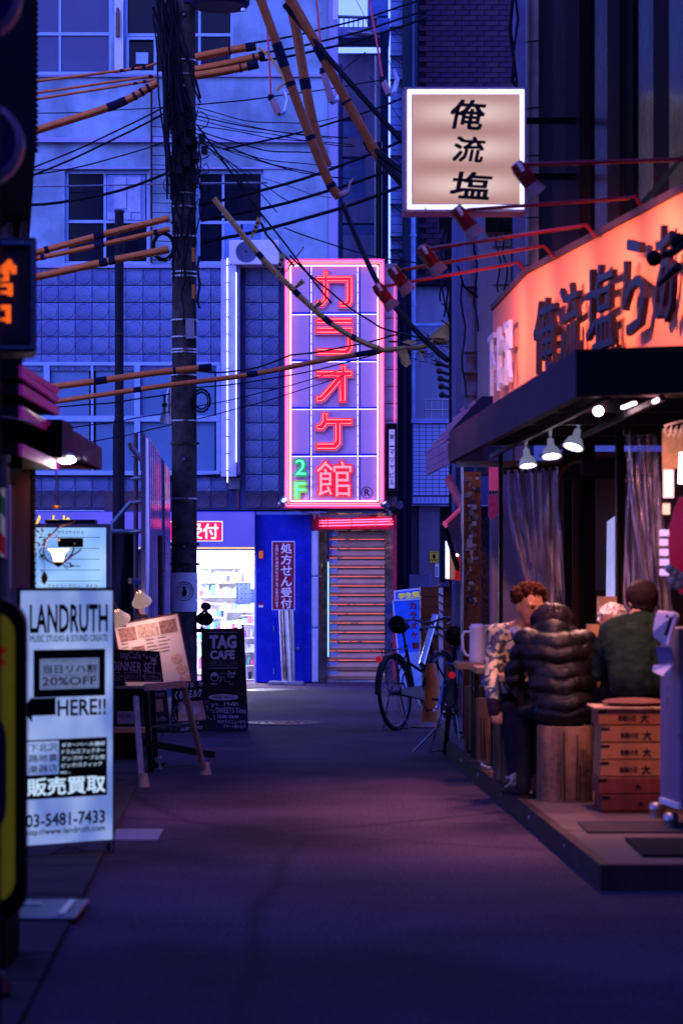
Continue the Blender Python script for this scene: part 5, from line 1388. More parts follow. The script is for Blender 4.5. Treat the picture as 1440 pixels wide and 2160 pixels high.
rp = N.new('ShaderNodeValToRGB'); rp.color_ramp.interpolation = 'CONSTANT'; els = rp.color_ramp.elements
els[0].position = 0; els[0].color = (.8, .8, .85, 1); els[1].position = .25; els[1].color = (.7, .01, .03, 1)
for p_, c_ in ((.5, (.8, .8, .85, 1)), (.75, (.02, .16, .12, 1))): e_ = els.new(p_); e_.color = c_
L.new(fr.outputs[0], rp.inputs[0]); L.new(rp.outputs[0], b_.inputs['Base Color']); L.new(rp.outputs[0], b_.inputs['Emission Color']); b_.inputs['Emission Strength'].default_value = .06; b_.inputs['Roughness'].default_value = .1
q = MB(); q.cyl(P(-4, 1175, B2), P(-4, 1030, B2), .036, n=20); q.build('cylinder', m_, bp2, smooth=True)
q = MB(); q.cyl(P(2, 1030, B2), P(2, 985, B2), .045, n=20); q.cyl(P(2, 975, B2), P(2, 960, B2), .05, n=20); q.cyl(P(2, 985, B2), P(2, 975, B2), .035, n=20); q.cyl(P(2, 1178, B2), P(2, 1260, B2), .045, n=20); q.build('cap', STEEL, bp2, smooth=True)
q = MB(); q.box(PX(17, B2), PX(20, B2), B2, B2 + .02, PZ(1250, B2), PZ(985, B2)); q.build('glass_edge', CHROME, bp2)

# yellow rounded floor sign with black rim, nearest left
ys = thing('yellow_sign', 'yellow rounded sign with a red starburst and thick black rim, very near at left', 'sign', (PX(10, 9.3), 9.3, 0))
Y = 9.3
def rrect(x0, x1, y0_, y1_, r, n=8):
    out = []
    for (cx, cy_, a0) in ((x1 - r, y0_ + r, -90), (x1 - r, y1_ - r, 0), (x0 + r, y1_ - r, 90), (x0 + r, y0_ + r, 180)):
        for k in range(n + 1): a = math.radians(a0 + 90 * k / n); out.append((cx + r * math.cos(a), cy_ + r * math.sin(a)))
    return out
q = MB(); q.prism([P(x, y, Y) for x, y in rrect(-190, 52, 1262, 1945, 60)], (0, .10, 0)); q.build('rim', BLACK, ys)
q = MB(); q.prism([P(x, y, Y - .004) for x, y in rrect(-160, 32, 1290, 1905, 50)], (0, .003, 0)); q.build('face', M('deep yellow print', (.34, .27, .01), .5, em=(.6, .5, .01), es=.05), ys)
q = MB(); q.prism([P(x, y, Y - .008) for x, y in rrect(-160, 14, 1480, 1780, 80)], (0, .003, 0)); q.build('navy_print', M('navy print', (.01, .01, .06), .5), ys)
q = MB(); pts = []
for k in range(24):
    a = 2 * PI * k / 24; r_ = 62 if k % 2 else 44; pts.append(P(-42 + r_ * math.cos(a), 1385 + r_ * math.sin(a), Y - .007))
q.prism(pts, (0, .003, 0)); q.build('starburst', M('red starburst print', (.6, .03, .02), .5, em=(.7, .02, .01), es=.1), ys)
q = MB(); q.box(PX(-150, Y), PX(20, Y), Y - .1, Y + .3, 0, PZ(1935, Y)); q.build('base', BLACK, ys)
# unidentified blurred red thing at the very corner
rt = thing('red_object', 'blurred dark red rounded object with a bright edge at the lower left corner', 'road object', (PX(0, 8.6), 8.6, 0))
q = MB(); q.tube([P(-30, 2150, 8.9), P(8, 2080, 8.6)], [.05, .03], 12); q.build('body', M('dark red rubber', (.25, .03, .03), .5), rt, smooth=True)
q = MB(); q.tube([P(-12, 2068, 8.5), P(8, 2052, 8.5)], .008, 8); q.build('edge', STEEL, rt)

# ------------------------------------------------------------------ music studio light box
Y = 13.2
LT = thing('floor_sign', 'tall glowing white-blue floor sign of a music studio with phone number', 'light box sign', (PX(135, Y), Y, 0))
TLx, TRx = 44, 240
# frame is a slightly turned box: left edge nearer
def LP(u, v, d=0.0):
    """u 0..1 across, v 0..1 down the face"""
    A, B = Vector((PX(42, 13.0), 13.0, 0)), Vector((PX(240, 13.35), 13.35, 0))
    x = A.lerp(B, u); z = PZ(1244, 13.1) + (PZ(1800, 13.1) - PZ(1244, 13.1)) * v
    n = Vector(((B - A).y, -(B - A).x, 0)).normalized()
    return Vector((x.x, x.y, z)) + n * d
def LQ(mb, u0, u1, v0, v1, d0, d1): mb.prism([LP(u0, v0, d0), LP(u1, v0, d0), LP(u1, v1, d0), LP(u0, v1, d0)], LP(0, 0, d1) - LP(0, 0, d0))
def LTX(mb, s, u0, u1, v0, v1, d, bold=0, shear=0): 
    ux = LP(1, 0) - LP(0, 0); W_ = ux.length; H2 = PZ(1244, 13.1) - PZ(1800, 13.1)
    mb.text(s, LP(u0, v1, d), ux, (0, 0, 1), (u1 - u0) * W_, (v1 - v0) * H2, bold=bold, shear=shear)
q = MB(); LQ(q, -.02, 1.02, -.008, 1.02, -.16, -.002); q.build('case', M('dark maroon case', (.05, .02, .04), .4), LT, bevel=.008)
LITE = EV('backlit acrylic', (.36, .48, .90), .85, (.15, .24, .66), 5, .6)
q = MB(); LQ(q, .01, .985, .004, .965, .001, .004); q.build('face', LITE, LT)
q = MB(); LQ(q, .01, .985, .968, 1.012, .001, .006); q.build('foot_strip', M('grey strip', (.3, .28, .38), .5), LT)
q = MB(); LTX(q, 'LANDRUTH', .10, .93, .055, .165, .006, .03); LTX(q, 'HERE!!', .39, .91, .418, .482, .006, .03)
LTX(q, '03-5481-7433', .06, .90, .848, .898, .006, .028); LTX(q, 'http://www.landruth.com', .05, .90, .905, .935, .006, .02)
LTX(q, 'MUSIC STUDIO & SOUND CREATE', .10, .93, .172, .198, .006, .02); q.build('lettering', INK, LT)
q = MB(); LQ(q, .14, .90, .228, .408, .005, .008); LQ(q, .10, .37, .410, .476, .005, .008); q.prism([LP(.02, .452, .008), LP(.12, .405, .008), LP(.12, .500, .008)], LP(0, 0, .011) - LP(0, 0, .008)); LQ(q, .05, .92, .568, .792, .005, .008)
q.build('dark_block', INK, LT)
q = MB(); LQ(q, .20, .83, .262, .378, .010, .012); q.build('notice_card', M('grey card', (.34, .40, .58), .4, em=(.3, .4, .75), es=.3), LT)
q = MB(); LTX(q, '当日リハ割', .23, .80, .285, .318, .014, .02); LTX(q, 'ライブ当日に練習するバンドはお得', .22, .80, .266, .274, .014); LTX(q, 'ライブ当日のご利用がとてもお得です', .22, .80, .322, .330, .014); LTX(q, '前日までにご予約ください', .22, .80, .368, .373, .014); q.build('card_lettering', INK, LT)
q = MB(); LTX(q, '20%OFF', .22, .80, .332, .364, .014, .02); q.build('card_offer', M('brown orange print', (.35, .16, .12), .5), LT)
q = MB(); LQ(q, .06, .40, .574, .700, .009, .011); q.build('white_block', LITE, LT)
q = MB()
for r, s in enumerate(('下北沢', '路地裏', '楽器店')): LTX(q, s, .085, .385, .582 + r * .040, .612 + r * .040, .013, .012)
q.build('block_lettering', INK, LT)
q = MB(); LTX(q, '販売買取', .07, .90, .712, .780, .010, .03)
for r, s in enumerate(('ギター/ベース/機材', 'ドラム/エフェクター', 'アンプ/ケーブル他', 'ピック/スティック')): LTX(q, s, .43, .89 - .03 * (r == 3), .583 + r * .026, .600 + r * .026, .010, .005, .12)
LTX(q, 'etc...', .42, .53, .690, .700, .010); q.build('light_lettering', E('lit letters', (.55, .75, 1), .8), LT)
q = MB(); LQ(q, .02, 1.0, 1.02, 1.04, -.2, .02)
for u in (.05, .95): q.cyl(LP(u, 1.04, -.16), LP(u, 1.04, .02), .03, n=10)
q.build('base', BLACKM, LT)
q = MB()
for u in (.06, .95): p_ = LP(u, 1, -.02); q.cyl((p_.x - .02, p_.y, .035), (p_.x + .02, p_.y, .035), .034, n=12); p_ = LP(u, 1, -.14); q.cyl((p_.x - .02, p_.y, .035), (p_.x + .02, p_.y, .035), .034, n=12)
q.pieces('caster', RUBBER, LT)
q = MB(); q.tube([LP(-.02 + i * .1, 1.0 + .02 * math.sin(i * .9), .02) for i in range(11)], .004, 5); q.build('cord', M('brown cord', (.12, .03, .04), .5), LT)

# ------------------------------------------------------------------ tenant light box
Y = 21.0
tn = thing('tenant_sign', 'pale blue backlit tenant board with ruled lines and katakana names', 'light box sign', tuple(P(150, 1450, Y)))
q = MB(); q.box(PX(60, Y), PX(232, Y), Y, Y + .2, 0.0, PZ(1105, Y)); q.build('case', M('pinkish grey sign case', (.25, .22, .32), .45), tn, bevel=.01)
q = MB(); q.box(PX(66, Y), PX(224, Y), Y - .008, Y - .002, PZ(1430, Y), PZ(1113, Y)); q.build('face', EV('tenant acrylic', (.36, .62, 1.0), 1.0, (.14, .34, .88), 3, .8), tn)
q = MB(); 
for i, y in enumerate((1133, 1156, 1179, 1202, 1225, 1248)): q.box(PX(85, Y), PX(211, Y), Y - .012, Y - .009, PZ(y + 1, Y), PZ(y, Y))
def tt(mb, s, x0, x1, y0_, y1_, bold=0.0, YY=Y, dd=.012, shear=0): mb.text(s, (PX(x0, YY), YY - dd, PZ(y1_, YY)), (1, 0, 0), (0, 0, 1), PX(x1, YY) - PX(x0, YY), PZ(y0_, YY) - PZ(y1_, YY), bold=bold, shear=shear)
tt(q, 'サウスサイド Ⅱ', 121, 176, 1119, 1127, .005); tt(q, 'ファミリーサロン　タナカ', 101, 206, 1232, 1240, .005)
for y, s in ((1186, '1F'), (1207, '1F'), (1229, '1F')): tt(q, s, 88, 93, y - 4, y + 2)
q.box(PX(123, Y), PX(176, Y), Y - .012, Y - .009, PZ(1154, Y), PZ(1135, Y)); tt(q, 'hair & make', 135, 170, 1191, 1196)
q.build('lettering', INK, tn)
q = MB(); q.box(PX(95, Y), PX(200, Y), Y + .02, Y + .25, PZ(1104, Y), PZ(1096, Y)); q.build('top_cap', M('navy cap', (.01, .015, .08), .5), tn)

# ornamental wall lamp and hangings
wlp = thing('wall_lamp', 'wrought-iron vine lamp with a glowing tulip glass shade on the left', 'lamp', tuple(P(125, 1190, 16)))
Y = 16.0
q = MB(); q.lathe([(.012, -.075), (.030, -.07), (.040, -.035), (.050, -.005), (.075, .018)], P(124, 1163, Y), n=16); q.build('glass_shade', E('warm tulip glass', (1, .62, .38), 3.0), wlp, smooth=True)
q = MB(); q.lathe([(0, -.105), (.02, -.095), (.035, -.075), (.03, -.068)], P(124, 1163, Y), n=12)
q.tube([P(130, 1105, Y), P(115, 1122, Y), P(97, 1140, Y), P(92, 1165, Y), P(100, 1182, Y), P(122, 1192, Y), P(140, 1183, Y), P(152, 1168, Y), P(158, 1155, Y)], .006, 5)
q.tube([P(122, 1112, Y), P(150, 1103, Y), P(160, 1098, Y)], .004, 4); q.tube([P(128, 1188, Y), P(142, 1180, Y), P(156, 1170, Y), P(168, 1162, Y)], .005, 4); q.tube([P(132, 1188, Y), P(140, 1198, Y), P(150, 1196, Y), P(147, 1188, Y), P(138, 1188, Y)], .003, 4)
q.build('vine_arm', M('bronze vine', (.10, .035, .02), .5, .4), wlp)
q = MB(); random.seed(3)
for (x, y) in [(104, 1128), (120, 1130), (125, 1137), (98, 1165), (103, 1170), (108, 1175), (88, 1172), (136, 1173), (141, 1170), (152, 1156), (158, 1146), (166, 1162), (153, 1194), (149, 1190), (170, 1160)] + [(random.uniform(76, 96), random.uniform(1104, 1180)) for _ in range(34)]:
    c = P(x, y, Y); a = random.random() * 6; r_ = random.uniform(.009, .017)
    q.add([c + Vector((r_ * math.cos(a), .004, r_ * math.sin(a))), c + Vector((r_ * .5 * math.cos(a + 1.6), -.006, r_ * .5 * math.sin(a + 1.6))), c + Vector((-r_ * math.cos(a), .003, -r_ * math.sin(a))), c + Vector((r_ * .5 * math.cos(a - 1.6), -.006, r_ * .5 * math.sin(a - 1.6)))], [(0, 1, 2, 3)])
q.build('leaf_cluster', M('dark bronze leaf', (.05, .015, .015), .5, .3), wlp, kind='stuff')
point('wall_lamp_glow', P(124, 1160, Y), 5, (1, .6, .35), .04)
hl = thing('hanging_leaf', 'small pointed leaf ornament on a thin chain before the tenant board', 'ornament', tuple(P(94, 1232, Y)))
q = MB(); q.prism([P(94, 1204, Y), P(99, 1212, Y), P(101.5, 1219, Y), P(98, 1227, Y), P(94, 1234, Y), P(90, 1227, Y), P(87, 1219, Y), P(90, 1211, Y)], (0, .01, 0)); q.build('leaf', M('brown glass leaf', (.16, .06, .03), .4), hl)
q = MB(); q.tube([P(94, 1180, Y), P(94, 1206, Y)], .0018, 3); q.build('chain', BLACKM, hl)
hc = thing('hanging_chain', 'long twisted chain with a small dish hanging from the left awning', 'chain', tuple(P(118, 1062, Y)))
q = MB()
for i in range(24): c = P(119 + math.sin(i) * .6, 994 + i * 2.8, Y); q.tube([c + Vector((.006 * math.cos(a), .004 * math.sin(a + i), .010 * math.sin(a))) for a in [k * 1.05 for k in range(6)]], .002, 3, closed=True)
q.pieces('link', M('brass chain', (.3, .18, .1), .4, .6), hc)
q = MB(); q.lathe([(0, -.01), (.03, .0), (.04, .012)], P(119, 1070, Y), n=10); q.build('dish', M('brass dish', (.3, .16, .08), .4, .6), hc)

# ------------------------------------------------------------------ café boards on the left
CHALK = M('blackboard', (.022, .014, .022), .6, amt=.2, sc=3)
CHK = M('chalk lettering', (.42, .40, .52), .8, amt=.1)
def bil(c, u, v):
    """point inside the four-cornered board c = TL, TR, BR, BL"""
    return (c[0].lerp(c[1], u)).lerp(c[3].lerp(c[2], u), v)
class Board:
    def __init__(self, corners_px, Yb, lean=.0, th=.03):
        (a, b_, c, d) = corners_px
        self.c = [P(*a, Yb + lean), P(*b_, Yb + lean), P(*c, Yb), P(*d, Yb)]
        self.ux = (self.c[1] - self.c[0]); self.uz = (self.c[0] - self.c[3]); self.n = self.ux.cross(self.uz).normalized(); self.th = th
        self.w = self.ux.length; self.h = self.uz.length
    def pt(self, u, v, d=0): return bil(self.c, u, v) + self.n * d
    def body(self, mb, d0=0.0): mb.prism([self.pt(0, 0, d0), self.pt(1, 0, d0), self.pt(1, 1, d0), self.pt(0, 1, d0)], -self.n * self.th)
    def rect(self, mb, u0, v0, u1, v1, d=.002, t=.0015): mb.prism([self.pt(u0, v0, d), self.pt(u1, v0, d), self.pt(u1, v1, d), self.pt(u0, v1, d)], self.n * t)
    def text(self, mb, s, u0, v0, u1, v1, bold=0., d=.004, shear=0.): mb.text(s, self.pt(u0, v1, d), self.ux, self.uz, (u1 - u0) * self.w, (v1 - v0) * self.h, bold=bold, shear=shear)
    def line(self, mb, u0, v0, u1, v1, r=.002, d=.004): mb.tube([self.pt(u0, v0, d), self.pt(u1, v1, d)], r, 4)

# TAG CAFE
bd = Board(((425, 1326), (515, 1325), (520, 1541), (424, 1541)), 24.2, .12)
o = thing('cafe_board', 'tall black chalkboard reading TAG CAFE before the lit pharmacy', 'chalkboard', tuple(P(470, 1541, 24.2)))
q = MB(); bd.body(q); q.build('board', CHALK, o, bevel=.003)
q = MB()
for x in (0.03, .97): q.bar(bd.pt(x, 0, -.04), Vector((bd.pt(x, 1, 0).x, 24.75, .0)), .02, .03)
q.pieces('back_leg', BLACK, o)
q = MB()
bd.text(q, 'TAG', .18, .065, .82, .20, .055); bd.text(q, 'CAFE', .20, .215, .78, .305, .045)
bd.line(q, .16, .04, .84, .038); bd.line(q, .16, .39, .84, .39); bd.text(q, '2nd', .60, .42, .78, .455, .02); bd.text(q, 'FLOOR', .60, .462, .76, .485)
for (a, b_) in (((.42, .44), (.58, .44)), ((.46, .44), (.46, .48)), ((.46, .48), (.54, .48)), ((.54, .48), (.54, .52)), ((.54, .52), (.64, .52)), ((.64, .52), (.64, .55)), ((.64, .55), (.72, .55))): bd.line(q, *a, *b_, r=.0012)
q.tube([bd.pt(.30 + .085 * math.cos(a) * 1.0, .475 + .042 * math.sin(a), .004) for a in [k * PI / 8 for k in range(16)]], .003, 4, closed=True)
q.tube([bd.pt(.40 + .05 * math.cos(a), .50 + .03 * math.sin(a), .004) for a in [-1.3 + k * .37 for k in range(8)]], .003, 4)
q.prism([bd.pt(.30 + .08 * math.cos(a), .465 + .030 * math.sin(a) * (1 if math.sin(a) < 0 else .1), .003) for a in [k * PI / 8 for k in range(16)]], bd.n * .001)
bd.rect(q, .22, .54, .36, .548)
bd.text(q, 'OPEN', .20, .735, .40, .775, .0); bd.text(q, '-12:00', .44, .725, .84, .775, .035); bd.text(q, 'CLOSE', .20, .79, .42, .83, .0); bd.text(q, '0:00', .54, .785, .84, .83, .035)
bd.text(q, 'T03-6450-7253', .16, .85, .84, .895, .012)
q.build('chalk_lettering', CHK, o)
q = MB(); bd.text(q, 'SHIMOKITAZAWA', .17, .315, .85, .37, -.004); q.build('faint_lettering', M('dim chalk', (.14, .12, .18), .8), o)
q = MB(); q.prism([bd.pt(.5 + .34 * math.cos(a) + (.0 if True else 0), .675 + .030 * math.sin(a), .003) for a in [k * PI / 10 for k in range(20)]], bd.n * .001); q.build('chalk_oval', CHK, o)
q = MB(); bd.text(q, 'FREE Wi-Fi', .26, .658, .76, .692, .012, d=.006); q.build('oval_lettering', INK, o)
b2 = Board(((452, 1488), (522, 1489), (522, 1541), (455, 1541)), 24.0, .03)
o = thing('cafe_board', 'low blue-black chalkboard with dessert time notes leaning on the tall black board', 'chalkboard', tuple(P(490, 1541, 24.0)))
q = MB(); b2.body(q); q.build('board', M('blue black board', (.012, .02, .06), .6), o)
q = MB(); b2.text(q, 'SWEETS Time', .05, .08, .95, .30, .01); b2.text(q, '12:00-20:00', .08, .38, .72, .50, .03); b2.text(q, 'Wi-Fiでメニューから', .06, .56, .92, .72, .01); b2.text(q, 'デザート選べます', .25, .76, .92, .90, .012); q.build('chalk_lettering', CHK, o)
# くるみミルク
b3 = Board(((366, 1441), (431, 1434), (457, 1540), (360, 1546)), 23.4, .12)
o = thing('cafe_board', 'tilted black café poster with a walnut milk photo leaning at the pole foot', 'chalkboard', tuple(P(410, 1546, 23.4)))
q = MB(); b3.body(q); q.build('board', CHALK, o)
PINKCH = M('pinkish white chalk', (.72, .60, .66), .7)
q = MB(); b3.text(q, 'おすすめ', .12, .02, .66, .13, .01); b3.text(q, 'くるみミルク', .06, .17, .93, .34, .035); b3.text(q, 'くるみを贅沢に使用した', .06, .82, .88, .89, .0); b3.text(q, 'ほろ苦ドリンクです', .22, .91, .92, .98, .0)
for k in range(8): b3.line(q, .86, .07, .86 + .09 * math.cos(k * PI / 4), .07 + .06 * math.sin(k * PI / 4), .002)
random.seed(5)
for k in range(26): u = random.choice([random.uniform(.03, .14), random.uniform(.86, .97)]); v = random.uniform(.4, .78); b3.rect(q, u, v, u + .02, v + .012)
q.build('chalk_lettering', PINKCH, o)
q = MB(); b3.rect(q, .17, .40, .82, .78); q.build('photo_ground', M('rusty pink photo', (.38, .14, .10), .6, c2=(.55, .3, .25), sc=25), o)
q = MB()
for (u, v, r_) in ((.34, .52, .07), (.50, .60, .09), (.62, .58, .08), (.30, .60, .05)): q.prism([b3.pt(u + r_ * math.cos(a) * 1.2, v + r_ * math.sin(a) * .9, .0045 + u * .001) for a in [k * PI / 6 for k in range(12)]], b3.n * .0008)
q.pieces('photo_cream', M('cream photo print', (.7, .55, .52), .6), o)
# lit menu
b4 = Board(((239, 1319), (376, 1293), (405, 1437), (268, 1461)), 21.6, .15, .02)
o = thing('menu_board', 'large tilted white menu with food photos lit by two clamp lamps', 'menu board', tuple(P(335, 1461, 21.6)))
q = MB(); b4.body(q); q.build('board', M('menu paper', (.50, .40, .42), .35, amt=.08, sc=2), o)
q = MB()
for (a, b_, c, d) in ((.06, .07, .32, .27), (.68, .07, .94, .26), (.20, .37, .40, .50)): b4.rect(q, a, b_, c, d)
q.pieces('dark_photo', M('dark food photo', (.10, .04, .05), .4, c2=(.3, .18, .16), sc=40), o)
q = MB(); b4.rect(q, .34, .07, .66, .26); q.build('light_photo', M('light food photo', (.45, .3, .28), .4, c2=(.12, .06, .06), sc=35), o)
q = MB()
for (u, v) in ((.84, .64), (.88, .80), (.90, .94)):
    q.prism([b4.pt(u + .085 * math.cos(a), v + .075 * math.sin(a) * (1 if v < .9 else .7), .003) for a in [k * PI / 8 for k in range(16)]], b4.n * .001)
q.pieces('dish_photo', M('round dish photo', (.30, .12, .09), .4, c2=(.5, .35, .3), sc=45), o)
q = MB()
for r in range(13):
    v = .30 + r * .05
    for (a, b_) in ((.06, .18), (.44, .60), (.62, .80)):
        if a == .06 and v > .6: continue
        if a == .62 and v > .5: continue
        w_ = random.uniform(.6, 1) * (b_ - a); b4.rect(q, a, v, a + w_, v + .010, .003)
b4.text(q, '季節のパンケーキ', .06, .285, .34, .305, .0); b4.text(q, '自家製ドリンク', .42, .275, .62, .295, 0.); b4.text(q, 'お食事メニュー', .64, .27, .84, .29, 0.)
q.build('print', M('grey print', (.14, .10, .13), .6), o)
q = MB(); 
for (a, b_) in (((0, 0), (1, 0)), ((1, 0), (1, 1)), ((1, 1), (0, 1)), ((0, 1), (0, 0))): q.bar(b4.pt(*a, .005), b4.pt(*b_, .005), .012, .012)
q.build('frame', M('plum frame', (.10, .04, .07), .5), o)
# dinner set
b5 = Board(((238, 1369), (337, 1374), (345, 1438), (236, 1438)), 21.3, .04, .02)
o = thing('cafe_board', 'black chalkboard reading tagCafe DINNER SET in front of the lit menu', 'chalkboard', tuple(P(290, 1438, 21.3)))
q = MB(); b5.body(q); q.build('board', CHALK, o)
q = MB(); b5.text(q, 'tagCafe', .16, .06, .60, .32, .0); b5.text(q, 'DINNER SET', .0, .36, .94, .66, .012); b5.text(q, 'パン', .03, .76, .13, .92, 0.); b5.text(q, 'お好きなドリンク', .27, .76, .54, .92, 0.); b5.text(q, 'ミニデザート', .66, .78, .94, .92, 0.); b5.text(q, '+', .17, .78, .22, .88, .01); b5.text(q, '+', .59, .78, .64, .88, .01)
for (a, c) in ((.01, .15), (.25, .56), (.65, .96)):
    for (p0, p1) in (((a, .72), (c, .72)), ((c, .72), (c, .96)), ((c, .96), (a, .96)), ((a, .96), (a, .72))): b5.line(q, *p0, *p1, r=.0018)
for (u, v) in ((.66, .14), (.72, .22)):
    for k in range(4): b5.line(q, u - .03 * math.cos(k * .8), v - .06 * math.sin(k * .8), u + .03 * math.cos(k * .8), v + .06 * math.sin(k * .8), .0015)
b5.rect(q, .80, .22, .90, .32)
for u in (.80, .83, .87, .90): b5.line(q, u, .30, u - .01, .40, .003)
b5.line(q, .9, .22, .95, .14, .003); b5.line(q, .80, .24, .78, .16, .004)
q.build('chalk_lettering', M('rosy chalk', (.50, .36, .40), .8), o)
# lamps
def clamp_lamp(shade, elbow, base, label, Y, lit, aim, mat_arm):
    o = thing('clamp_lamp', label, 'lamp', tuple(P(*base, Y)), 'clamp lamps over the café menu')
    c = P(*shade, Y); d = (Vector(aim) - c).normalized()
    q = MB(); q.lathe([(.02, -.09), (.035, -.075), (.055, -.03), (.085, .02), (.09, .03), (.084, .03), (.05, -.03)], c, d, 18); q.build('shade', BLACKM if not lit else M('cream enamel shade', (.62, .45, .42), .35, em=(1, .6, .45), es=.25) if 'cream enamel shade' not in bpy.data.materials else bpy.data.materials['cream enamel shade'], o, smooth=True)
    if lit:
        q = MB(); q.ball(c + d * .005, .038, 10, 6); q.build('bulb', E('warm lamp bulb', (1, .62, .42), 22) if 'warm lamp bulb' not in bpy.data.materials else bpy.data.materials['warm lamp bulb'], o)
        spot('clamp_lamp_beam', c + d * .05, aim, 9, (1, .58, .48), 110, .7, .03)
    q = MB(); q.tube([c - d * .08, P(*elbow, Y), P(*base, Y)], .010, 6); q.build('arm', mat_arm, o)
    q = MB(); b_ = P(*base, Y); q.box(b_.x - .06, b_.x + .06, b_.y - .03, b_.y + .03, b_.z - .02, b_.z + .02); q.build('clamp', mat_arm, o)
    return o
clamp_lamp((253, 1303), (243, 1270), (252, 1318), 'lower left lit clamp lamp on the corner of the white menu', 21.35, True, b4.pt(.25, .5), WOODL)
clamp_lamp((298, 1265), (283, 1238), (298, 1300), 'upper lit desk lamp clipped to the top edge of the white menu', 21.35, True, b4.pt(.55, .4), WOODL)
clamp_lamp((432, 1302), (440, 1272), (424, 1330), 'black desk lamp between the utility pole and the pharmacy doorway', 24.4, False, P(425, 1440, 23.6), BLACKM)
q = MB(); q.ball(P(434, 1279, 24.5), .05, 10, 6, (1.1, .6, .9)); solo(q, 'lamp_head', BLACKM, 'glossy black lamp head beside the utility pole poster', 'lamp')
# small dark notice boards behind the easel
b6 = Board(((300, 1458), (352, 1456), (360, 1545), (300, 1547)), 21.0, .05, .02)
o = thing('cafe_board', 'small dark café board with a photo behind the folding easel', 'chalkboard', tuple(P(330, 1547, 21)))
q = MB(); b6.body(q); q.build('board', CHALK, o)
q = MB(); b6.rect(q, .40, .20, .80, .50); q.build('photo', M('brown dish photo', (.35, .16, .12), .5, c2=(.12, .05, .05), sc=40), o)
q = MB(); b6.text(q, 'くつろぎ', .42, .06, .9, .14); b6.text(q, 'モンブラン', .5, .62, .95, .72); b6.text(q, 'ケーキセット', .5, .80, .95, .9); q.build('chalk_lettering', CHK, o)
o = thing('menu_rack', 'dark low rack with a NEW! card and a pale wooden ledge beside the music sign', 'rack', tuple(P(280, 1600, 20)))
q = MB(); q.box(PX(236, 20), PX(300, 20), 20, 20.5, .0, PZ(1452, 20)); q.build('body', BLACK, o, bevel=.01)
q = MB(); q.box(PX(246, 19.9), PX(284, 19.9), 19.96, 19.98, PZ(1526, 20), PZ(1500, 20)); q.build('card', M('grey violet card', (.20, .17, .27), .7), o)
q = MB(); tt(q, 'NEW!', 251, 276, 1505, 1515, .01, 19.95, .002); q.build('lettering', INK, o)
q = MB(); q.box(PX(240, 19.9), PX(318, 19.9), 19.85, 20.0, PZ(1544, 20), PZ(1533, 20)); q.build('ledge', WOODL, o, bevel=.004)
# folding easel / trestle
ea = thing('folding_easel', 'dented pale metal folding easel with white feet standing in the road', 'easel', tuple(P(360, 1640, 18.4)))
q = MB()
for (a, b_, Y0, Y1) in (((287, 1470), (300, 1668), 18.2, 17.6), ((386, 1440), (432, 1634), 18.4, 18.7)):
    q = MB(); q.bar(P(*a, Y0), P(*b_, Y1), .045, .03); q.build('leg', M('scuffed pale tube', (.30, .24, .27), .45, .3, amt=.3, sc=14) if 'scuffed pale tube' not in bpy.data.materials else bpy.data.materials['scuffed pale tube'], ea, bevel=.005)
for (a, b_, Y0, Y1) in (((322, 1445), (330, 1630), 18.9, 19.3), ((306, 1450), (320, 1640), 18.5, 19.0)):
    q = MB(); q.bar(P(*a, Y0), P(*b_, Y1), .04, .03); q.build('leg', BLACKM, ea)
for (x, y, Y) in ((303, 1670, 17.6), (434, 1636, 18.7), (333, 1632, 19.3)):
    q = MB(); p_ = P(x, y, Y); q.lathe([(.028, .10), (.034, .06), (.045, .0), (0, 0)], (p_.x, p_.y, max(p_.z - .02, 0.0)), n=12); q.build('foot', M('worn white foot', (.40, .32, .34), .6) if 'worn white foot' not in bpy.data.materials else bpy.data.materials['worn white foot'], ea)
q = MB(); q.bar(P(305, 1450, 18.3), P(390, 1442, 18.4), .05, .05); q.build('top_bar', bpy.data.materials['scuffed pale tube'], ea)
q = MB(); q.bar(P(324, 1533, 18.8), P(405, 1529, 18.6), .03, .022); q.bar(P(345, 1618, 18.9), P(412, 1613, 18.75), .03, .02); q.build('cross_bar', GALV, ea)
q = MB(); q.bar(P(296, 1565, 18.6), P(447, 1592, 19.2), .07, .05); q.bar(P(330, 1600, 19.1), P(345, 1612, 19.0), .03, .03); q.build('base_rail', BLACKM, ea)

# ------------------------------------------------------------------ ramen shop on the right
RWALL = M('purple black plank', (.022, .009, .014), .7, amt=.35, sc=5, bump=.25, streak=True)
def wX(Y): return 1.585 + .043 * (21 - Y) if Y > 18.3 else 1.70 + .163 * (18.3 - Y)
def wY(px_):
    lo, hi = 12.0, 24.0
    for _ in range(40):
        m2 = (lo + hi) / 2
        if 720 + wX(m2) / m2 * FPX > px_: lo = m2
        else: hi = m2
    return lo
shop = thing('ramen_shop', 'dark two-storey ramen shop building with plank cladding along the right side', 'building', (2.0, 17, 0))
pts = [(wX(21.2) + .06, 21.2), (wX(18.3) + .06, 18.3), (wX(11.2) + .06, 11.2), (5.5, 11.2), (5.5, 21.2)]
q = MB(); q.prism([(x, y, 2.75) for x, y in pts], (0, 0, 6.5)); q.build('upper_wall', M('black cladding', (.005, .004, .008), .8), shop)
def panel_px(a, b_, mat, proud, name='plank', z0=2.8, z1=9.2):
    Y0, Y1 = wY(a), wY(b_)
    q = MB(); A = Vector((wX(Y0), Y0, z0)); B = Vector((wX(Y1), Y1, z0)); n_ = Vector((-(A.y - B.y), (A.x - B.x), 0)).normalized()
    if n_.x > 0: n_ = -n_
    q.prism([A + n_ * -.05, B + n_ * -.05, B + n_ * proud, A + n_ * proud], (0, 0, z1 - z0)); return q.build(name, mat, shop)
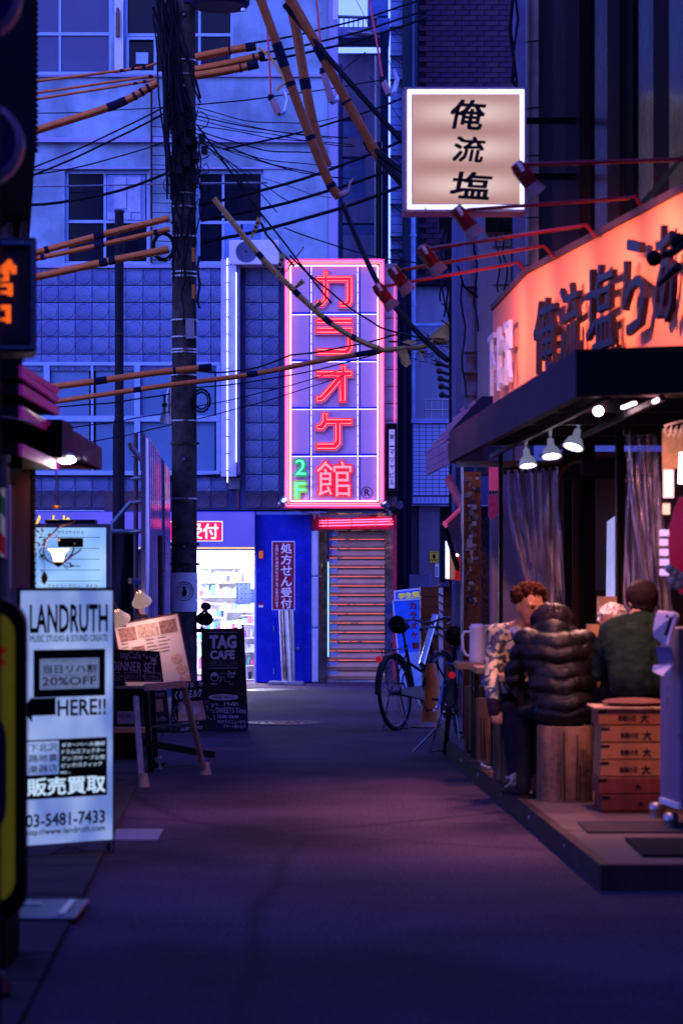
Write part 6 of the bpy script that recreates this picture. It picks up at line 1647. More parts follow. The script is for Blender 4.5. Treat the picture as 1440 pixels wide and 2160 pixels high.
GLOSSD = M('reflective dark sheet', (.07, .035, .05), .2, c2=(.006, .004, .010), sc=1.6, bump=.5, bsc=2.5)
for (a, b_, m_, pr) in ((1172, 1200, RWALL, .03), (1201, 1232, RWALL, .04), (1268, 1294, GLOSSD, .05), (1295, 1320, RWALL, .05), (1322, 1340, bpy.data.materials['black cladding'], .02), (1361, 1392, GLOSSD, .05), (1393, 1425, RWALL, .05), (1426, 1470, GLOSSD, .05)):
    panel_px(a, b_, m_, pr)
q = MB(); q.prism([P(1290, 530, 16.7), P(1345, 430, 16.2), P(1452, 310, 15.1), P(1500, 420, 14.8), P(1500, 620, 14.8)], (.1, .1, 0)); q.build('gable_board', BLACK, shop)
dp = thing('drainpipe', 'fat dark metal drainpipe with seams behind the square lightbox', 'pipe', (PX(1138, 20.6), 20.6, 2.7))
q = MB(); q.cyl((PX(1138, 20.6), 20.6, 2.75), (PX(1138, 20.6), 20.6, 9.3), .125, n=28); q.build('pipe', M('grey brown pipe metal', (.16, .11, .13), .42, .55, amt=.3, sc=4), dp, smooth=True)
q = MB()
for y in (90, 230, 330, 460, 560): q.lathe([(.126, -.006), (.130, -.006), (.130, .006), (.126, .006)], P(1138, y, 20.6), (.0, -.1, 1), 24)
q.pieces('seam_ring', BLACKM, dp)
q = MB(); q.tube([P(1082, -20, 20.5), P(1075, 60, 20.5), P(1083, 130, 20.5), P(1080, 170, 20.5), P(1092, 190, 20.5)], .018, 6); q.tube([P(1085, -20, 20.4), P(1092, 40, 20.4), P(1082, 110, 20.4), P(1090, 180, 20.4)], .012, 6); solo(q, 'wall_cable', CABLE, 'loose black cables hanging on the building corner above the lightbox', 'cable')
q = MB(); q.box(PX(1085, 22), PX(1112, 22), 22, 22.3, 2.5, 10); q.build('corner_strip', M('lilac corner render', (.14, .15, .34), .85), shop)

# pale concrete wall with pipes beyond the shop sign
cw = thing('concrete_wall', 'stained pale blue concrete wall with pipes behind the red lamp arms', 'wall', (PX(1060, 22.5), 22.5, 0))
q = MB(); q.box(PX(1008, 22.5), PX(1125, 22.5), 22.5, 23.2, 2.5, PZ(455, 22.5)); q.build('wall', CONCP, cw)
q = MB(); q.box(PX(960, 23.5), PX(1010, 23.5), 23.5, 24.3, 0.5, PZ(440, 23.5)); q.build('far_wall', M('slate blue concrete', (.12, .15, .33), .9, amt=.2, bump=.3, streak=True), cw)
q = MB(); q.cyl((PX(992, 22.8), 22.8, 2.6), (PX(992, 22.8), 22.8, PZ(455, 22.8)), .06, n=12); q.cyl(P(992, 785, 22.8), P(992, 835, 22.8), .085, n=12); q.build('downpipe', M('dull lilac pipe', (.15, .15, .30), .6), cw)
q = MB()
for y in (605, 743, 786): q.box(PX(978, 22.7), PX(1008, 22.7), 22.65, 22.72, PZ(y + 4, 22.7), PZ(y, 22.7))
q.pieces('pipe_clip', BLACKM, cw)
q = MB(); q.box(PX(1024, 22.4), PX(1090, 22.4), 22.4, 22.49, PZ(486, 22.4), PZ(455, 22.4)); q.box(PX(1080, 22.3), PX(1100, 22.3), 22.3, 22.5, PZ(650, 22.3), PZ(470, 22.3)); q.build('shadow_box', BLACK, cw)
q = MB()
for (x, y0_, y1_) in ((1048, 450, 620), (1062, 450, 610), (975, 600, 840), (1000, 470, 700)): q.tube(wire_pts(P(x, y0_, 22.3), P(x + 4, y1_, 22.3), 0, 8, .02), .008, 4)
q.tube([P(965, 560, 22.3), P(978, 605, 22.3), P(1007, 628, 22.3)], .010, 4); q.build('cable', CABLE, cw)
q = MB()
for y in (520, 640, 600): q.box(PX(1038, 22.5), PX(1100, 22.5), 22.485, 22.499, PZ(y + 1, 22.5), PZ(y, 22.5))
q.build('crack_line', BLACK, cw)
q = MB()
for k in range(7): a = random.random() * 6; c = P(1092, 520 + k * 18, 22.2); q.prism([c, c + Vector((.05, 0, .05)), c + Vector((-.05 + .02 * k, .02, -.14))], (0, .01, 0))
solo(q, 'dry_leaves', M('dead dark leaf', (.03, .02, .04), .8), 'withered dark leaves caught beside the concrete wall', 'leaves')

# square lightbox
Yl = 17.5
lbx = thing('lightbox_sign', 'square glowing tan lightbox with three black brush characters and white border', 'light box sign', tuple(P(980, 447, Yl)))
q = MB(); q.box(PX(849, Yl), PX(1110, Yl), Yl, Yl + .22, PZ(449, Yl), PZ(183, Yl)); q.build('case', M('lilac metal case', (.30, .20, .34), .35, .4), lbx, bevel=.008)
q = MB(); q.frame(PX(859, Yl), PX(1104, Yl), PZ(441, Yl), PZ(190, Yl), Yl - .02, Yl - .001, .028); q.build('light_border', E('white border light', (.62, .62, 1.0), 2.4), lbx)
m_, nt, b_ = _mat('tan backlit sheet'); N, L = nt.nodes, nt.links
tc = N.new('ShaderNodeTexCoord'); sp_ = N.new('ShaderNodeSeparateXYZ'); L.new(tc.outputs['Generated'], sp_.inputs[0])
def mth(op, a, b2=None, c=None):
    n_ = N.new('ShaderNodeMath'); n_.operation = op
    for i, v in enumerate((a, b2, c)):
        if v is None: continue
        if isinstance(v, (int, float)): n_.inputs[i].default_value = v
        else: L.new(v, n_.inputs[i])
    return n_.outputs[0]
# three horizontal tubes behind the sheet
wz = mth('POWER', mth('ABSOLUTE', mth('SINE', mth('MULTIPLY', sp_.outputs[2], 3 * PI))), 2.0)
wx_ = mth('POWER', mth('SINE', mth('MULTIPLY', mth('MULTIPLY_ADD', sp_.outputs[0], .86, .07), PI)), .9)
gl = mth('MULTIPLY', wz, wx_)
rp = N.new('ShaderNodeValToRGB'); rp.color_ramp.elements[0].color = (.47, .25, .20, 1); rp.color_ramp.elements[1].color = (.86, .62, .56, 1); rp.color_ramp.elements[1].position = 1.0
L.new(gl, rp.inputs[0]); L.new(rp.outputs[0], b_.inputs['Emission Color']); b_.inputs['Emission Strength'].default_value = .46; b_.inputs['Base Color'].default_value = (.2, .1, .08, 1); b_.inputs['Roughness'].default_value = .4
q = MB(); q.box(PX(870, Yl), PX(1097, Yl), Yl - .012, Yl - .002, PZ(430, Yl), PZ(200, Yl)); q.build('face', m_, lbx)
q = MB()
for ch, x0, x1, y0_, y1_ in (('俺', 942, 1020, 208, 272), ('流', 950, 1020, 286, 341), ('塩', 945, 1034, 360, 418)):
    q.text(ch, (PX(x0, Yl), Yl - .016, PZ(y1_, Yl)), (1, 0, -.06), (0, 0, 1), PX(x1, Yl) - PX(x0, Yl) - .015, PZ(y0_, Yl) - PZ(y1_, Yl), bold=.032, shear=.2)
q.build('brush_lettering', M('ink purple black', (.02, .012, .03), .5), lbx)
q = MB()
for y in (255, 373): q.bar(P(1106, y, Yl + .1), P(1215, y, 17.95), .045, .045)
q.pieces('wall_arm', BLACKM, lbx)
q = MB(); q.cyl(P(1068, 447, Yl + .1), P(1068, 437, Yl + .1), .01, n=6); q.bar(P(895, 436, Yl - .02), P(900, 446, Yl - .02), .01, .01); q.build('fixing', STEEL, lbx)

# orange fascia sign
def sX(Y): return 1.38 + (18 - Y) * .163 if Y < 18 else 1.38 - (Y - 18) * .0433
os_ = thing('orange_sign', 'long salmon orange shop fascia with raised black characters lit by red gooseneck lamps', 'shop sign', (1.6, 17, 2.65))
ORG = M('orange sign board', (.85, .25, .13), .5, amt=.06, sc=2)
TRIM = M('dark plum trim', (.09, .045, .08), .5)
q = MB(); q.prism([(sX(20.4), 20.4, 2.66), (sX(18), 18, 2.66), (sX(18) + .08, 18.03, 2.66), (sX(20.4) + .08, 20.4, 2.66)], (0, 0, 1.12)); q.build('end_board', ORG, os_)
q = MB(); q.prism([(sX(18), 18, 2.66), (sX(11.5), 11.5, 2.66), (sX(11.5) + .08, 11.5, 2.66), (sX(18) + .08, 18.03, 2.66)], (0, 0, 1.12)); q.build('main_board', ORG, os_)
q = MB(); q.prism([(sX(20.42) - .02, 20.42, 3.781), (sX(18) - .02, 17.99, 3.781), (sX(11.5) - .02, 11.5, 3.781), (sX(11.5) + .12, 11.5, 3.781), (sX(18) + .12, 18.05, 3.781), (sX(20.42) + .12, 20.42, 3.781)], (0, 0, .045)); q.build('top_trim', TRIM, os_)
nv = Vector((-1, -.163, 0)).normalized(); uxm = Vector((.163, -1, 0)).normalized()
GLB = M('glossy black letter', (.005, .005, .012), .3, spec=.15)
LSIDE = M('mauve letter side', (.035, .018, .03), .5)
def sign_char(ch, pa, pb, z0, z1, dz=0.0, sh=.0):
    def yy(p): return 4.314 / ((p - 720) / FPX + .163)
    Y0, Y1 = yy(pa), yy(pb)
    o3 = Vector((sX(Y0), Y0, z0)) + nv * .06
    wd = (Y0 - Y1) * 1.013
    q = MB(); q.text(ch, o3, uxm, (0, 0, 1), wd, z1 - z0, bold=.006, depth=.035, shear=sh); r_ = q.build('letter', [LSIDE], os_)
    q = MB(); q.text(ch, o3 + nv * .037, uxm, (0, 0, 1), wd, z1 - z0, bold=.006, shear=sh); q.build('letter_face', GLB, r_)
sign_char('俺', 1150, 1197, 2.98, 3.50, sh=.05); sign_char('流', 1206, 1248, 2.99, 3.52); sign_char('塩', 1264, 1322, 3.0, 3.55); sign_char('ら', 1342, 1390, 3.02, 3.62); sign_char('あ', 1412, 1450, 3.02, 3.6)
q = MB()
for i, ch in enumerate('下北沢'):
    Y0 = 20.1 - i * .58; q.text(ch, Vector((sX(Y0), Y0, 3.02)) + Vector((-.05, 0, 0)), (.0433, -1, 0), (0, 0, 1), .46, .50, bold=.0, depth=.03)
q.build('small_letter', M('white blue letter', (.36, .40, .85), .3, em=(.5, .5, 1), es=.05), os_)
# red gooseneck lamps
RED = M('glossy red lamp enamel', (.24, .006, .02), .3, coat=.15)
SH_W = M('white lamp mouth', (.36, .20, .24), .35)
def goose(base, bend, end, head, Yb, Ye, aimY, label, power=170):
    o = thing('gooseneck_lamp', label, 'lamp', tuple(P(*base, Yb)), 'red gooseneck lamps over the orange sign')
    A, B, C, D = P(*base, Yb), P(*bend, Yb * .97 + Ye * .03), P(*end, Ye), P(*head, Ye)
    q = MB(); q.tube([A, A.lerp(B, .6) + Vector((0, 0, .04)), B, B.lerp(C, .12), B.lerp(C, .5), C], .0125, 8); q.build('arm', RED, o, smooth=True)
    d = (D - C); d = Vector((.55, .15, -.72)).normalized()
    q = MB(); q.lathe([(0, -.085), (.035, -.08), (.046, -.04), (.046, .05), (.044, .07)], D, d, 18); q.tube([C, C.lerp(D - d * .03, .7), D - d * .03], .016, 8); q.build('head', RED, o, smooth=True)
    q = MB(); q.lathe([(.044, .068), (.056, .12), (.060, .135), (.055, .135), (.03, .08)], D, d, 18); q.build('mouth', SH_W, o, smooth=True)
    q = MB(); q.box(-.012, .012, -.003, .003, -.028, .028, Matrix.Translation(D - Vector((.02, .048, -.035))) @ Matrix.Rotation(-.5, 4, 'Y')); q.build('switch_plate', WHITE, o, bevel=.003)
    spot('sign_lamp_beam', D + d * .14, Vector((sX(aimY), aimY, 3.25)), power, (1, .40, .28), 88, .9, .04)
    return o
goose((1110, 574), (1078, 557), (800, 606), (806, 618), 18.0, 17.7, 18.9, 'farthest red gooseneck lamp, at the corner of the karaoke sign', 150)
goose((1170, 545), (1130, 521), (845, 570), (838, 583), 17.1, 16.8, 18.0, 'second red gooseneck lamp from the karaoke sign')
goose((1255, 501), (1222, 477), (893, 527), (902, 541), 15.9, 15.8, 16.9, 'third red gooseneck lamp from the karaoke sign')
goose((1355, 440), (1325, 418), (990, 442), (976, 460), 15.0, 14.8, 15.8, 'fourth red gooseneck lamp, just under the lightbox edge')
goose((1470, 380), (1440, 336), (1106, 347), (1104, 368), 14.1, 14.0, 14.6, 'nearest red gooseneck lamp, over the right edge of the lightbox')
bs = thing('bracket_spot', 'black bracket spotlight at the far right of the orange sign', 'lamp', tuple(P(1400, 560, 13.6)))
q = MB(); q.tube([P(1460, 500, 13.4), P(1425, 530, 13.3), P(1395, 540, 13.3)], .02, 8); q.ball(P(1378, 545, 13.4), .045, 12, 8); q.ball(P(1430, 510, 13.4), .05, 12, 8); q.build('joint', BLACK, bs, smooth=True)
q = MB(); q.cyl(P(1432, 560, 13.3), P(1388, 600, 13.4), .028, .016, n=12); q.build('barrel', bpy.data.materials['glossy black letter'], bs, smooth=True)
q = MB(); q.ball(P(1384, 605, 13.4), .009, 8, 6); q.build('tip', CHROME, bs)

# awning
def aX(Y): return 1.85 - .05 * Y
an = thing('shop_awning', 'flat black awning with deep fascia over the ramen terrace', 'awning', (1.4, 15, 2.45))
AWN = M('dark aubergine awning metal', (.045, .025, .055), .5, amt=.15, sc=3)
Ya, Yc = 12.6, 19.6
q = MB(); q.prism([(aX(Yc), Yc, 2.46), (aX(Ya), Ya, 2.46), (aX(Ya) + .05, Ya + .05, 2.46), (aX(Yc) + .05, Yc, 2.46)], (0, 0, .245)); q.build('side_fascia', AWN, an)
q = MB(); q.prism([(aX(Ya), Ya, 2.46), (2.9, 11.9, 2.46), (2.9, 11.96, 2.46), (aX(Ya) + .05, Ya + .05, 2.46)], (0, 0, .245)); q.build('front_fascia', BLACK, an)
q = MB(); q.prism([(aX(Yc) + .05, Yc, 2.60), (aX(Ya) + .05, Ya + .05, 2.60), (2.9, 11.96, 2.60), (3.4, 19.6, 2.60)], (0, 0, .08)); q.build('roof', BLACK, an)
q = MB()
for Y in (13.4, 14.6, 15.8, 17.0, 18.2): q.box(aX(Y) + .06, 3.2, Y, Y + .05, 2.52, 2.60)
q.bar((1.45, 13.2, 2.50), (1.20, 19.4, 2.50), .03, .03); q.bar((1.75, 13.2, 2.50), (1.60, 19.4, 2.50), .03, .03); q.pieces('rib', M('dark steel rib', (.05, .04, .06), .4, .5), an)
q = MB(); q.bar((aX(19.5) + .05, 19.45, 2.44), (1.9, 19.45, 2.44), .05, .05); q.build('end_beam', WHITEP, an)
# lamps under it
WARM = (1.0, .40, .34)
def shade_lamp(px_, py, Y, label, power, tilt, r_=.075):
    o = thing('awning_spotlight', label, 'lamp', tuple(P(px_, py, Y)), 'white spotlights under the awning')
    c = P(px_, py, Y); d = Vector(tilt).normalized()
    q = MB(); q.lathe([(.022, -.10), (.026, -.05), (.05, -.03), (r_, .02), (r_ + .004, .03), (r_ - .006, .03), (.03, -.02)], c, d, 18); q.build('shade', M('glowing white shade', (.7, .75, .95), .3, em=(.5, .55, .9), es=.22) if 'glowing white shade' not in bpy.data.materials else bpy.data.materials['glowing white shade'], o, smooth=True)
    q = MB(); q.ball(c + d * .012, r_ * .62, 12, 8, (1, 1, .6)); q.build('bulb', E('spotlight bulb', (1, .86, .92), 16) if 'spotlight bulb' not in bpy.data.materials else bpy.data.materials['spotlight bulb'], o)
    q = MB(); q.tube([c - d * .10, c - d * .13, Vector((c.x, c.y, 2.60))], .012, 6); q.build('stem', WHITEP, o)
    spot('awning_beam', c + d * .06, c + d, power, WARM, 120, .8, .06)
shade_lamp(1112, 975, 17.6, 'leftmost white spotlight under the awning', 120, (.1, -.25, -1), .065)
shade_lamp(1162, 955, 16.9, 'middle white spotlight under the awning', 120, (.05, -.3, -1), .07)
shade_lamp(1210, 935, 16.2, 'tilted right-hand one of the three white spotlights under the awning', 120, (-.3, -.3, -1), .07)
gb = thing('globe_bulb', 'bare round glowing bulb under the front of the awning', 'lamp', tuple(P(1261, 867, 14.6)))
q = MB(); q.ball(P(1261, 867, 14.6), .030, 16, 10); q.build('bulb', E('bare bulb glow', (1, .62, .68), 24), gb, smooth=True)
q = MB(); q.cyl(P(1261, 858, 14.6), (PX(1261, 14.6), 14.6, 2.60), .012, n=8); q.build('socket', BLACKM, gb)
spot('globe_bulb_light', P(1261, 878, 14.55), P(1280, 1800, 14.8), 140, WARM, 150, .8, .05)
for (a, b_, lab) in (((1312, 860), (1338, 850), 'long slanted pink-white strip light deep under the awning'), ((1378, 848), (1392, 840), 'short slanted pink-white strip light at the right under the awning')):
    q = MB(); q.bar(P(*a, 13.2), P(*b_, 13.3), .02, .014); solo(q, 'strip_light', E('strip light', (1, .55, .75), 6), lab, 'lamp'); spot('strip_light_beam', P(*b_, 13.25) - Vector((0, 0, .03)), (1.6, 14.9, .3), 75, WARM, 110, .7, .1)
for (x, y, lab) in ((1185, 885, 'small bright brass fitting near the awning rail'), (1243, 862, 'tiny bright fitting left of the bare bulb')): 
    q = MB(); q.cyl(P(x, y - 10, 15.2), P(x, y + 6, 15.2), .012, n=8); solo(q, 'rail_fitting', M('brass fitting', (.6, .4, .2), .2, 1.0) if 'brass fitting' not in bpy.data.materials else bpy.data.materials['brass fitting'], lab, 'fitting')
q = MB(); q.tube([P(1178, 1012, 18.0), P(1185, 990, 18.0), P(1205, 973, 18.0), P(1250, 970, 18.0)], .022, 10); solo(q, 'duct_pipe', M('brownish duct', (.16, .09, .08), .35, .6), 'bent brownish pipe above the clear curtain', 'pipe', smooth=True)

# room behind the terrace
rm = thing('recessed_shop', 'dim recessed ramen shop front with dark posts and cream inner wall', 'building', (1.9, 20.5, .12))
q = MB(); q.box(PX(1036, 20.2), PX(1150, 20.2), 20.2, 20.5, .12, 2.46); q.build('stucco_wall', M('lilac grey stucco', (.36, .30, .46), .9, amt=.15, bump=.6, bsc=70), rm)
q = MB(); q.box(PX(1150, 20.6), 4.6, 20.6, 20.8, 1.42, 2.6); q.build('inner_wall', M('cream inner wall', (.42, .26, .22), .8, amt=.1), rm)
q = MB(); q.box(PX(1150, 20.58), 4.6, 20.57, 20.8, .12, 1.42); q.build('wainscot', M('reddish wainscot', (.22, .08, .045), .6, streak=True, amt=.3), rm)
q = MB(); q.box(4.5, 4.6, 11.9, 20.8, .12, 2.7); q.build('side_wall', M('dark brown wall', (.06, .03, .03), .7), rm)
for (a, b_, Y, m_) in ((1188, 1206, 18.6, BLACK), (1207, 1226, 18.8, WOODD), (1227, 1254, 18.4, BLACK), (1300, 1316, 16.6, BLACK), (1052, 1060, 19.0, BLACK)):
    q = MB(); q.box(PX(a, Y), PX(b_, Y), Y, Y + .12, .12, 2.55); q.build('post', m_, rm, bevel=.004)
q = MB(); q.box(PX(1185, 18.3), PX(1330, 18.3), 18.3, 18.4, PZ(1010, 18.3), PZ(972, 18.3)); q.box(PX(1226, 17.4), PX(1320, 17.4), 17.4, 17.5, PZ(1000, 17.4), PZ(965, 17.4)); q.pieces('lintel', M('navy black lintel', (.015, .012, .05), .4), rm)
q = MB(); q.prism([P(1280, 1100, 18.2), P(1301, 1085, 18.0), P(1301, 1300, 18.0), P(1277, 1300, 18.2)], (.0, .02, 0)); o = solo(q, 'glass_panel', M('glowing reflection glass', (.55, .55, .85), .08, .6, em=(.5, .5, 1), es=.55, bump=.6, bsc=4), 'narrow bright blue-white reflecting glass panel between dark posts', 'glass panel')  # bright reflection is put in as the panel's own glow

# clear plastic curtains
m_, nt, b_ = _mat('clear plastic sheet'); N, L = nt.nodes, nt.links
n2 = N.new('ShaderNodeTexNoise'); tc = N.new('ShaderNodeTexCoord'); mp = N.new('ShaderNodeMapping'); mp.inputs['Scale'].default_value = (11, 11, 1.1); L.new(tc.outputs['Object'], mp.inputs[0]); L.new(mp.outputs[0], n2.inputs[0]); n2.inputs['Scale'].default_value = 2.6; n2.inputs['Detail'].default_value = 5
bp = N.new('ShaderNodeBump'); bp.inputs['Strength'].default_value = 1.0; bp.inputs['Distance'].default_value = .05; L.new(n2.outputs[0], bp.inputs['Height'])
b_.inputs['Base Color'].default_value = (.62, .52, .68, 1); b_.inputs['Roughness'].default_value = .16; b_.inputs['Metallic'].default_value = .55; b_.inputs['Specular IOR Level'].default_value = 1; L.new(bp.outputs[0], b_.inputs['Normal'])  # pale highlights are put into the wrinkles' base colour
ts = N.new('ShaderNodeBsdfTransparent'); ts.inputs[0].default_value = (.80, .76, .88, 1)
mr = N.new('ShaderNodeMapRange'); mr.inputs[1].default_value = .42; mr.inputs[2].default_value = .72; mr.inputs[3].default_value = .12; mr.inputs[4].default_value = .85; L.new(n2.outputs[0], mr.inputs[0])
ms = N.new('ShaderNodeMixShader'); L.new(mr.outputs[0], ms.inputs[0]); L.new(ts.outputs[0], ms.inputs[1]); L.new(b_.outputs[0], ms.inputs[2]); L.new(ms.outputs[0], nt.nodes['Material Output'].inputs[0])
PVC = m_
def curtain(tl, tr, bl_, br, Y, folds, depth, label, parts=True, nu=90, nv=16, gather=.0):
    o = thing('plastic_curtain', label, 'curtain', tuple(P(bl_[0], bl_[1], Y)), 'clear plastic curtains at the terrace')
    q = MB(); vs = []
    for i in range(nu + 1):
        for j in range(nv + 1):
            u, v = i / nu, j / nv
            vv = v ** 1.0; s_ = v - gather * math.sin(v * PI)
            x = (tl[0] + (tr[0] - tl[0]) * u) * (1 - s_) + (bl_[0] + (br[0] - bl_[0]) * u) * s_
            y = (tl[1] + (tr[1] - tl[1]) * u) * (1 - v) + (bl_[1] + (br[1] - bl_[1]) * u) * v
            p_ = P(x, y, Y); p_.y += depth * math.sin(u * folds * 2 * PI + 1.6 * math.sin(u * 9 + v * 3) + .9 * math.sin(v * 4)) * (.6 + .4 * math.sin(u * 7)) ; vs.append(p_)
    q.add(vs, [(i * (nv + 1) + j, i * (nv + 1) + j + 1, (i + 1) * (nv + 1) + j + 1, (i + 1) * (nv + 1) + j) for i in range(nu) for j in range(nv)])
    q.build('sheet', PVC, o, smooth=True)
    q = MB(); A, B = P(tl[0] - 3, tl[1] - 5, Y), P(tr[0] + 3, tr[1] - 5, Y); q.cyl(A, B, .012, n=8); q.build('rail', BLACKM, o)
    for k in range(9):
        q = MB(); c = A.lerp(B, (k + .5) / 9); q.box(c.x - .012, c.x + .012, c.y - .03, c.y + .03, c.z - .04, c.z + .015); q.build('clip', BLACKM, o)
    return o
curtain((1060, 995), (1184, 985), (1132, 1345), (1192, 1345), 18.0, 6, .05, 'bunched clear plastic curtain hanging behind the curly-haired diner', gather=.12)
curtain((1316, 910), (1392, 908), (1380, 1400), (1424, 1400), 15.4, 4, .05, 'slanting clear plastic curtain beside the dark-haired diner', gather=.1)
curtain((1322, 1010), (1385, 1010), (1312, 1300), (1372, 1300), 16.2, 5, .04, 'inner clear plastic curtain glinting blue behind the slanting one')

# ------------------------------------------------------------------ neighbour of the ramen shop
ra = thing('metal_roof', 'small stepped metal roof glowing magenta beside the shop awning', 'roof', tuple(P(940, 990, 22)))
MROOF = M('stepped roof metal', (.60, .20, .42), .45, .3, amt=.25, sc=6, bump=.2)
A0, A1 = P(897, 962, 23.0), P(945, 932, 21.5)
B0, B1 = P(985, 852, 23.6), P(1015, 836, 22.2)
for i in range(6):
    t0, t1 = i / 6, (i + 1) / 6
    q = MB(); a, b_, c, d = A0.lerp(B0, t0), A1.lerp(B1, t0), A1.lerp(B1, t1), A0.lerp(B0, t1); dn = Vector((-.01, -.01, .03 ))
    q.prism([a + dn, b_ + dn, c, d], (.005, .01, -.03)); q.build('roof_board', MROOF, ra)
q = MB()
for i in range(3):
    z0_, z1_ = i / 3, (i + 1) / 3
    a = P(897, 962 + 42 * z0_, 23.0); b_ = P(944, 934 + 46 * z0_, 21.5); c = P(944, 934 + 46 * z1_ - 1, 21.5); d = P(897, 962 + 42 * z1_ - 1, 23.0)
    q = MB(); q.prism([a, b_, c, d], (.02, .03, 0)); q.build('fascia_board', MROOF, ra)
q = MB(); q.prism([P(946, 912, 21.45), P(1015, 836, 21.9), P(1016, 905, 21.9), P(950, 978, 21.45)], (.3, .05, 0)); q.build('gable', M('dark indigo gable', (.02, .015, .05), .6), ra)
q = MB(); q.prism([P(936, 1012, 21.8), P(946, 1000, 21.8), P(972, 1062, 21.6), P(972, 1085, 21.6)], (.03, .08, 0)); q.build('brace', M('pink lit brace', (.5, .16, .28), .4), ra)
lm = thing('shop_lantern', 'dark angular hanging lantern with a pink lit edge below the magenta roof', 'lantern', tuple(P(960, 1180, 21.7)))
q = MB(); q.prism([P(938, 1104, 21.7), P(972, 1072, 21.5), P(972, 1180, 21.5), P(944, 1116, 21.7)], (.05, .2, 0)); q.build('body', M('grey slate lantern', (.06, .06, .13), .5), lm)
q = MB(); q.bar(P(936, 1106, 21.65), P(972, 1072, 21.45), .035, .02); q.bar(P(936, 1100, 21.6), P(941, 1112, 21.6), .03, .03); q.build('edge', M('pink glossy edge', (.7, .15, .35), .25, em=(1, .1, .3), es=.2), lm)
q = MB(); q.bar(P(938, 1112, 21.7), P(965, 1200, 21.5), .03, .04); q.build('frame', BLACK, lm)
tl_ = thing('tube_lamp', 'vertical white fluorescent tube glimpsed beside the passage', 'lamp', tuple(P(943, 1220, 23)))
q = MB(); q.cyl(P(943, 1142, 23), P(943, 1220, 23), .018, n=8); q.build('tube', E('dim tube', (.6, .65, 1), 2.2), tl_)
q = MB(); q.box(PX(940, 23.05), PX(946, 23.05), 23.03, 23.06, PZ(1222, 23), PZ(1130, 23)); q.build('batten', WHITEP, tl_)
q = MB(); q.prism([P(948, 1130, 23.2), P(961, 1172, 23.2), P(958, 1222, 23.2), P(946, 1222, 23.2)], (0, .03, 0)); solo(q, 'paper_banner', M('peach banner', (.5, .26, .2), .7, em=(1, .5, .35), es=.12), 'peach-coloured upright banner by the white tube', 'banner')
q = MB(); q.prism([P(962, 1172, 23.1), P(975, 1160, 23.1), P(975, 1225, 23.1), P(958, 1225, 23.1)], (0, .03, 0)); o = solo(q, 'red_banner', M('red banner', (.5, .015, .02), .6, em=(1, .02, .02), es=.12), 'red banner with black strokes by the chrome post', 'banner')
q = MB(); q.bar(P(969, 1178, 23.08), P(962, 1200, 23.08), .012, .01); q.bar(P(963, 1202, 23.08), P(975, 1206, 23.08), .01, .012); q.build('print', INK, o)
q = MB(); q.ball(P(960, 1171, 22.9), .022, 8, 6, (1.4, 1, .6)); solo(q, 'spot_glow', E('small warm lamp', (1, .7, .6), 8), 'tiny warm lamp shining over the peach banner', 'lamp')
q = MB(); q.tube([P(973.5, 985, 20.9), P(973.5, 1450, 20.9)], .011, 10); solo(q, 'chrome_post', CHROME, 'thin chrome post catching blue and pink reflections at the terrace corner', 'post', smooth=True)
# sticker wall, hairy trunk, pink curtain
sw = thing('sticker_wall', 'dark wooden wall strip plastered with little cards and stickers', 'notice wall', (PX(995, 21.2), 21.2, .0))
q = MB(); q.box(PX(976, 21.2), PX(1014, 21.2), 21.2, 21.3, .0, PZ(995, 21.2)); q.build('board', WOODD, sw)
random.seed(11)
SC = [M('sticker dark', (.04, .04, .07), .5), M('sticker grey', (.14, .14, .20), .6), M('sticker pale', (.32, .32, .45), .6), M('sticker yellow', (.16, .14, .05), .6), M('sticker red', (.12, .03, .04), .6)]
for k in range(70):
    x = random.uniform(977, 1004); y = random.uniform(1000, 1290); w_ = random.uniform(4, 10); h_ = random.uniform(5, 13)
    a = random.uniform(-.3, .3); c = P(x + w_ / 2, y, 21.19 - .001 * (k % 7)); W2, H2 = w_ / 2 * 21.2 / FPX, h_ / 2 * 21.2 / FPX
    q = MB(); ca, sa = math.cos(a), math.sin(a)
    q.prism([c + Vector((ca * i * W2 - sa * j * H2, 0, sa * i * W2 + ca * j * H2)) for i, j in ((-1, -1), (1, -1), (1, 1), (-1, 1))], (0, .001, 0)); q.build('sticker', random.choice([SC[0], SC[0], SC[0], SC[1], SC[1], SC[1], SC[2], SC[3], SC[4]]), sw)
for (x, y, w_, h_) in ((994, 1064, 11, 11), (996, 1100, 8, 9), (984, 1137, 12, 18), (981, 1090, 10, 10)):
    q = MB(); q.box(PX(x, 21.17), PX(x + w_, 21.17), 21.17, 21.18, PZ(y + h_, 21.17), PZ(y, 21.17)); q.build('sticker', SC[2] if x != 981 else SC[3], sw)
tr = thing('bark_post', 'rough bark-covered trunk post against the lilac stucco wall', 'post', (PX(1029, 20.6), 20.6, .12))
q = MB(); prof = []
for j in range(26): prof.append(P(1028 + 1.5 * math.sin(j * 1.3), 1095 + j * 11, 20.6))
q.tube(prof, [.045 + .006 * math.sin(j * 2.2) for j in range(26)], 12); q.build('trunk', M('rough dark bark', (.07, .045, .06), .9, amt=.5, sc=22, bump=1.0, bsc=45), tr)
q = MB()
for k in range(120):
    a = random.random() * 6.28; y = random.uniform(1098, 1360); c = P(1028, y, 20.6) + Vector((.046 * math.cos(a), .046 * math.sin(a), 0)); q.bar(c, c + Vector((.012 * math.cos(a), .012 * math.sin(a), random.uniform(.02, .06))), .008, .008)
q.build('bark_flakes', M('bark flake', (.10, .07, .09), .9), tr, kind='stuff')
pk = thing('pink_curtain', 'pink-lit corrugated plastic sheet with clips hanging left of the clear curtain', 'curtain', tuple(P(1043, 1100, 20)))
q = MB(); vs = []
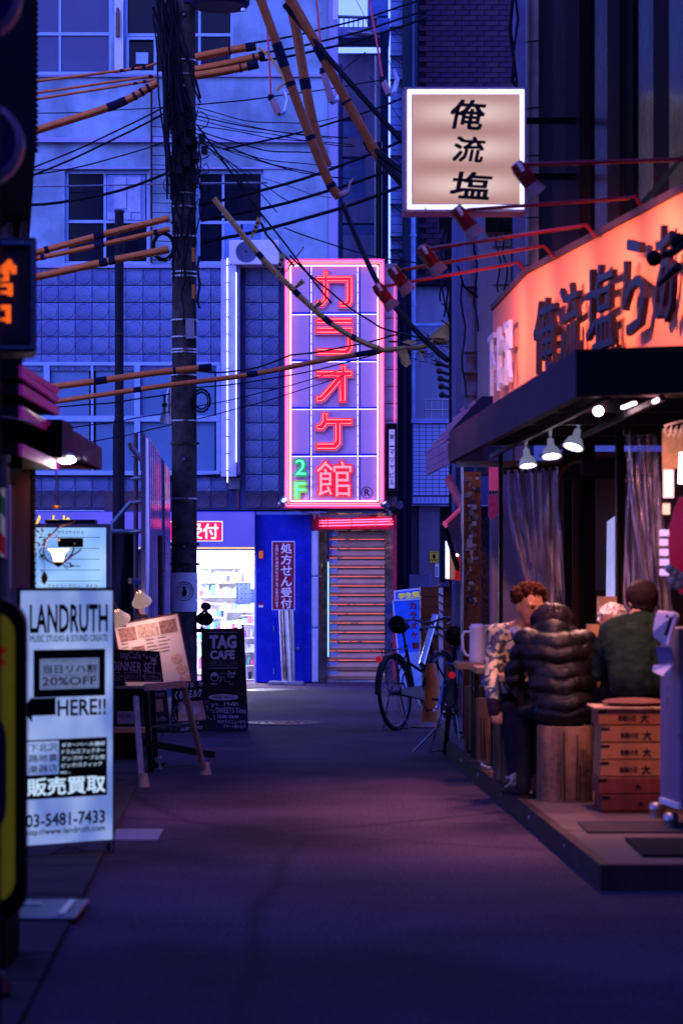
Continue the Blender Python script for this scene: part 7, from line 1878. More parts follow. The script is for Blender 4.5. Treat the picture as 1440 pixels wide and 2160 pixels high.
for i in range(31):
    for y in (985, 1035): p_ = P(1030 + i * 1.0, y, 20.0); p_.y += .02 * math.sin(i * 1.3); vs.append(p_)
q.add(vs, [(2 * i, 2 * i + 1, 2 * i + 3, 2 * i + 2) for i in range(30)]); q.build('sheet', M('pink lit plastic', (.62, .25, .48), .2, em=(1, .1, .4), es=.12), pk, smooth=True)  # pink reflection is put into the sheet's colour and faint glow
q = MB()
for i in range(5): q.box(PX(1031 + i * 6, 19.95), PX(1035 + i * 6, 19.95), 19.93, 19.96, PZ(1042, 20), PZ(1036, 20))
q.pieces('clip', BLACKM, pk)
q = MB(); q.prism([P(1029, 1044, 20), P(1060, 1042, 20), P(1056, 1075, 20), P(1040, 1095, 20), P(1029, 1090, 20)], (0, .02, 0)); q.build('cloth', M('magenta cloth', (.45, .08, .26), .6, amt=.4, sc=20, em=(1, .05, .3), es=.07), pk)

# blue student sign
bs = thing('blue_sign', 'blue karaoke board with a yellow student-offer panel behind the bicycles', 'sign', tuple(P(860, 1400, 33)))
s1 = Board(((830, 1246), (900, 1238), (902, 1262), (831, 1272)), 33.1, .0)
s2 = Board(((828, 1267), (902, 1262), (905, 1372), (839, 1378)), 33.0, .0)
q = MB(); s1.body(q); q.build('top_panel', WHITEP, bs)
BLS = M('bright blue print', (.01, .07, .60), .4, em=(.01, .10, .9), es=.16)
q = MB(); s1.rect(q, .05, .14, 1, .98); q.build('top_face', BLS, bs)
q = MB(); s1.text(q, '学生限定', .12, .25, .98, .80, .06); q.build('yellow_lettering', M('yellow print', (.62, .58, .06), .5, em=(.7, .6, .05), es=.2), bs)
q = MB(); s2.body(q); q.build('main_panel', BLS, bs)
q = MB()
for i, ch in enumerate('カラオケ館'): s2.text(q, ch, .46, .05 + i * .19, .66, .19 + i * .19, .05)
q.build('red_lettering', M('dark red print', (.18, .005, .03), .5), bs)
q = MB(); q.bar(s2.pt(0, 0), s2.pt(1, 0), .03, .02); q.bar(s2.pt(0, 0), s2.pt(0, 1), .02, .02); q.build('frame', WHITEP, bs)
q = MB(); q.prism([s2.pt(0, 1), s2.pt(1, 1), s2.pt(1, 1) - Vector((0, 0, .9)) + Vector((0, .0, 0)), s2.pt(.1, 1) - Vector((0, 0, PZ(1378, 33)))], (0, .3, 0)); q.build('base', M('pale blue base', (.25, .38, .72), .5), bs)

# wooden planter crates behind the bicycles
wc = thing('wooden_bin', 'reddish slatted wooden crate left of the striped pole behind the bicycles', 'crate', tuple(P(907, 1400, 27)), 'tall slatted crates behind the bicycles')
RW = M('reddish crate board', (.24, .075, .035), .55, amt=.35, sc=8, streak=True)
def bin_(o, x0, x1, y0_, n, Y, hgt, mat):
    z = PZ(y0_, Y)
    for i in range(n):
        zz = z - i * hgt
        if zz - hgt < 0.01: break
        q = MB(); q.box(PX(x0, Y), PX(x1, Y), Y, Y + .02, zz - hgt + .008, zz); q.box(PX(x0, Y), PX(x0, Y) + .02, Y + .02, Y + .4, zz - hgt + .008, zz); q.build('plank', mat, o)
    q = MB(); q.box(PX(x0, Y) + .022, PX(x1, Y) - .01, Y + .03, Y + .4, 0.02, z - .10); q.build('inner', M('pinkish crate inside', (.16, .06, .05), .8) if 'pinkish crate inside' not in bpy.data.materials else bpy.data.materials['pinkish crate inside'], o)
bin_(wc, 887, 926, 1238, 8, 27.0, .115, RW)
wc = thing('wooden_bin', 'taller reddish slatted crate with a dark lid right of the striped pole', 'crate', tuple(P(950, 1400, 26.6)), 'tall slatted crates behind the bicycles')
bin_(wc, 932, 975, 1236, 9, 26.6, .115, M('dark reddish board', (.17, .05, .03), .55, amt=.35, sc=8, streak=True))
q = MB(); q.prism([P(921, 1238, 26.3), P(930, 1230, 26.4), P(972, 1222, 26.6), P(975, 1238, 26.3)], (0, .4, 0)); q.build('lid', M('navy lid', (.03, .03, .10), .4), wc, bevel=.01)
sp3 = thing('striped_pole', 'slim white pole with slanting dark stripes between the two slatted crates', 'pole', tuple(P(930, 1350, 25.8)))
q = MB(); q.box(PX(925, 25.8), PX(934, 25.8), 25.8, 25.84, .02, PZ(1240, 25.8)); q.build('pole', WHITEP, sp3)
q = MB()
for i in range(6): q.bar(P(925, 1252 + i * 17, 25.79), P(934, 1258 + i * 17, 25.79), .01, .012)
q.pieces('stripe', INK, sp3)
# bright leaning tube and traffic-cone-like bag under the bicycles
q = MB(); q.tube([P(917, 1300, 25.2), P(889, 1402, 24.6)], [.035, .03], 12); solo(q, 'shiny_tube', CHROME, 'shiny silver tube leaning behind the first bicycle saddle', 'tube', smooth=True)
q = MB(); q.tube([P(905, 1535, 24.9), P(912, 1440, 24.9), P(908, 1400, 24.9)], [.10, .075, .05], 12); solo(q, 'orange_cone', M('orange cone', (.55, .16, .04), .5), 'orange and white traffic cone half hidden behind the bicycles', 'traffic cone', smooth=True)
q = MB(); q.ball(P(900, 1532, 24.7), .09, 10, 6, (2.0, 1, .5)); solo(q, 'sandbag', M('pale sack', (.26, .18, .20), .9, bump=.4), 'pale sandbag on the ground beneath the bicycles', 'sandbag', smooth=True)

# ------------------------------------------------------------------ bicycles
DKF = M('deep blue bicycle paint', (.008, .013, .04), .3)
BCH = M('tarnished bicycle chrome', (.11, .12, .17), .25, 1.0)
SPK = M('spoke wire', (.12, .13, .18), .35, .8)
def bicycle(label, loc, rz, scale=1.0, group='bicycles parked by the terrace'):
    o = thing('bicycle', label, 'bicycle', (0, 0, 0), group); o['o'] = (0., 0., 0.)
    o.location = loc; o.rotation_euler = rz; o.scale = (scale,) * 3
    R0, wb = .33, 1.08
    for wx2 in (0, wb):
        q = MB(); q.tube([(wx2 + R0 * math.cos(a), 0, R0 + .012 + R0 * math.sin(a)) for a in [k * PI / 20 for k in range(40)]], .019, 8, closed=True); tyre = q.build('wheel', RUBBER, o, smooth=True)
        q = MB(); q.tube([(wx2 + (R0 - .028) * math.cos(a), 0, R0 + .012 + (R0 - .028) * math.sin(a)) for a in [k * PI / 20 for k in range(40)]], .009, 6, closed=True); q.build('rim', SPK, tyre)
        q = MB()
        for k in range(28):
            a = k * 2 * PI / 28; a2 = a + (.35 if k % 2 else -.35); s_ = .022 if k % 4 < 2 else -.022
            q.tube([(wx2 + .02 * math.cos(a2), s_, R0 + .012 + .02 * math.sin(a2)), (wx2 + (R0 - .03) * math.cos(a), 0, R0 + .012 + (R0 - .03) * math.sin(a))], .0013, 3)
        q.build('spokes', SPK, tyre)
        q = MB(); q.cyl((wx2, -.045, R0 + .012), (wx2, .045, R0 + .012), .022, n=10); q.build('hub', BCH, tyre)
        q = MB(); a0, a1 = (20, 190) if wx2 == 0 else (10, 150)
        pts_ = [(wx2 + (R0 + .035) * math.cos(math.radians(a)), 0, R0 + .012 + (R0 + .035) * math.sin(math.radians(a))) for a in range(a0, a1, 10)]
        for a, b_ in zip(pts_, pts_[1:]): q.bar(a, b_, .052, .004, up=(0, 1, 0)) if False else q.bar(a, b_, .05, .005)
        q.build('mudguard', BLACKM, o)
    H2 = Vector((0, 0, R0 + .012)); BB = Vector((.44, 0, .29)); ST = Vector((.30, 0, .78)); HD = Vector((.86, 0, .80)); HB = Vector((.90, 0, .62)); FH = Vector((wb, 0, R0 + .012))
    q = MB()
    q.tube([BB, ST], .017, 8); q.tube([BB, Vector((.62, 0, .36)), Vector((.80, 0, .56)), HB], .020, 8); q.tube([ST + (BB - ST) * .35, Vector((.62, 0, .52)), HB + Vector((0, 0, .06))], .014, 8)
    for s_ in (-.05, .05):
        q.tube([BB + Vector((0, s_ * .4, 0)), H2 + Vector((0, s_, 0))], .010, 6); q.tube([ST + (BB - ST) * .2 + Vector((0, s_ * .2, 0)), H2 + Vector((0, s_, 0))], .008, 6); q.tube([HB + Vector((.01, s_ * .5, -.02)), FH + Vector((-.03, s_, .08)), FH + Vector((0, s_, 0))], .010, 6)
    q.tube([HD + Vector((-.01, 0, .05)), HB], .020, 8); q.build('frame', DKF, o, smooth=True)
    q = MB(); q.tube([ST, Vector((.275, 0, .90))], .013, 8); q.tube([HD, Vector((.845, 0, .98))], .013, 8); q.build('stem_posts', BCH, o)
    q = MB(); sc2 = [(.10, .0, .955), (.14, .0, .965), (.22, .0, .955), (.33, 0, .945), (.40, 0, .94)]; q.tube(sc2, [.03, .085, .080, .035, .018], 12); q.ball((.16, 0, .945), .08, 12, 6, (.9, 1.15, .4)); q.build('saddle', BLACK, o, smooth=True)
    q = MB(); q.tube([(.70, -.29, .985), (.80, -.27, 1.0), (.88, -.16, 1.01), (.85, -.05, .975), (.845, 0, .97), (.85, .05, .975), (.88, .16, 1.01), (.80, .27, 1.0), (.70, .29, .985)], .011, 8); hb = q.build('handlebar', BCH, o, smooth=True)
    for s_ in (-1, 1):
        q = MB(); q.tube([(.66, .295 * s_, .98), (.78, .275 * s_, .998)], .017, 8); q.build('grip', BLACK, hb)
        q = MB(); q.tube([(.80, .26 * s_, .985), (.74, .25 * s_, .95), (.68, .26 * s_, .945)], .006, 5); q.build('brake_lever', BCH, hb)
    q = MB(); q.tube([(.86, .1, 1.0), (.93, .08, 1.02), (.96, .03, .85), (.93, 0, .70)], .004, 4); q.tube([(.86, -.1, 1.0), (.94, -.08, 1.03), (.95, -.03, .82), (.60, 0, .55)], .004, 4); q.build('brake_cable', BLACK, o)
    q = MB(); q.ball((.945, 0, .86), .04, 10, 6); q.build('headlamp', BCH, o, smooth=True)
    q = MB()
    for s_ in (-.055, 0, .055): q.tube([(-.20, s_, .745), (.20, s_, .735)], .005, 4)
    for x in (-.20, -.08, .05, .18): q.tube([(x, -.06, .743), (x, .06, .743)], .005, 4)
    for s_ in (-.058, .058): q.tube([(-.10, s_, .74), (0, s_, R0 + .012)], .005, 4)
    q.build('rear_rack', BCH, o)
    q = MB(); q.cyl((-.27, 0, .66), (-.30, 0, .66), .028, n=12); q.build('rear_reflector', M('red reflector', (.6, .02, .03), .2, em=(1, .02, .02), es=.2) if 'red reflector' not in bpy.data.materials else bpy.data.materials['red reflector'], o)
    q = MB()
    for s_ in (-.11, .11): q.tube([(0, s_ * .5, R0), (-.03, s_ * 1.15, .01)], .007, 5)
    q.tube([(-.03, -.125, .01), (-.05, -.06, .028), (-.05, .06, .028), (-.03, .125, .01)], .008, 5); q.build('kickstand', BCH, o)
    q = MB(); q.lathe([(0, -.004), (.088, -.004), (.088, .004), (0, .004)], BB + Vector((0, -.05, 0)), (0, 1, 0), 20); q.tube([BB + Vector((0, -.06, 0)), BB + Vector((.09, -.07, -.13))], .009, 6); q.tube([BB + Vector((0, .06, 0)), BB + Vector((-.09, .07, .13))], .009, 6)
    q.box(.49, .57, -.15, -.07, .145, .165); q.box(.31, .39, .07, .15, .41, .43); q.build('crank', BCH, o)
    q = MB(); q.prism([(-.01, -.075, .33), (.46, -.075, .26), (.50, -.075, .32), (.44, -.075, .39), (-.01, -.075, .38)], (0, .012, 0)); q.build('chain_guard', BLACKM, o)
    return o
def gp(px_, py): Y = GY(py); return (PX(px_, Y), Y, 0)
bicycle('black city bicycle with rear rack, its rear wheel standing out in the road', gp(837, 1541), (math.radians(-4), 0, math.radians(64)), 1.10)
b_2 = bicycle('dark blue bicycle seen from behind, leaning close against the first one', (PX(938, 20.9), 20.9, 0), (math.radians(5), 0, math.radians(87)), 1.06)
q = MB(); q.tube([(.02, .05, .25), (-.12, .26, .0)], .008, 6); q.build('side_stand', CHROME, b_2)
q = MB(); q.tube([(.3, .06, .60), (.2, .08, .42), (.05, .10, .36)], .012, 6); q.build('cable_lock', M('bright blue sleeve', (.03, .18, .7), .3), b_2)
c = Vector((PX(905, 24.4), 24.4, 0))

# ------------------------------------------------------------------ terrace furniture
TZ = .87
def table(x0, x1, Y0, Y1, z, label):
    o = thing('table', label, 'table', ((x0 + x1) / 2, (Y0 + Y1) / 2, .12), 'pale wooden terrace tables')
    q = MB(); q.box(x0, x1, Y0, Y1, z - .05, z); q.build('table_top', WOODL, o, bevel=.005)
    for (a, b_) in ((x0 + .15, Y0 + .1), (x1 - .1, Y0 + .1), (x0 + .15, Y1 - .08), (x1 - .1, Y1 - .08)):
        q = MB(); q.box(a - .02, a + .02, b_ - .02, b_ + .02, .12, z - .051); q.build('leg', BLACKM, o)
table(PX(962, 18.6), 1.75, 18.5, 19.05, TZ, 'farthest pale wooden table carrying the white plastic jug')
table(PX(1002, 17.7), 1.75, 17.6, 18.1, TZ - .0, 'pale wooden table next to the one with the jug')
table(PX(1047, 16.5), 1.95, 16.25, 16.95, TZ - .0, 'pale wooden table between the curly-haired diner and the quilted jacket')
table(1.62, 2.5, 15.35, 15.95, TZ, 'pale wooden table in front of the diner in the green jacket')
Yj = 18.72
jg = thing('water_jug', 'tall white plastic water jug with lid and handle on the farthest table', 'jug', (PX(1005, Yj), Yj, TZ))
jx = PX(1006, Yj)
JM = M('milky plastic', (.85, .78, .88), .35, amt=.05, spec=.6)
q = MB(); q.lathe([(0, 0), (.058, 0), (.062, .02), (.060, .14), (.057, .25), (.060, .262), (.060, .275), (.045, .292), (0, .298)], (jx, Yj, TZ + .001), n=24); q.build('body', JM, jg, smooth=True)
q = MB(); q.tube([(jx - .055, Yj, TZ + .235), (jx - .10, Yj, TZ + .235), (jx - .115, Yj, TZ + .20), (jx - .11, Yj, TZ + .10), (jx - .09, Yj, TZ + .06), (jx - .058, Yj, TZ + .045)], .010, 8); q.build('handle', JM, jg, smooth=True)
q = MB(); q.prism([(jx + .05, Yj - .02, TZ + .26), (jx + .085, Yj, TZ + .265), (jx + .05, Yj, TZ + .21)], (0, .03, 0)); q.build('spout', JM, jg)
q = MB(); q.box(PX(1019, 18.8), PX(1040, 18.8), 18.8, 18.95, TZ, PZ(1318, 18.8)); solo(q, 'napkin_box', M('white napkin box', (.6, .55, .68), .6), 'white box on the table just behind the water jug', 'box', bevel=.01)
EG = M('end grain wood', (.40, .24, .18), .7, amt=.3, sc=30, bump=.2)
BK = M('split log wood', (.27, .135, .085), .8, amt=.55, sc=7, bump=.5, bsc=20, streak=True)
def log(x, Y, r, ztop, label, seed):
    random.seed(seed); o = thing('log_stool', label, 'stool', (x, Y, .12), 'sawn log stools on the terrace')
    n = 18; rr = [r * (1 + random.uniform(-.035, .035)) for _ in range(n)]; rr[4] = r * .93
    vs = []
    for z in (.12, .3, ztop - .006, ztop):
        for k in range(n): a = 2 * PI * k / n; s_ = rr[k] * (.975 if z == ztop else 1); vs.append((x + s_ * math.cos(a), Y + s_ * math.sin(a), z))
    q = MB(); q.add(vs, [(j * n + k, j * n + (k + 1) % n, (j + 1) * n + (k + 1) % n, (j + 1) * n + k) for j in range(3) for k in range(n)]); q.build('bark_side', BK, o, smooth=True)
    q = MB(); q.add(vs[-n:], [tuple(range(n))]); q.build('sawn_top', EG, o)
    q = MB()
    for k in range(5):
        a = random.uniform(3.3, 6.1); c_ = Vector((x + r * 1.0 * math.cos(a), Y + r * 1.0 * math.sin(a), 0)); q.bar(c_ + Vector((0, 0, .13)), c_ + Vector((random.uniform(-.008, .008), 0, random.uniform(.3, ztop - .01))), .006, .006)
    q.build('crack', BLACK, o)
log(PX(1000, 19.6), 19.6, .085, .645, 'farthest log stool beneath the table with the jug', 1)
log(PX(1026, 18.6), 18.6, .095, .60, 'second log stool from the bicycles', 2)
log(PX(1076, 16.75), 16.75, .125, .56, 'log stool under the curly-haired diner', 3)
log(PX(1190, 15.2), 15.2, .178, .59, 'widest log stool, under the diner in the quilted jacket', 4)
q = MB(); q.box(PX(984, 19.4), PX(1000, 19.3), 19.3, 19.5, .121, .14); solo(q, 'dark_plate', BLACK, 'flat dark plate at the foot of the farthest log stool', 'plate')
q = MB(); q.tube([P(1016, 1612, 17.4), P(1021, 1618, 17.3), P(1034, 1621, 17.3)], .012, 6); solo(q, 'metal_bracket', STEEL, 'small metal bracket on the terrace edge by the log stools', 'bracket')
# stacked noodle crates
random.seed(21)
CRW = [M('noodle crate wood %d' % i, c, .6, amt=.3, sc=7, bump=.15, streak=True) for i, c in enumerate(((.46, .14, .05), (.55, .20, .07), (.62, .23, .08), (.58, .20, .07), (.26, .05, .03), (.2, .035, .02)))]
names = ['topmost', 'second from the top', 'third from the top', 'fourth from the top', 'fifth from the top, darker', 'lowest, dark']
Yc_ = 14.35; xl, xr = PX(1276, Yc_), PX(1398, Yc_)
for i in range(6):
    z1 = .735 - i * .1020; z0 = z1 - .1; dx = random.uniform(-.014, .014)
    o = thing('noodle_crate', 'shallow wooden noodle crate with black characters, ' + names[i] + ' of its stack', 'crate', ((xl + xr) / 2, Yc_ + .2, z0), 'stacked noodle crates')
    m2 = CRW[i]
    q = MB(); x0, x1, y0_, y1_ = xl - .03 + dx, xr + dx, Yc_, Yc_ + .42
    fr_ = [('front_board', (x0, x1, y0_, y0_ + .015, z0 + .012, z1)), ('back_board', (x0, x1, y1_ - .015, y1_, z0 + .006, z1)), ('side_board', (x0, x0 + .015, y0_ + .0155, y1_ - .0155, z0 + .006, z1)), ('side_board', (x1 - .015, x1, y0_ + .0155, y1_ - .0155, z0 + .006, z1))]
    for nm, bx in fr_:
        q = MB(); q.box(*bx); q.build(nm, m2, o, bevel=.002)
    q = MB(); q.box(x0 + .002, x1 - .002, y0_ + .002, y1_ - .002, z0, z0 + .0055); q.build('bottom', m2, o)
    if i == 0:
        q = MB(); q.box(x0 - .03, x1 + .01, y0_ - .02, y1_ + .02, z1, z1 + .014); q.build('lid', WOODL, o, bevel=.003)
    q = MB(); q.box(x0 - .002, x0 + .05, y0_ - .002, y0_ - .0003, z1 - .022, z1 - .004); q.build('corner_iron', BLACKM, o)
    q = MB()
    def ct(s, px0, px1, zz0, zz1, b_): q.text(s, (PX(px0, Yc_) + dx, Yc_ - .0015, zz0), (1, 0, 0), (0, 0, 1), PX(px1, Yc_) - PX(px0, Yc_), zz1 - zz0, bold=b_)
    if i < 4: ct('製麺の匠', 1306, 1344, z0 + .032, z0 + .066, .03); ct('大', 1352, 1371, z0 + .02, z0 + .078, .04)
    else: ct('大', 1340, 1354, z0 + .03, z0 + .07, .04)
    q.build('lettering', INK, o)
q = MB(); q.ball((PX(1338, 14.5), 14.56, .772), .19, 20, 8, (1.0, 1.0, .13)); solo(q, 'seat_cushion', M('brown corduroy cushion', (.22, .09, .07), .85, bump=.4, bsc=80), 'thin brown cushion on top of the noodle crates', 'cushion', smooth=True)
# table clutter
for (x0, x1, y0_, y1_, Y, m_, lab, nm, ct_) in ((1236, 1263, 1317, 1345, 15.7, WOODL, 'pale wooden menu stand on the table behind the quilted jacket', 'menu_stand', 'menu stand'), (1240, 1262, 1345, 1372, 15.55, WHITE, 'white card leaning before the wooden menu stand', 'card', 'card'),
                                           (1259, 1273, 1258, 1312, 16.2, M('scribbled paper strip', (.5, .36, .28), .7, amt=.5, sc=60), 'narrow lettered paper strip on the post beside the fair-haired diner', 'paper_strip', 'notice'), (1273, 1300, 1258, 1300, 16.3, M('tan card', (.42, .25, .15), .7), 'plain tan card behind the fair-haired diner', 'card', 'card')):
    q = MB(); q.box(PX(x0, Y), PX(x1, Y), Y, Y + .02, PZ(y1_, Y), PZ(y0_, Y)); solo(q, nm, m_, lab, ct_)
bt = thing('sauce_bottle', 'small striped pink and white bottle on the table by the green jacket', 'bottle', (PX(1257, 15.5), 15.5, TZ))
q = MB(); q.lathe([(0, 0), (.03, 0), (.03, .09), (.012, .12), (.012, .15), (0, .15)], (PX(1257, 15.5), 15.5, TZ + .001), n=14); q.build('body', M('pinkish bottle', (.5, .3, .38), .3), bt, smooth=True)
q = MB(); q.lathe([(.0305, .03), (.0305, .05)], (PX(1257, 15.5), 15.5, TZ + .001), n=14); q.lathe([(.0305, .07), (.0305, .08)], (PX(1257, 15.5), 15.5, TZ + .001), n=14); q.build('label_band', REDP, bt)

# white cabinet sign at the right edge
Yw = 13.3
wc = thing('menu_cabinet', 'pale lilac upright steel cabinet on chrome feet at the right edge', 'cabinet', (PX(1410, Yw), Yw, .12))
q = MB(); q.prism([(PX(1391, Yw + .4), Yw + .4, .26), (PX(1432, Yw), Yw, .26), (PX(1500, Yw), Yw, .26), (PX(1500, Yw), Yw + .5, .26)], (0, 0, .98)); q.build('body', M('lilac enamel', (.17, .13, .24), .4, amt=.1, sc=1.5), wc, bevel=.006)
q = MB(); q.bar((PX(1391, Yw + .4), Yw + .38, .26), (PX(1432, Yw), Yw - .02, .26), .02, .03); q.build('bottom_rail', WHITEP, wc)
for (x, y, Y) in ((1383, 1702, 14.1), (1414, 1738, 13.45)):
    q = MB(); p_ = (PX(x, Y), Y, .12); q.lathe([(0, .09), (.03, .088), (.042, .075), (.044, .05), (.038, .045), (.038, 0)], p_, n=18); q.build('foot', STEEL, wc, smooth=True)
q = MB(); q.ball(P(1432, 1551, Yw - .02), .008, 8, 6); q.build('knob', CHROME, wc)
q = MB(); o3 = P(1405, 1470, Yw + .2); 
for i, s in enumerate(('本日', '営業')): q.text(s, P(1404, 1462 + i * 26, Yw + .24), (.71, -.7, 0), (0, 0, 1), .08, .05, bold=.03, shear=0)
q.build('faint_print', M('grey print on lilac', (.12, .09, .2), .6), wc)
dp = thing('dispenser', 'white curved napkin dispenser with slots fixed on the lilac cabinet', 'dispenser', tuple(P(1400, 1390, 13.4)))
DW = M('glossy off white plastic', (.62, .52, .62), .2, amt=.05)
q = MB(); q.prism([P(1386, 1288, 13.3), P(1424, 1292, 13.2), P(1432, 1300, 13.2), P(1416, 1335, 13.2), P(1408, 1362, 13.2), P(1402, 1362, 13.3), P(1378, 1345, 13.3), P(1376, 1330, 13.3), P(1380, 1305, 13.3)], (.02, .12, 0)); q.build('body', DW, dp, bevel=.006)
q = MB(); q.prism([P(1412, 1302, 13.15), P(1418, 1303, 13.15), P(1406, 1342, 13.15), P(1400, 1340, 13.15)], (0, .02, 0)); q.ball(P(1406, 1300, 13.2), .009, 8, 6); q.build('slot', INK, dp)
q = MB(); q.prism([P(1380, 1364, 13.35), P(1412, 1366, 13.25), P(1420, 1398, 13.25), P(1390, 1404, 13.35)], (.02, .1, 0)); q.build('lower_box', M('dusky blue box', (.10, .11, .25), .3), dp)
q = MB(); q.prism([P(1376, 1404, 13.3), P(1418, 1402, 13.2), P(1414, 1424, 13.2), P(1396, 1426, 13.2), P(1375, 1416, 13.3)], (.02, .1, 0)); q.build('tray', DW, dp)

# things hung at the far right
rl = thing('red_lantern', 'big dark red paper lantern cut off by the right edge', 'lantern', tuple(P(1450, 1240, 13.0)))
q = MB(); cc = P(1466, 1150, 13.0); prof = [(0, -.27)] + [(.06 + .085 * math.sin(PI * (k + .5) / 14) ** .6 + (.003 if k % 2 else 0), -.26 + .52 * k / 13) for k in range(14)] + [(0, .27)]; q.lathe(prof, cc, n=28); q.build('paper', M('dark red lantern paper', (.34, .005, .03), .5, em=(.6, .005, .04), es=.22), rl, smooth=True)
q = MB(); q.lathe([(.05, -.29), (.07, -.285), (.07, -.25), (.05, -.25)], cc, n=20); q.build('ring', BLACK, rl)
q = MB()
for k in range(5): q.ball(P(1412 + k * 6, 1200 + (k % 2) * 22 + k * 4, 12.9), .028, 8, 6, (1, .6, .9))
o = solo(q, 'paper_ornament', M('peach paper ornament', (.62, .38, .30), .7), 'pale peach paper ornaments below the red lantern', 'ornament', smooth=True)
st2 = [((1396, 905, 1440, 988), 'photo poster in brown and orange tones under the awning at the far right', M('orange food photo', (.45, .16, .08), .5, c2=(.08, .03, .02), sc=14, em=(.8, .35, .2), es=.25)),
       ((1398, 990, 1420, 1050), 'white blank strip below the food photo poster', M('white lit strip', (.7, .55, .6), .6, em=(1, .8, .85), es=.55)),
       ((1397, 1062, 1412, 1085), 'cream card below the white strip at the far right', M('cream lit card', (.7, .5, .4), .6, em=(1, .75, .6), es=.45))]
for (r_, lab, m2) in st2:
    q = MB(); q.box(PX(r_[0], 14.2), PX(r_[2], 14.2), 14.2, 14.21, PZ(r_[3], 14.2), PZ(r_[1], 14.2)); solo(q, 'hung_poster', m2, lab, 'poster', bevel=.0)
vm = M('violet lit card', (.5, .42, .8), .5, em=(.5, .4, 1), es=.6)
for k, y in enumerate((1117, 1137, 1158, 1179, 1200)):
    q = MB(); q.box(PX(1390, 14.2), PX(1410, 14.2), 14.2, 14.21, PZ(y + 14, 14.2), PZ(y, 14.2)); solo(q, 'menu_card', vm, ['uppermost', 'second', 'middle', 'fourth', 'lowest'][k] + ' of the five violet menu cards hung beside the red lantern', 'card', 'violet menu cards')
q = MB(); q.cyl(P(1437, 955, 13.6), P(1434, 1020, 13.6), .014, n=8); solo(q, 'light_tube', E('white pink tube', (1, .85, .95), 5), 'short bright white tube at the far right edge above the red lantern', 'lamp')
q = MB()
for k in range(4): q.tube([P(1405 + k * 11, 898, 13.8), P(1400 + k * 11, 908, 13.8), P(1408 + k * 11, 922, 13.8), P(1414 + k * 11, 905, 13.8)], .005, 5)
q.bar(P(1400, 898, 13.8), P(1445, 886, 13.8), .01, .01); solo(q, 'hanger_rack', M('pinkish white wire', (.6, .5, .55), .4), 'white wire hanger rack above the food photo poster', 'rack')

# ------------------------------------------------------------------ people
def flesh(name, chains, mat, parent, voxel=.014, sm=4, tweak=None, balls=(), local=False):
    """one continuous surface grown round tapering limbs: chains of (point, radius)"""
    q = MB()
    for ch in chains:
        pts_ = [Vector(p) for p, r in ch]; rs = [r for p, r in ch]
        q.tube(pts_, rs, 12)
        for p, r in zip(pts_, rs): q.ball(p, r, 12, 8)
    for c, r, s in balls: q.ball(c, r, 16, 10, s)
    o = q.build(name, mat, None, smooth=True)
    rm_ = o.modifiers.new('r', 'REMESH'); rm_.mode = 'VOXEL'; rm_.voxel_size = voxel; rm_.use_smooth_shade = True
    s_ = o.modifiers.new('s', 'SMOOTH'); s_.factor = .6; s_.iterations = sm
    me = bpy.data.meshes.new_from_object(o.evaluated_get(bpy.context.evaluated_depsgraph_get()))
    old = o.data; o.modifiers.clear(); o.data = me; bpy.data.meshes.remove(old)
    me.name = name
    if not me.materials: me.materials.append(mat)
    if tweak:
        ns = [v.normal.copy() for v in me.vertices]
        for v, n in zip(me.vertices, ns): tweak(v, n)
    off = Vector(parent['o'])
    me.transform(Matrix.Translation(-off)); me.polygons.foreach_set('use_smooth', [True] * len(me.polygons)); me.update()
    o.parent = parent; o['o'] = tuple(off)
    return o
SKIN = M('warm skin', (.42, .19, .12), .5, amt=.1, sc=12)
SKIN.node_tree.nodes['Principled BSDF'].inputs['Subsurface Weight'].default_value = .1
def head(parent, c, fwd, r=.098, hairfn=None):
    """face with brow, eyes, nose, mouth, chin and ears, looking along fwd; part of the body"""
    f = Vector(fwd).normalized(); up_ = Vector((0, 0, 1)); s_ = f.cross(up_).normalized(); up_ = s_.cross(f)
    c = Vector(c)
    def L3(a, b_, d): return c + s_ * a * r + f * b_ * r + up_ * d * r
    chains = [[(L3(0, -.15, .25), r * .98), (L3(0, .05, -.25), r * .84), (L3(0, .30, -.85), r * .48)], [(L3(0, .80, .02), r * .13), (L3(0, 1.06, -.28), r * .13)],
              [(L3(-.3, .72, -.62), r * .11), (L3(.3, .72, -.62), r * .11)], [(L3(-.55, .72, .22), r * .13), (L3(.55, .72, .22), r * .13)],
              [(L3(-.9, -.05, -.02), r * .16), (L3(-.94, -.12, -.32), r * .12)], [(L3(.9, -.05, -.02), r * .16), (L3(.94, -.12, -.32), r * .12)]]
    return chains, L3, r
def face_bits(parent, L3, r, smile=True):
    for s_ in (-1, 1):
        q = MB(); q.ball(L3(.34 * s_, .80, .03), r * .10, 8, 6, (1.3, 1, .7)); q.build('eye', INK, parent)
        q = MB(); q.tube([L3(.16 * s_, .90, .20), L3(.36 * s_, .90, .27), L3(.56 * s_, .78, .20)], r * .04, 5); q.build('eyebrow', M('dark brow hair', (.03, .012, .01), .7) if 'dark brow hair' not in bpy.data.materials else bpy.data.materials['dark brow hair'], parent)
    q = MB(); q.tube([L3(-.26, .86, -.56), L3(-.1, .93, -.62), L3(.1, .93, -.62), L3(.26, .86, -.56)], r * .05, 5); q.build('lips', M('lip colour', (.42, .12, .10), .5) if 'lip colour' not in bpy.data.materials else bpy.data.materials['lip colour'], parent)
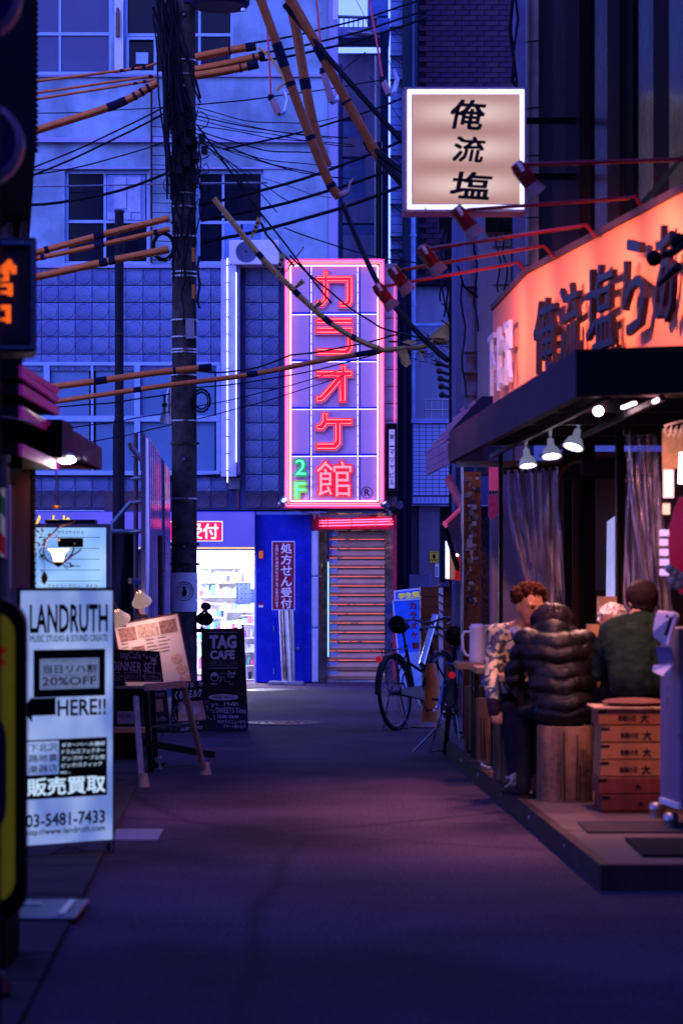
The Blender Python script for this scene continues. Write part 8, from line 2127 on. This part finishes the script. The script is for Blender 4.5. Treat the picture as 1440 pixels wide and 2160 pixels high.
def hand_chains(w, d, s_, up_, k=1.0, curl=.5):
    """palm and five unequal bent fingers; w wrist, d pointing, s_ side of the thumb"""
    w, d, s_, up_ = Vector(w), Vector(d).normalized(), Vector(s_).normalized(), Vector(up_).normalized()
    out = []
    for i, (l_, off) in enumerate(((.068, .030), (.078, .010), (.072, -.010), (.056, -.028))):
        b_ = w + d * .085 * k + s_ * off * k; m1 = b_ + d * l_ * .5 * k - up_ * .012 * curl; m2 = m1 + (d * .7 - up_ * curl).normalized() * l_ * .32 * k; e_ = m2 + (d * .3 - up_ * curl * 1.4).normalized() * l_ * .28 * k
        out.append([(w + d * .03 * k + s_ * off * .7 * k, .013 * k), (b_, .0115 * k), (m1, .0095 * k), (m2, .0085 * k), (e_, .007 * k)])
    out.append([(w + d * .02 * k + s_ * .02 * k, .015 * k), (w + d * .05 * k + s_ * .048 * k, .012 * k), (w + d * .085 * k + s_ * .062 * k - up_ * .01, .0095 * k)])
    out.append([(w - d * .03 * k, .022 * k), (w + d * .045 * k, .026 * k)])
    return out
def shoe(parent, heel, d, mat, k=1.0):
    heel, d = Vector(heel), Vector(d).normalized(); s_ = d.cross(Vector((0, 0, 1)))
    flesh('shoe', [[(heel + Vector((0, 0, .045)), .042 * k), (heel + d * .08 * k + Vector((0, 0, .042)), .040 * k), (heel + d * .17 * k + Vector((0, 0, .030)), .036 * k), (heel + d * .22 * k + Vector((0, 0, .026)), .026 * k)], [(heel + Vector((0, 0, .10)), .040 * k), (heel + Vector((0, 0, .045)), .042 * k)]], mat, parent, .010, 3)
    q = MB(); q.prism([heel - d * .045 - s_ * .036, heel + d * .2 * k - s_ * .038, heel + d * .25 * k, heel + d * .2 * k + s_ * .038, heel - d * .045 + s_ * .036], (0, 0, .018)); q.build('sole', M('shoe sole', (.03, .025, .03), .7) if 'shoe sole' not in bpy.data.materials else bpy.data.materials['shoe sole'], parent)

def puff(v, n):
    z = v.co.z + .016 * math.sin(v.co.x * 15) + .006 * math.sin(v.co.x * 37 + v.co.y * 20)
    t_ = abs(math.sin(PI * (z - .60) / .098))
    d = (.021 + .008 * mnoise.noise(v.co * 6)) * (t_ ** .55) - .004 + .004 * mnoise.noise(v.co * 18) + .003 * mnoise.noise(v.co * 60)
    v.co += n * d
def folds(sc=9, amp=.008):
    def f(v, n): v.co += n * (amp * mnoise.noise(Vector((v.co.x * sc, v.co.y * sc, v.co.z * sc * .6))) + amp * .5 * mnoise.noise(v.co * sc * 2.7))
    return f

# --- diner in the quilted jacket, seen from behind
pa = thing('person', 'seated person seen from behind in a black quilted hooded jacket on the widest log stool', 'person', (1.40, 15.2, .12))
PV, CH, NK = Vector((1.40, 15.20, .68)), Vector((1.36, 15.30, 1.00)), Vector((1.34, 15.42, 1.17))
HDc = Vector((1.35, 15.50, 1.235))
ch_, L3, r_ = head(pa, HDc, (-.1, .9, -.45), .092)
ls, rs_ = Vector((1.175, 15.36, 1.115)), Vector((1.535, 15.34, 1.10))
lel, rel = Vector((1.095, 15.42, .89)), Vector((1.615, 15.42, .88))
lw, rw_ = Vector((1.17, 15.78, .915)), Vector((1.52, 15.78, .915))
kn1, an1 = Vector((1.17, 15.50, .63)), Vector((1.15, 15.32, .20)); kn2, an2 = Vector((1.28, 15.66, .64)), Vector((1.24, 15.48, .20))
body_ch = [[(PV, .13), (CH, .125), (NK, .06), (HDc, .06)], [(NK, .06), (ls, .055), (lel, .042), (lw, .027)], [(NK, .06), (rs_, .055), (rel, .042), (rw_, .027)],
           [(PV + Vector((-.07, .03, 0)), .08), (kn1, .055), (an1, .038)], [(PV + Vector((.03, .05, 0)), .08), (kn2, .055), (an2, .038)]] + ch_ + hand_chains(lw, (.3, .8, -.1), (1, 0, 0), (0, 0, 1)) + hand_chains(rw_, (-.3, .8, -.1), (-1, 0, 0), (0, 0, 1))
flesh('body', body_ch, SKIN, pa, .010, 2)
PUF = M('black quilted nylon', (.007, .0045, .007), .48, amt=.3, sc=14, bump=.3, bsc=35, spec=.22)
flesh('jacket', [[(PV + Vector((0, -.01, .0)), .135), (PV.lerp(CH, .5), .145), (CH, .145), (NK + Vector((0, -.03, -.05)), .13)],
                 [(PV + Vector((-.08, 0, .02)), .085), (CH + Vector((-.11, 0, 0)), .095), (ls, .078)], [(PV + Vector((.08, 0, .02)), .085), (CH + Vector((.11, 0, 0)), .095), (rs_, .078)],
                 [(NK + Vector((0, -.03, -.04)), .085), (ls, .076), (lel, .060), (lw.lerp(lel, .25), .048)], [(NK + Vector((0, -.03, -.04)), .085), (rs_, .076), (rel, .060), (rw_.lerp(rel, .25), .048)]], PUF, pa, .012, 16, puff, balls=[(CH + Vector((0, -.02, .02)), .165, (1.30, .85, .95)), (PV.lerp(CH, .5) + Vector((0, -.015, 0)), .165, (1.22, .85, 1.0)), (PV + Vector((0, -.01, .02)), .16, (1.15, .9, .75))])
def hoodf(v, n):
    c = v.co - HDc; a = math.atan2(c.x, c.y); v.co += n * (.006 * math.sin(a * 7 + c.z * 30) + .008 * mnoise.noise(v.co * 16))
flesh('hood', [], M('shiny hood nylon', (.022, .014, .022), .35, amt=.3, sc=20, bump=.2), pa, .010, 2, hoodf, balls=[(HDc + Vector((0, -.01, .012)), .130, (1.08, 1.0, .84)), (HDc + Vector((-.01, -.07, -.075)), .125, (1.50, .9, .60))])
flesh('trousers', [[(PV, .145), (PV + Vector((-.08, .04, -.01)), .10), (kn1, .072), (an1, .052)], [(PV, .14), (PV + Vector((.03, .06, -.01)), .10), (kn2, .072), (an2, .052)]], M('black trouser cloth', (.012, .010, .018), .8, bump=.2), pa, .013, 4, folds())
REDS = M('dark red shoe', (.22, .02, .03), .6)
shoe(pa, Vector((1.155, 15.30, .122)), (-.25, .4, 0), M('black shoe', (.015, .012, .016), .6)); shoe(pa, Vector((1.25, 15.44, .122)), (.2, -.5, 0), REDS)

# --- curly-haired diner facing us
pb2 = thing('person', 'seated curly-haired person in a yellow patterned jacket leaning over the table and smiling', 'person', (1.22, 16.75, .12))
PV, CH, NK = Vector((1.20, 16.82, .64)), Vector((1.20, 16.72, 1.00)), Vector((1.235, 16.62, 1.19)); HDc = Vector((1.285, 16.52, 1.335))
ch_, L3, r_ = head(pb2, HDc, (.50, -.80, -.30), .098)
ls, rs_ = Vector((1.075, 16.66, 1.135)), Vector((1.37, 16.66, 1.12)); lel, rel = Vector((1.025, 16.55, .87)), Vector((1.42, 16.50, .90)); lw, rw_ = Vector((1.03, 16.36, .66)), Vector((1.22, 16.26, .90))
kn1, an1 = Vector((1.12, 16.36, .62)), Vector((1.175, 16.22, .19)); kn2, an2 = Vector((1.28, 16.38, .63)), Vector((1.30, 16.30, .20))
body_ch = [[(PV, .12), (CH, .115), (NK, .055), (HDc, .055)], [(NK, .055), (ls, .052), (lel, .040), (lw, .026)], [(NK, .055), (rs_, .052), (rel, .040), (rw_, .026)],
           [(PV + Vector((-.06, 0, 0)), .08), (kn1, .056), (an1, .038)], [(PV + Vector((.06, 0, 0)), .08), (kn2, .056), (an2, .038)]] + ch_ + hand_chains(lw, (.1, -.6, -.6), (1, 0, 0), (0, -.6, .6), curl=.7) + hand_chains(rw_, (-.6, -.6, -.0), (0, .7, .7), (0, 0, 1))
bo = flesh('body', body_ch, SKIN, pb2, .0085, 2)
face_bits(bo, L3, r_)
m_, nt, b_ = _mat('patterned jacket cloth'); N, L = nt.nodes, nt.links
tc = N.new('ShaderNodeTexCoord'); wv = N.new('ShaderNodeTexWave'); wv.wave_type = 'RINGS'; wv.inputs['Scale'].default_value = 3.2; wv.inputs['Distortion'].default_value = 16; wv.inputs['Detail'].default_value = 3; wv.inputs['Detail Scale'].default_value = 2.5
L.new(tc.outputs['Object'], wv.inputs[0]); rp = N.new('ShaderNodeValToRGB'); rp.color_ramp.interpolation = 'EASE'; e = rp.color_ramp.elements
e[0].position = .25; e[0].color = (.035, .03, .06, 1); e[1].position = .8; e[1].color = (.46, .36, .20, 1); x_ = e.new(.5); x_.color = (.16, .15, .22, 1); x_ = e.new(.65); x_.color = (.45, .40, .16, 1)
L.new(wv.outputs[0], rp.inputs[0]); L.new(rp.outputs[0], b_.inputs['Base Color']); b_.inputs['Roughness'].default_value = .45
flesh('jacket', [[(PV, .135), (CH, .145), (NK + Vector((0, .01, -.055)), .095)], [(NK + Vector((0, .02, -.05)), .075), (ls, .075)], [(CH + Vector((-.05, 0, 0)), .12), (ls, .078), (lel, .066), (lw.lerp(lel, .12), .052)], [(CH + Vector((.06, 0, 0)), .12), (rs_, .078), (rel, .064), (rw_.lerp(rel, .15), .050)]], m_, pb2, .012, 3, folds(11, .012))
flesh('cuff', [[(lw.lerp(lel, .12), .050), (lw.lerp(lel, -.22), .046)]], M('dark cuff knit', (.03, .015, .03), .8), pb2, .010, 2)
flesh('collar', [[(NK + Vector((-.06, -.05, -.03)), .022), (NK + Vector((0, -.085, -.09)), .020)], [(NK + Vector((.05, -.05, -.03)), .022), (NK + Vector((0, -.085, -.09)), .020)], [(NK + Vector((-.06, -.04, -.03)), .022), (NK + Vector((0, .05, -.0)), .024), (NK + Vector((.05, -.04, -.03)), .022)]], M('pale blue shirt', (.40, .42, .70), .7), pb2, .009, 2)
random.seed(9); hb_ = []
for k in range(170):
    a = random.random() * 2 * PI; t_ = random.uniform(-.28, 1); d = Vector((math.cos(a) * math.sqrt(max(0, 1 - t_ * t_)), math.sin(a) * math.sqrt(max(0, 1 - t_ * t_)), t_))
    fwd = Vector((.50, -.80, -.1)).normalized()
    if d.dot(fwd) > .45 and t_ < .35: continue
    hb_.append((HDc + Vector((-.005, .01, .055)) + Vector((d.x * .108, d.y * .108, d.z * .088)), random.uniform(.016, .026), (1, 1, 1)))
hb_.append((HDc + Vector((-.005, .015, .055)), .098, (1, 1, .85)))
def frizz(v, n): v.co += n * (.012 * mnoise.noise(v.co * 60) + .006 * mnoise.noise(v.co * 130))
flesh('curly_hair', [], M('brown curly hair', (.085, .024, .015), .7, c2=(.018, .006, .006), sc=45, bump=.8, bsc=160), pb2, .0075, 1, frizz, hb_)
flesh('trousers', [[(PV, .125), (PV + Vector((-.06, -.04, 0)), .095), (kn1, .072), (an1, .060)], [(PV, .125), (PV + Vector((.06, -.04, 0)), .095), (kn2, .072), (an2, .058)]], M('navy wide trousers', (.012, .012, .03), .8, bump=.2), pb2, .013, 4, folds(12, .012))
shoe(pb2, Vector((1.17, 16.24, .122)), (-.25, -.7, 0), M('dark trainer', (.02, .02, .035), .5)); shoe(pb2, Vector((1.31, 16.30, .122)), (.1, -.7, 0), bpy.data.materials['dark trainer'])
q = MB()
for k in range(6): c = Vector((1.155 - k * .008, 16.13 - k * .025, .205 - k * .012)); q.tube([c + Vector((-.035, .0, -.01)), c + Vector((0, -.01, .012)), c + Vector((.035, 0, -.01))], .0035, 4)
q.tube([Vector((1.10, 16.14, .16)), Vector((1.09, 16.05, .20)), Vector((1.13, 16.0, .19)), Vector((1.15, 16.04, .20))], .003, 4); q.build('shoe_lace', M('pale shoe lace', (.45, .45, .65), .7), pb2)

# --- diner in the green jacket on the crates
pc2 = thing('person', 'seated dark-haired person seen from behind in a dark green jacket with a white collar', 'person', (1.84, 14.7, .80))
PV, CH, NK = Vector((1.80, 14.72, .89)), Vector((1.80, 14.86, 1.10)), Vector((1.835, 14.96, 1.27)); HDc = Vector((1.855, 15.02, 1.375))
ch_, L3, r_ = head(pc2, HDc, (-.45, .85, -.25), .092)
ls, rs_ = Vector((1.665, 14.93, 1.185)), Vector((1.985, 14.90, 1.19)); lel, rel = Vector((1.60, 15.00, .93)), Vector((2.06, 15.0, .93)); lw, rw_ = Vector((1.70, 15.36, .91)), Vector((1.98, 15.34, .91))
kn1, an1 = Vector((1.72, 15.10, .80)), Vector((1.70, 15.02, .30)); kn2, an2 = Vector((1.92, 15.12, .80)), Vector((1.92, 15.04, .30))
body_ch = [[(PV, .12), (CH, .12), (NK, .055), (HDc, .055)], [(NK, .055), (ls, .052), (lel, .040), (lw, .026)], [(NK, .055), (rs_, .052), (rel, .040), (rw_, .026)],
           [(PV + Vector((-.07, 0, 0)), .08), (kn1, .056), (an1, .038)], [(PV + Vector((.07, 0, 0)), .08), (kn2, .056), (an2, .038)]] + ch_ + hand_chains(lw, (.2, .8, -.05), (1, 0, 0), (0, 0, 1)) + hand_chains(rw_, (-.2, .8, -.05), (-1, 0, 0), (0, 0, 1))
flesh('body', body_ch, SKIN, pc2, .0095, 2)
flesh('jacket', [[(PV, .140), (PV.lerp(CH, .5), .150), (CH, .150), (NK + Vector((0, -.03, -.06)), .09)], [(ls, .078), (NK + Vector((0, -.025, -.035)), .088), (rs_, .078)], [(PV + Vector((-.07, 0, 0)), .11), (CH + Vector((-.09, 0, 0)), .11), (ls, .078), (lel, .064), (lw.lerp(lel, .2), .050)], [(PV + Vector((.07, 0, 0)), .11), (CH + Vector((.09, 0, 0)), .11), (rs_, .078), (rel, .064), (rw_.lerp(rel, .2), .050)]],
      M('dark green wool', (.014, .026, .022), .8, amt=.3, sc=10, bump=.3, bsc=90), pc2, .012, 6, folds(10, .017))
flesh('collar', [[(NK + Vector((-.062, .0, .012)), .012), (NK + Vector((-.03, -.055, .022)), .013), (NK + Vector((.03, -.055, .022)), .013), (NK + Vector((.06, 0, .012)), .012)]], M('white collar cloth', (.62, .55, .62), .7), pc2, .007, 2)
hb_ = [(HDc + Vector((.008, -.008, .028)), .106, (1, 1.02, .98)), (HDc + Vector((.01, -.04, -.035)), .075, (1.05, .8, .9))]
def straight(v, n): v.co += n * (.004 * mnoise.noise(Vector((v.co.x * 70, v.co.y * 70, v.co.z * 14))))
flesh('dark_hair', [], M('black brown hair', (.020, .010, .012), .45, bump=.5, bsc=120), pc2, .008, 2, straight, hb_)
flesh('trousers', [[(PV, .13), (kn1, .078), (an1, .055)], [(PV, .13), (kn2, .078), (an2, .055)]], bpy.data.materials['black trouser cloth'], pc2, .014, 4, folds())
shoe(pc2, Vector((1.70, 15.0, .14)), (0, .8, 0), bpy.data.materials['black shoe']); shoe(pc2, Vector((1.92, 15.02, .14)), (0, .8, 0), bpy.data.materials['black shoe'])

# --- fair-haired diner beyond, mostly hidden
pd = thing('person', 'fair-haired person with spiky bleached hair, mostly hidden between the two jackets', 'person', (1.80, 16.3, .12))
PV, CH, NK = Vector((1.80, 16.25, .62)), Vector((1.79, 16.20, .92)), Vector((1.78, 16.12, 1.08)); HDc = Vector((1.785, 15.98, 1.225))
ch_, L3, r_ = head(pd, HDc, (-.55, -.6, -.35), .085)
ls, rs_ = Vector((1.64, 16.16, 1.03)), Vector((1.94, 16.16, 1.03)); lel, rel = Vector((1.60, 16.05, .86)), Vector((1.98, 16.0, .88)); lw, rw_ = Vector((1.70, 15.85, .91)), Vector((1.88, 15.8, .91))
kn1, kn2 = Vector((1.72, 15.9, .60)), Vector((1.90, 15.9, .60))
flesh('body', [[(PV, .11), (CH, .11), (NK, .05), (HDc, .05)], [(NK, .05), (ls, .05), (lel, .038), (lw, .025)], [(NK, .05), (rs_, .05), (rel, .038), (rw_, .025)], [(PV, .09), (kn1, .055), (Vector((1.72, 15.95, .2)), .036), (Vector((1.72, 15.85, .16)), .036)], [(PV, .09), (kn2, .055), (Vector((1.9, 15.95, .2)), .036), (Vector((1.9, 15.85, .16)), .036)]] + ch_ + hand_chains(lw, (.3, -.7, 0), (1, 0, 0), (0, 0, 1)) + hand_chains(rw_, (-.3, -.7, 0), (-1, 0, 0), (0, 0, 1)), SKIN, pd, .010, 2)
flesh('jacket', [[(PV, .125), (CH, .13), (NK + Vector((0, 0, -.05)), .07)], [(CH, .12), (ls, .072), (lel, .056), (lw.lerp(lel, .2), .045)], [(CH, .12), (rs_, .072), (rel, .056), (rw_.lerp(rel, .2), .045)]], M('black coat', (.012, .010, .018), .7), pd, .013, 4, folds())
flesh('trousers', [[(PV, .12), (kn1, .07), (Vector((1.72, 15.95, .2)), .05)], [(PV, .12), (kn2, .07), (Vector((1.9, 15.95, .2)), .05)]], bpy.data.materials['black trouser cloth'], pd, .014, 3)
random.seed(4); sp_c = []
for k in range(150):
    a = random.random() * 2 * PI; t_ = random.uniform(-.15, 1); s2 = math.sqrt(max(0, 1 - t_ * t_)); d = Vector((math.cos(a) * s2, math.sin(a) * s2, t_))
    if d.dot(Vector((-.55, -.6, 0)).normalized()) > .7 and t_ < .2: continue
    b0_ = HDc + Vector((.005, .008, .028)) + d * .080; t2 = (d + Vector((random.uniform(-.5, .5), random.uniform(-.5, .5), random.uniform(-.7, .3)))).normalized()
    sp_c.append([(b0_, .011), (b0_ + t2 * .030, .004)])
flesh('bleached_hair', sp_c, M('bleached hair', (.90, .78, .78), .5, c2=(.5, .38, .38), sc=60, bump=.6, bsc=150), pd, .0075, 1, None, [(HDc + Vector((.005, .01, .028)), .086, (1, 1, .95))])
o = thing('log_stool', 'log stool hidden under the fair-haired diner', 'stool', (1.80, 16.3, .12), 'sawn log stools on the terrace')
q = MB(); q.cyl((1.80, 16.3, .12), (1.80, 16.3, .53), .15, n=18); q.build('bark_side', BK, o)

for o in list(COL.objects):
    if 'o' in o: del o['o']
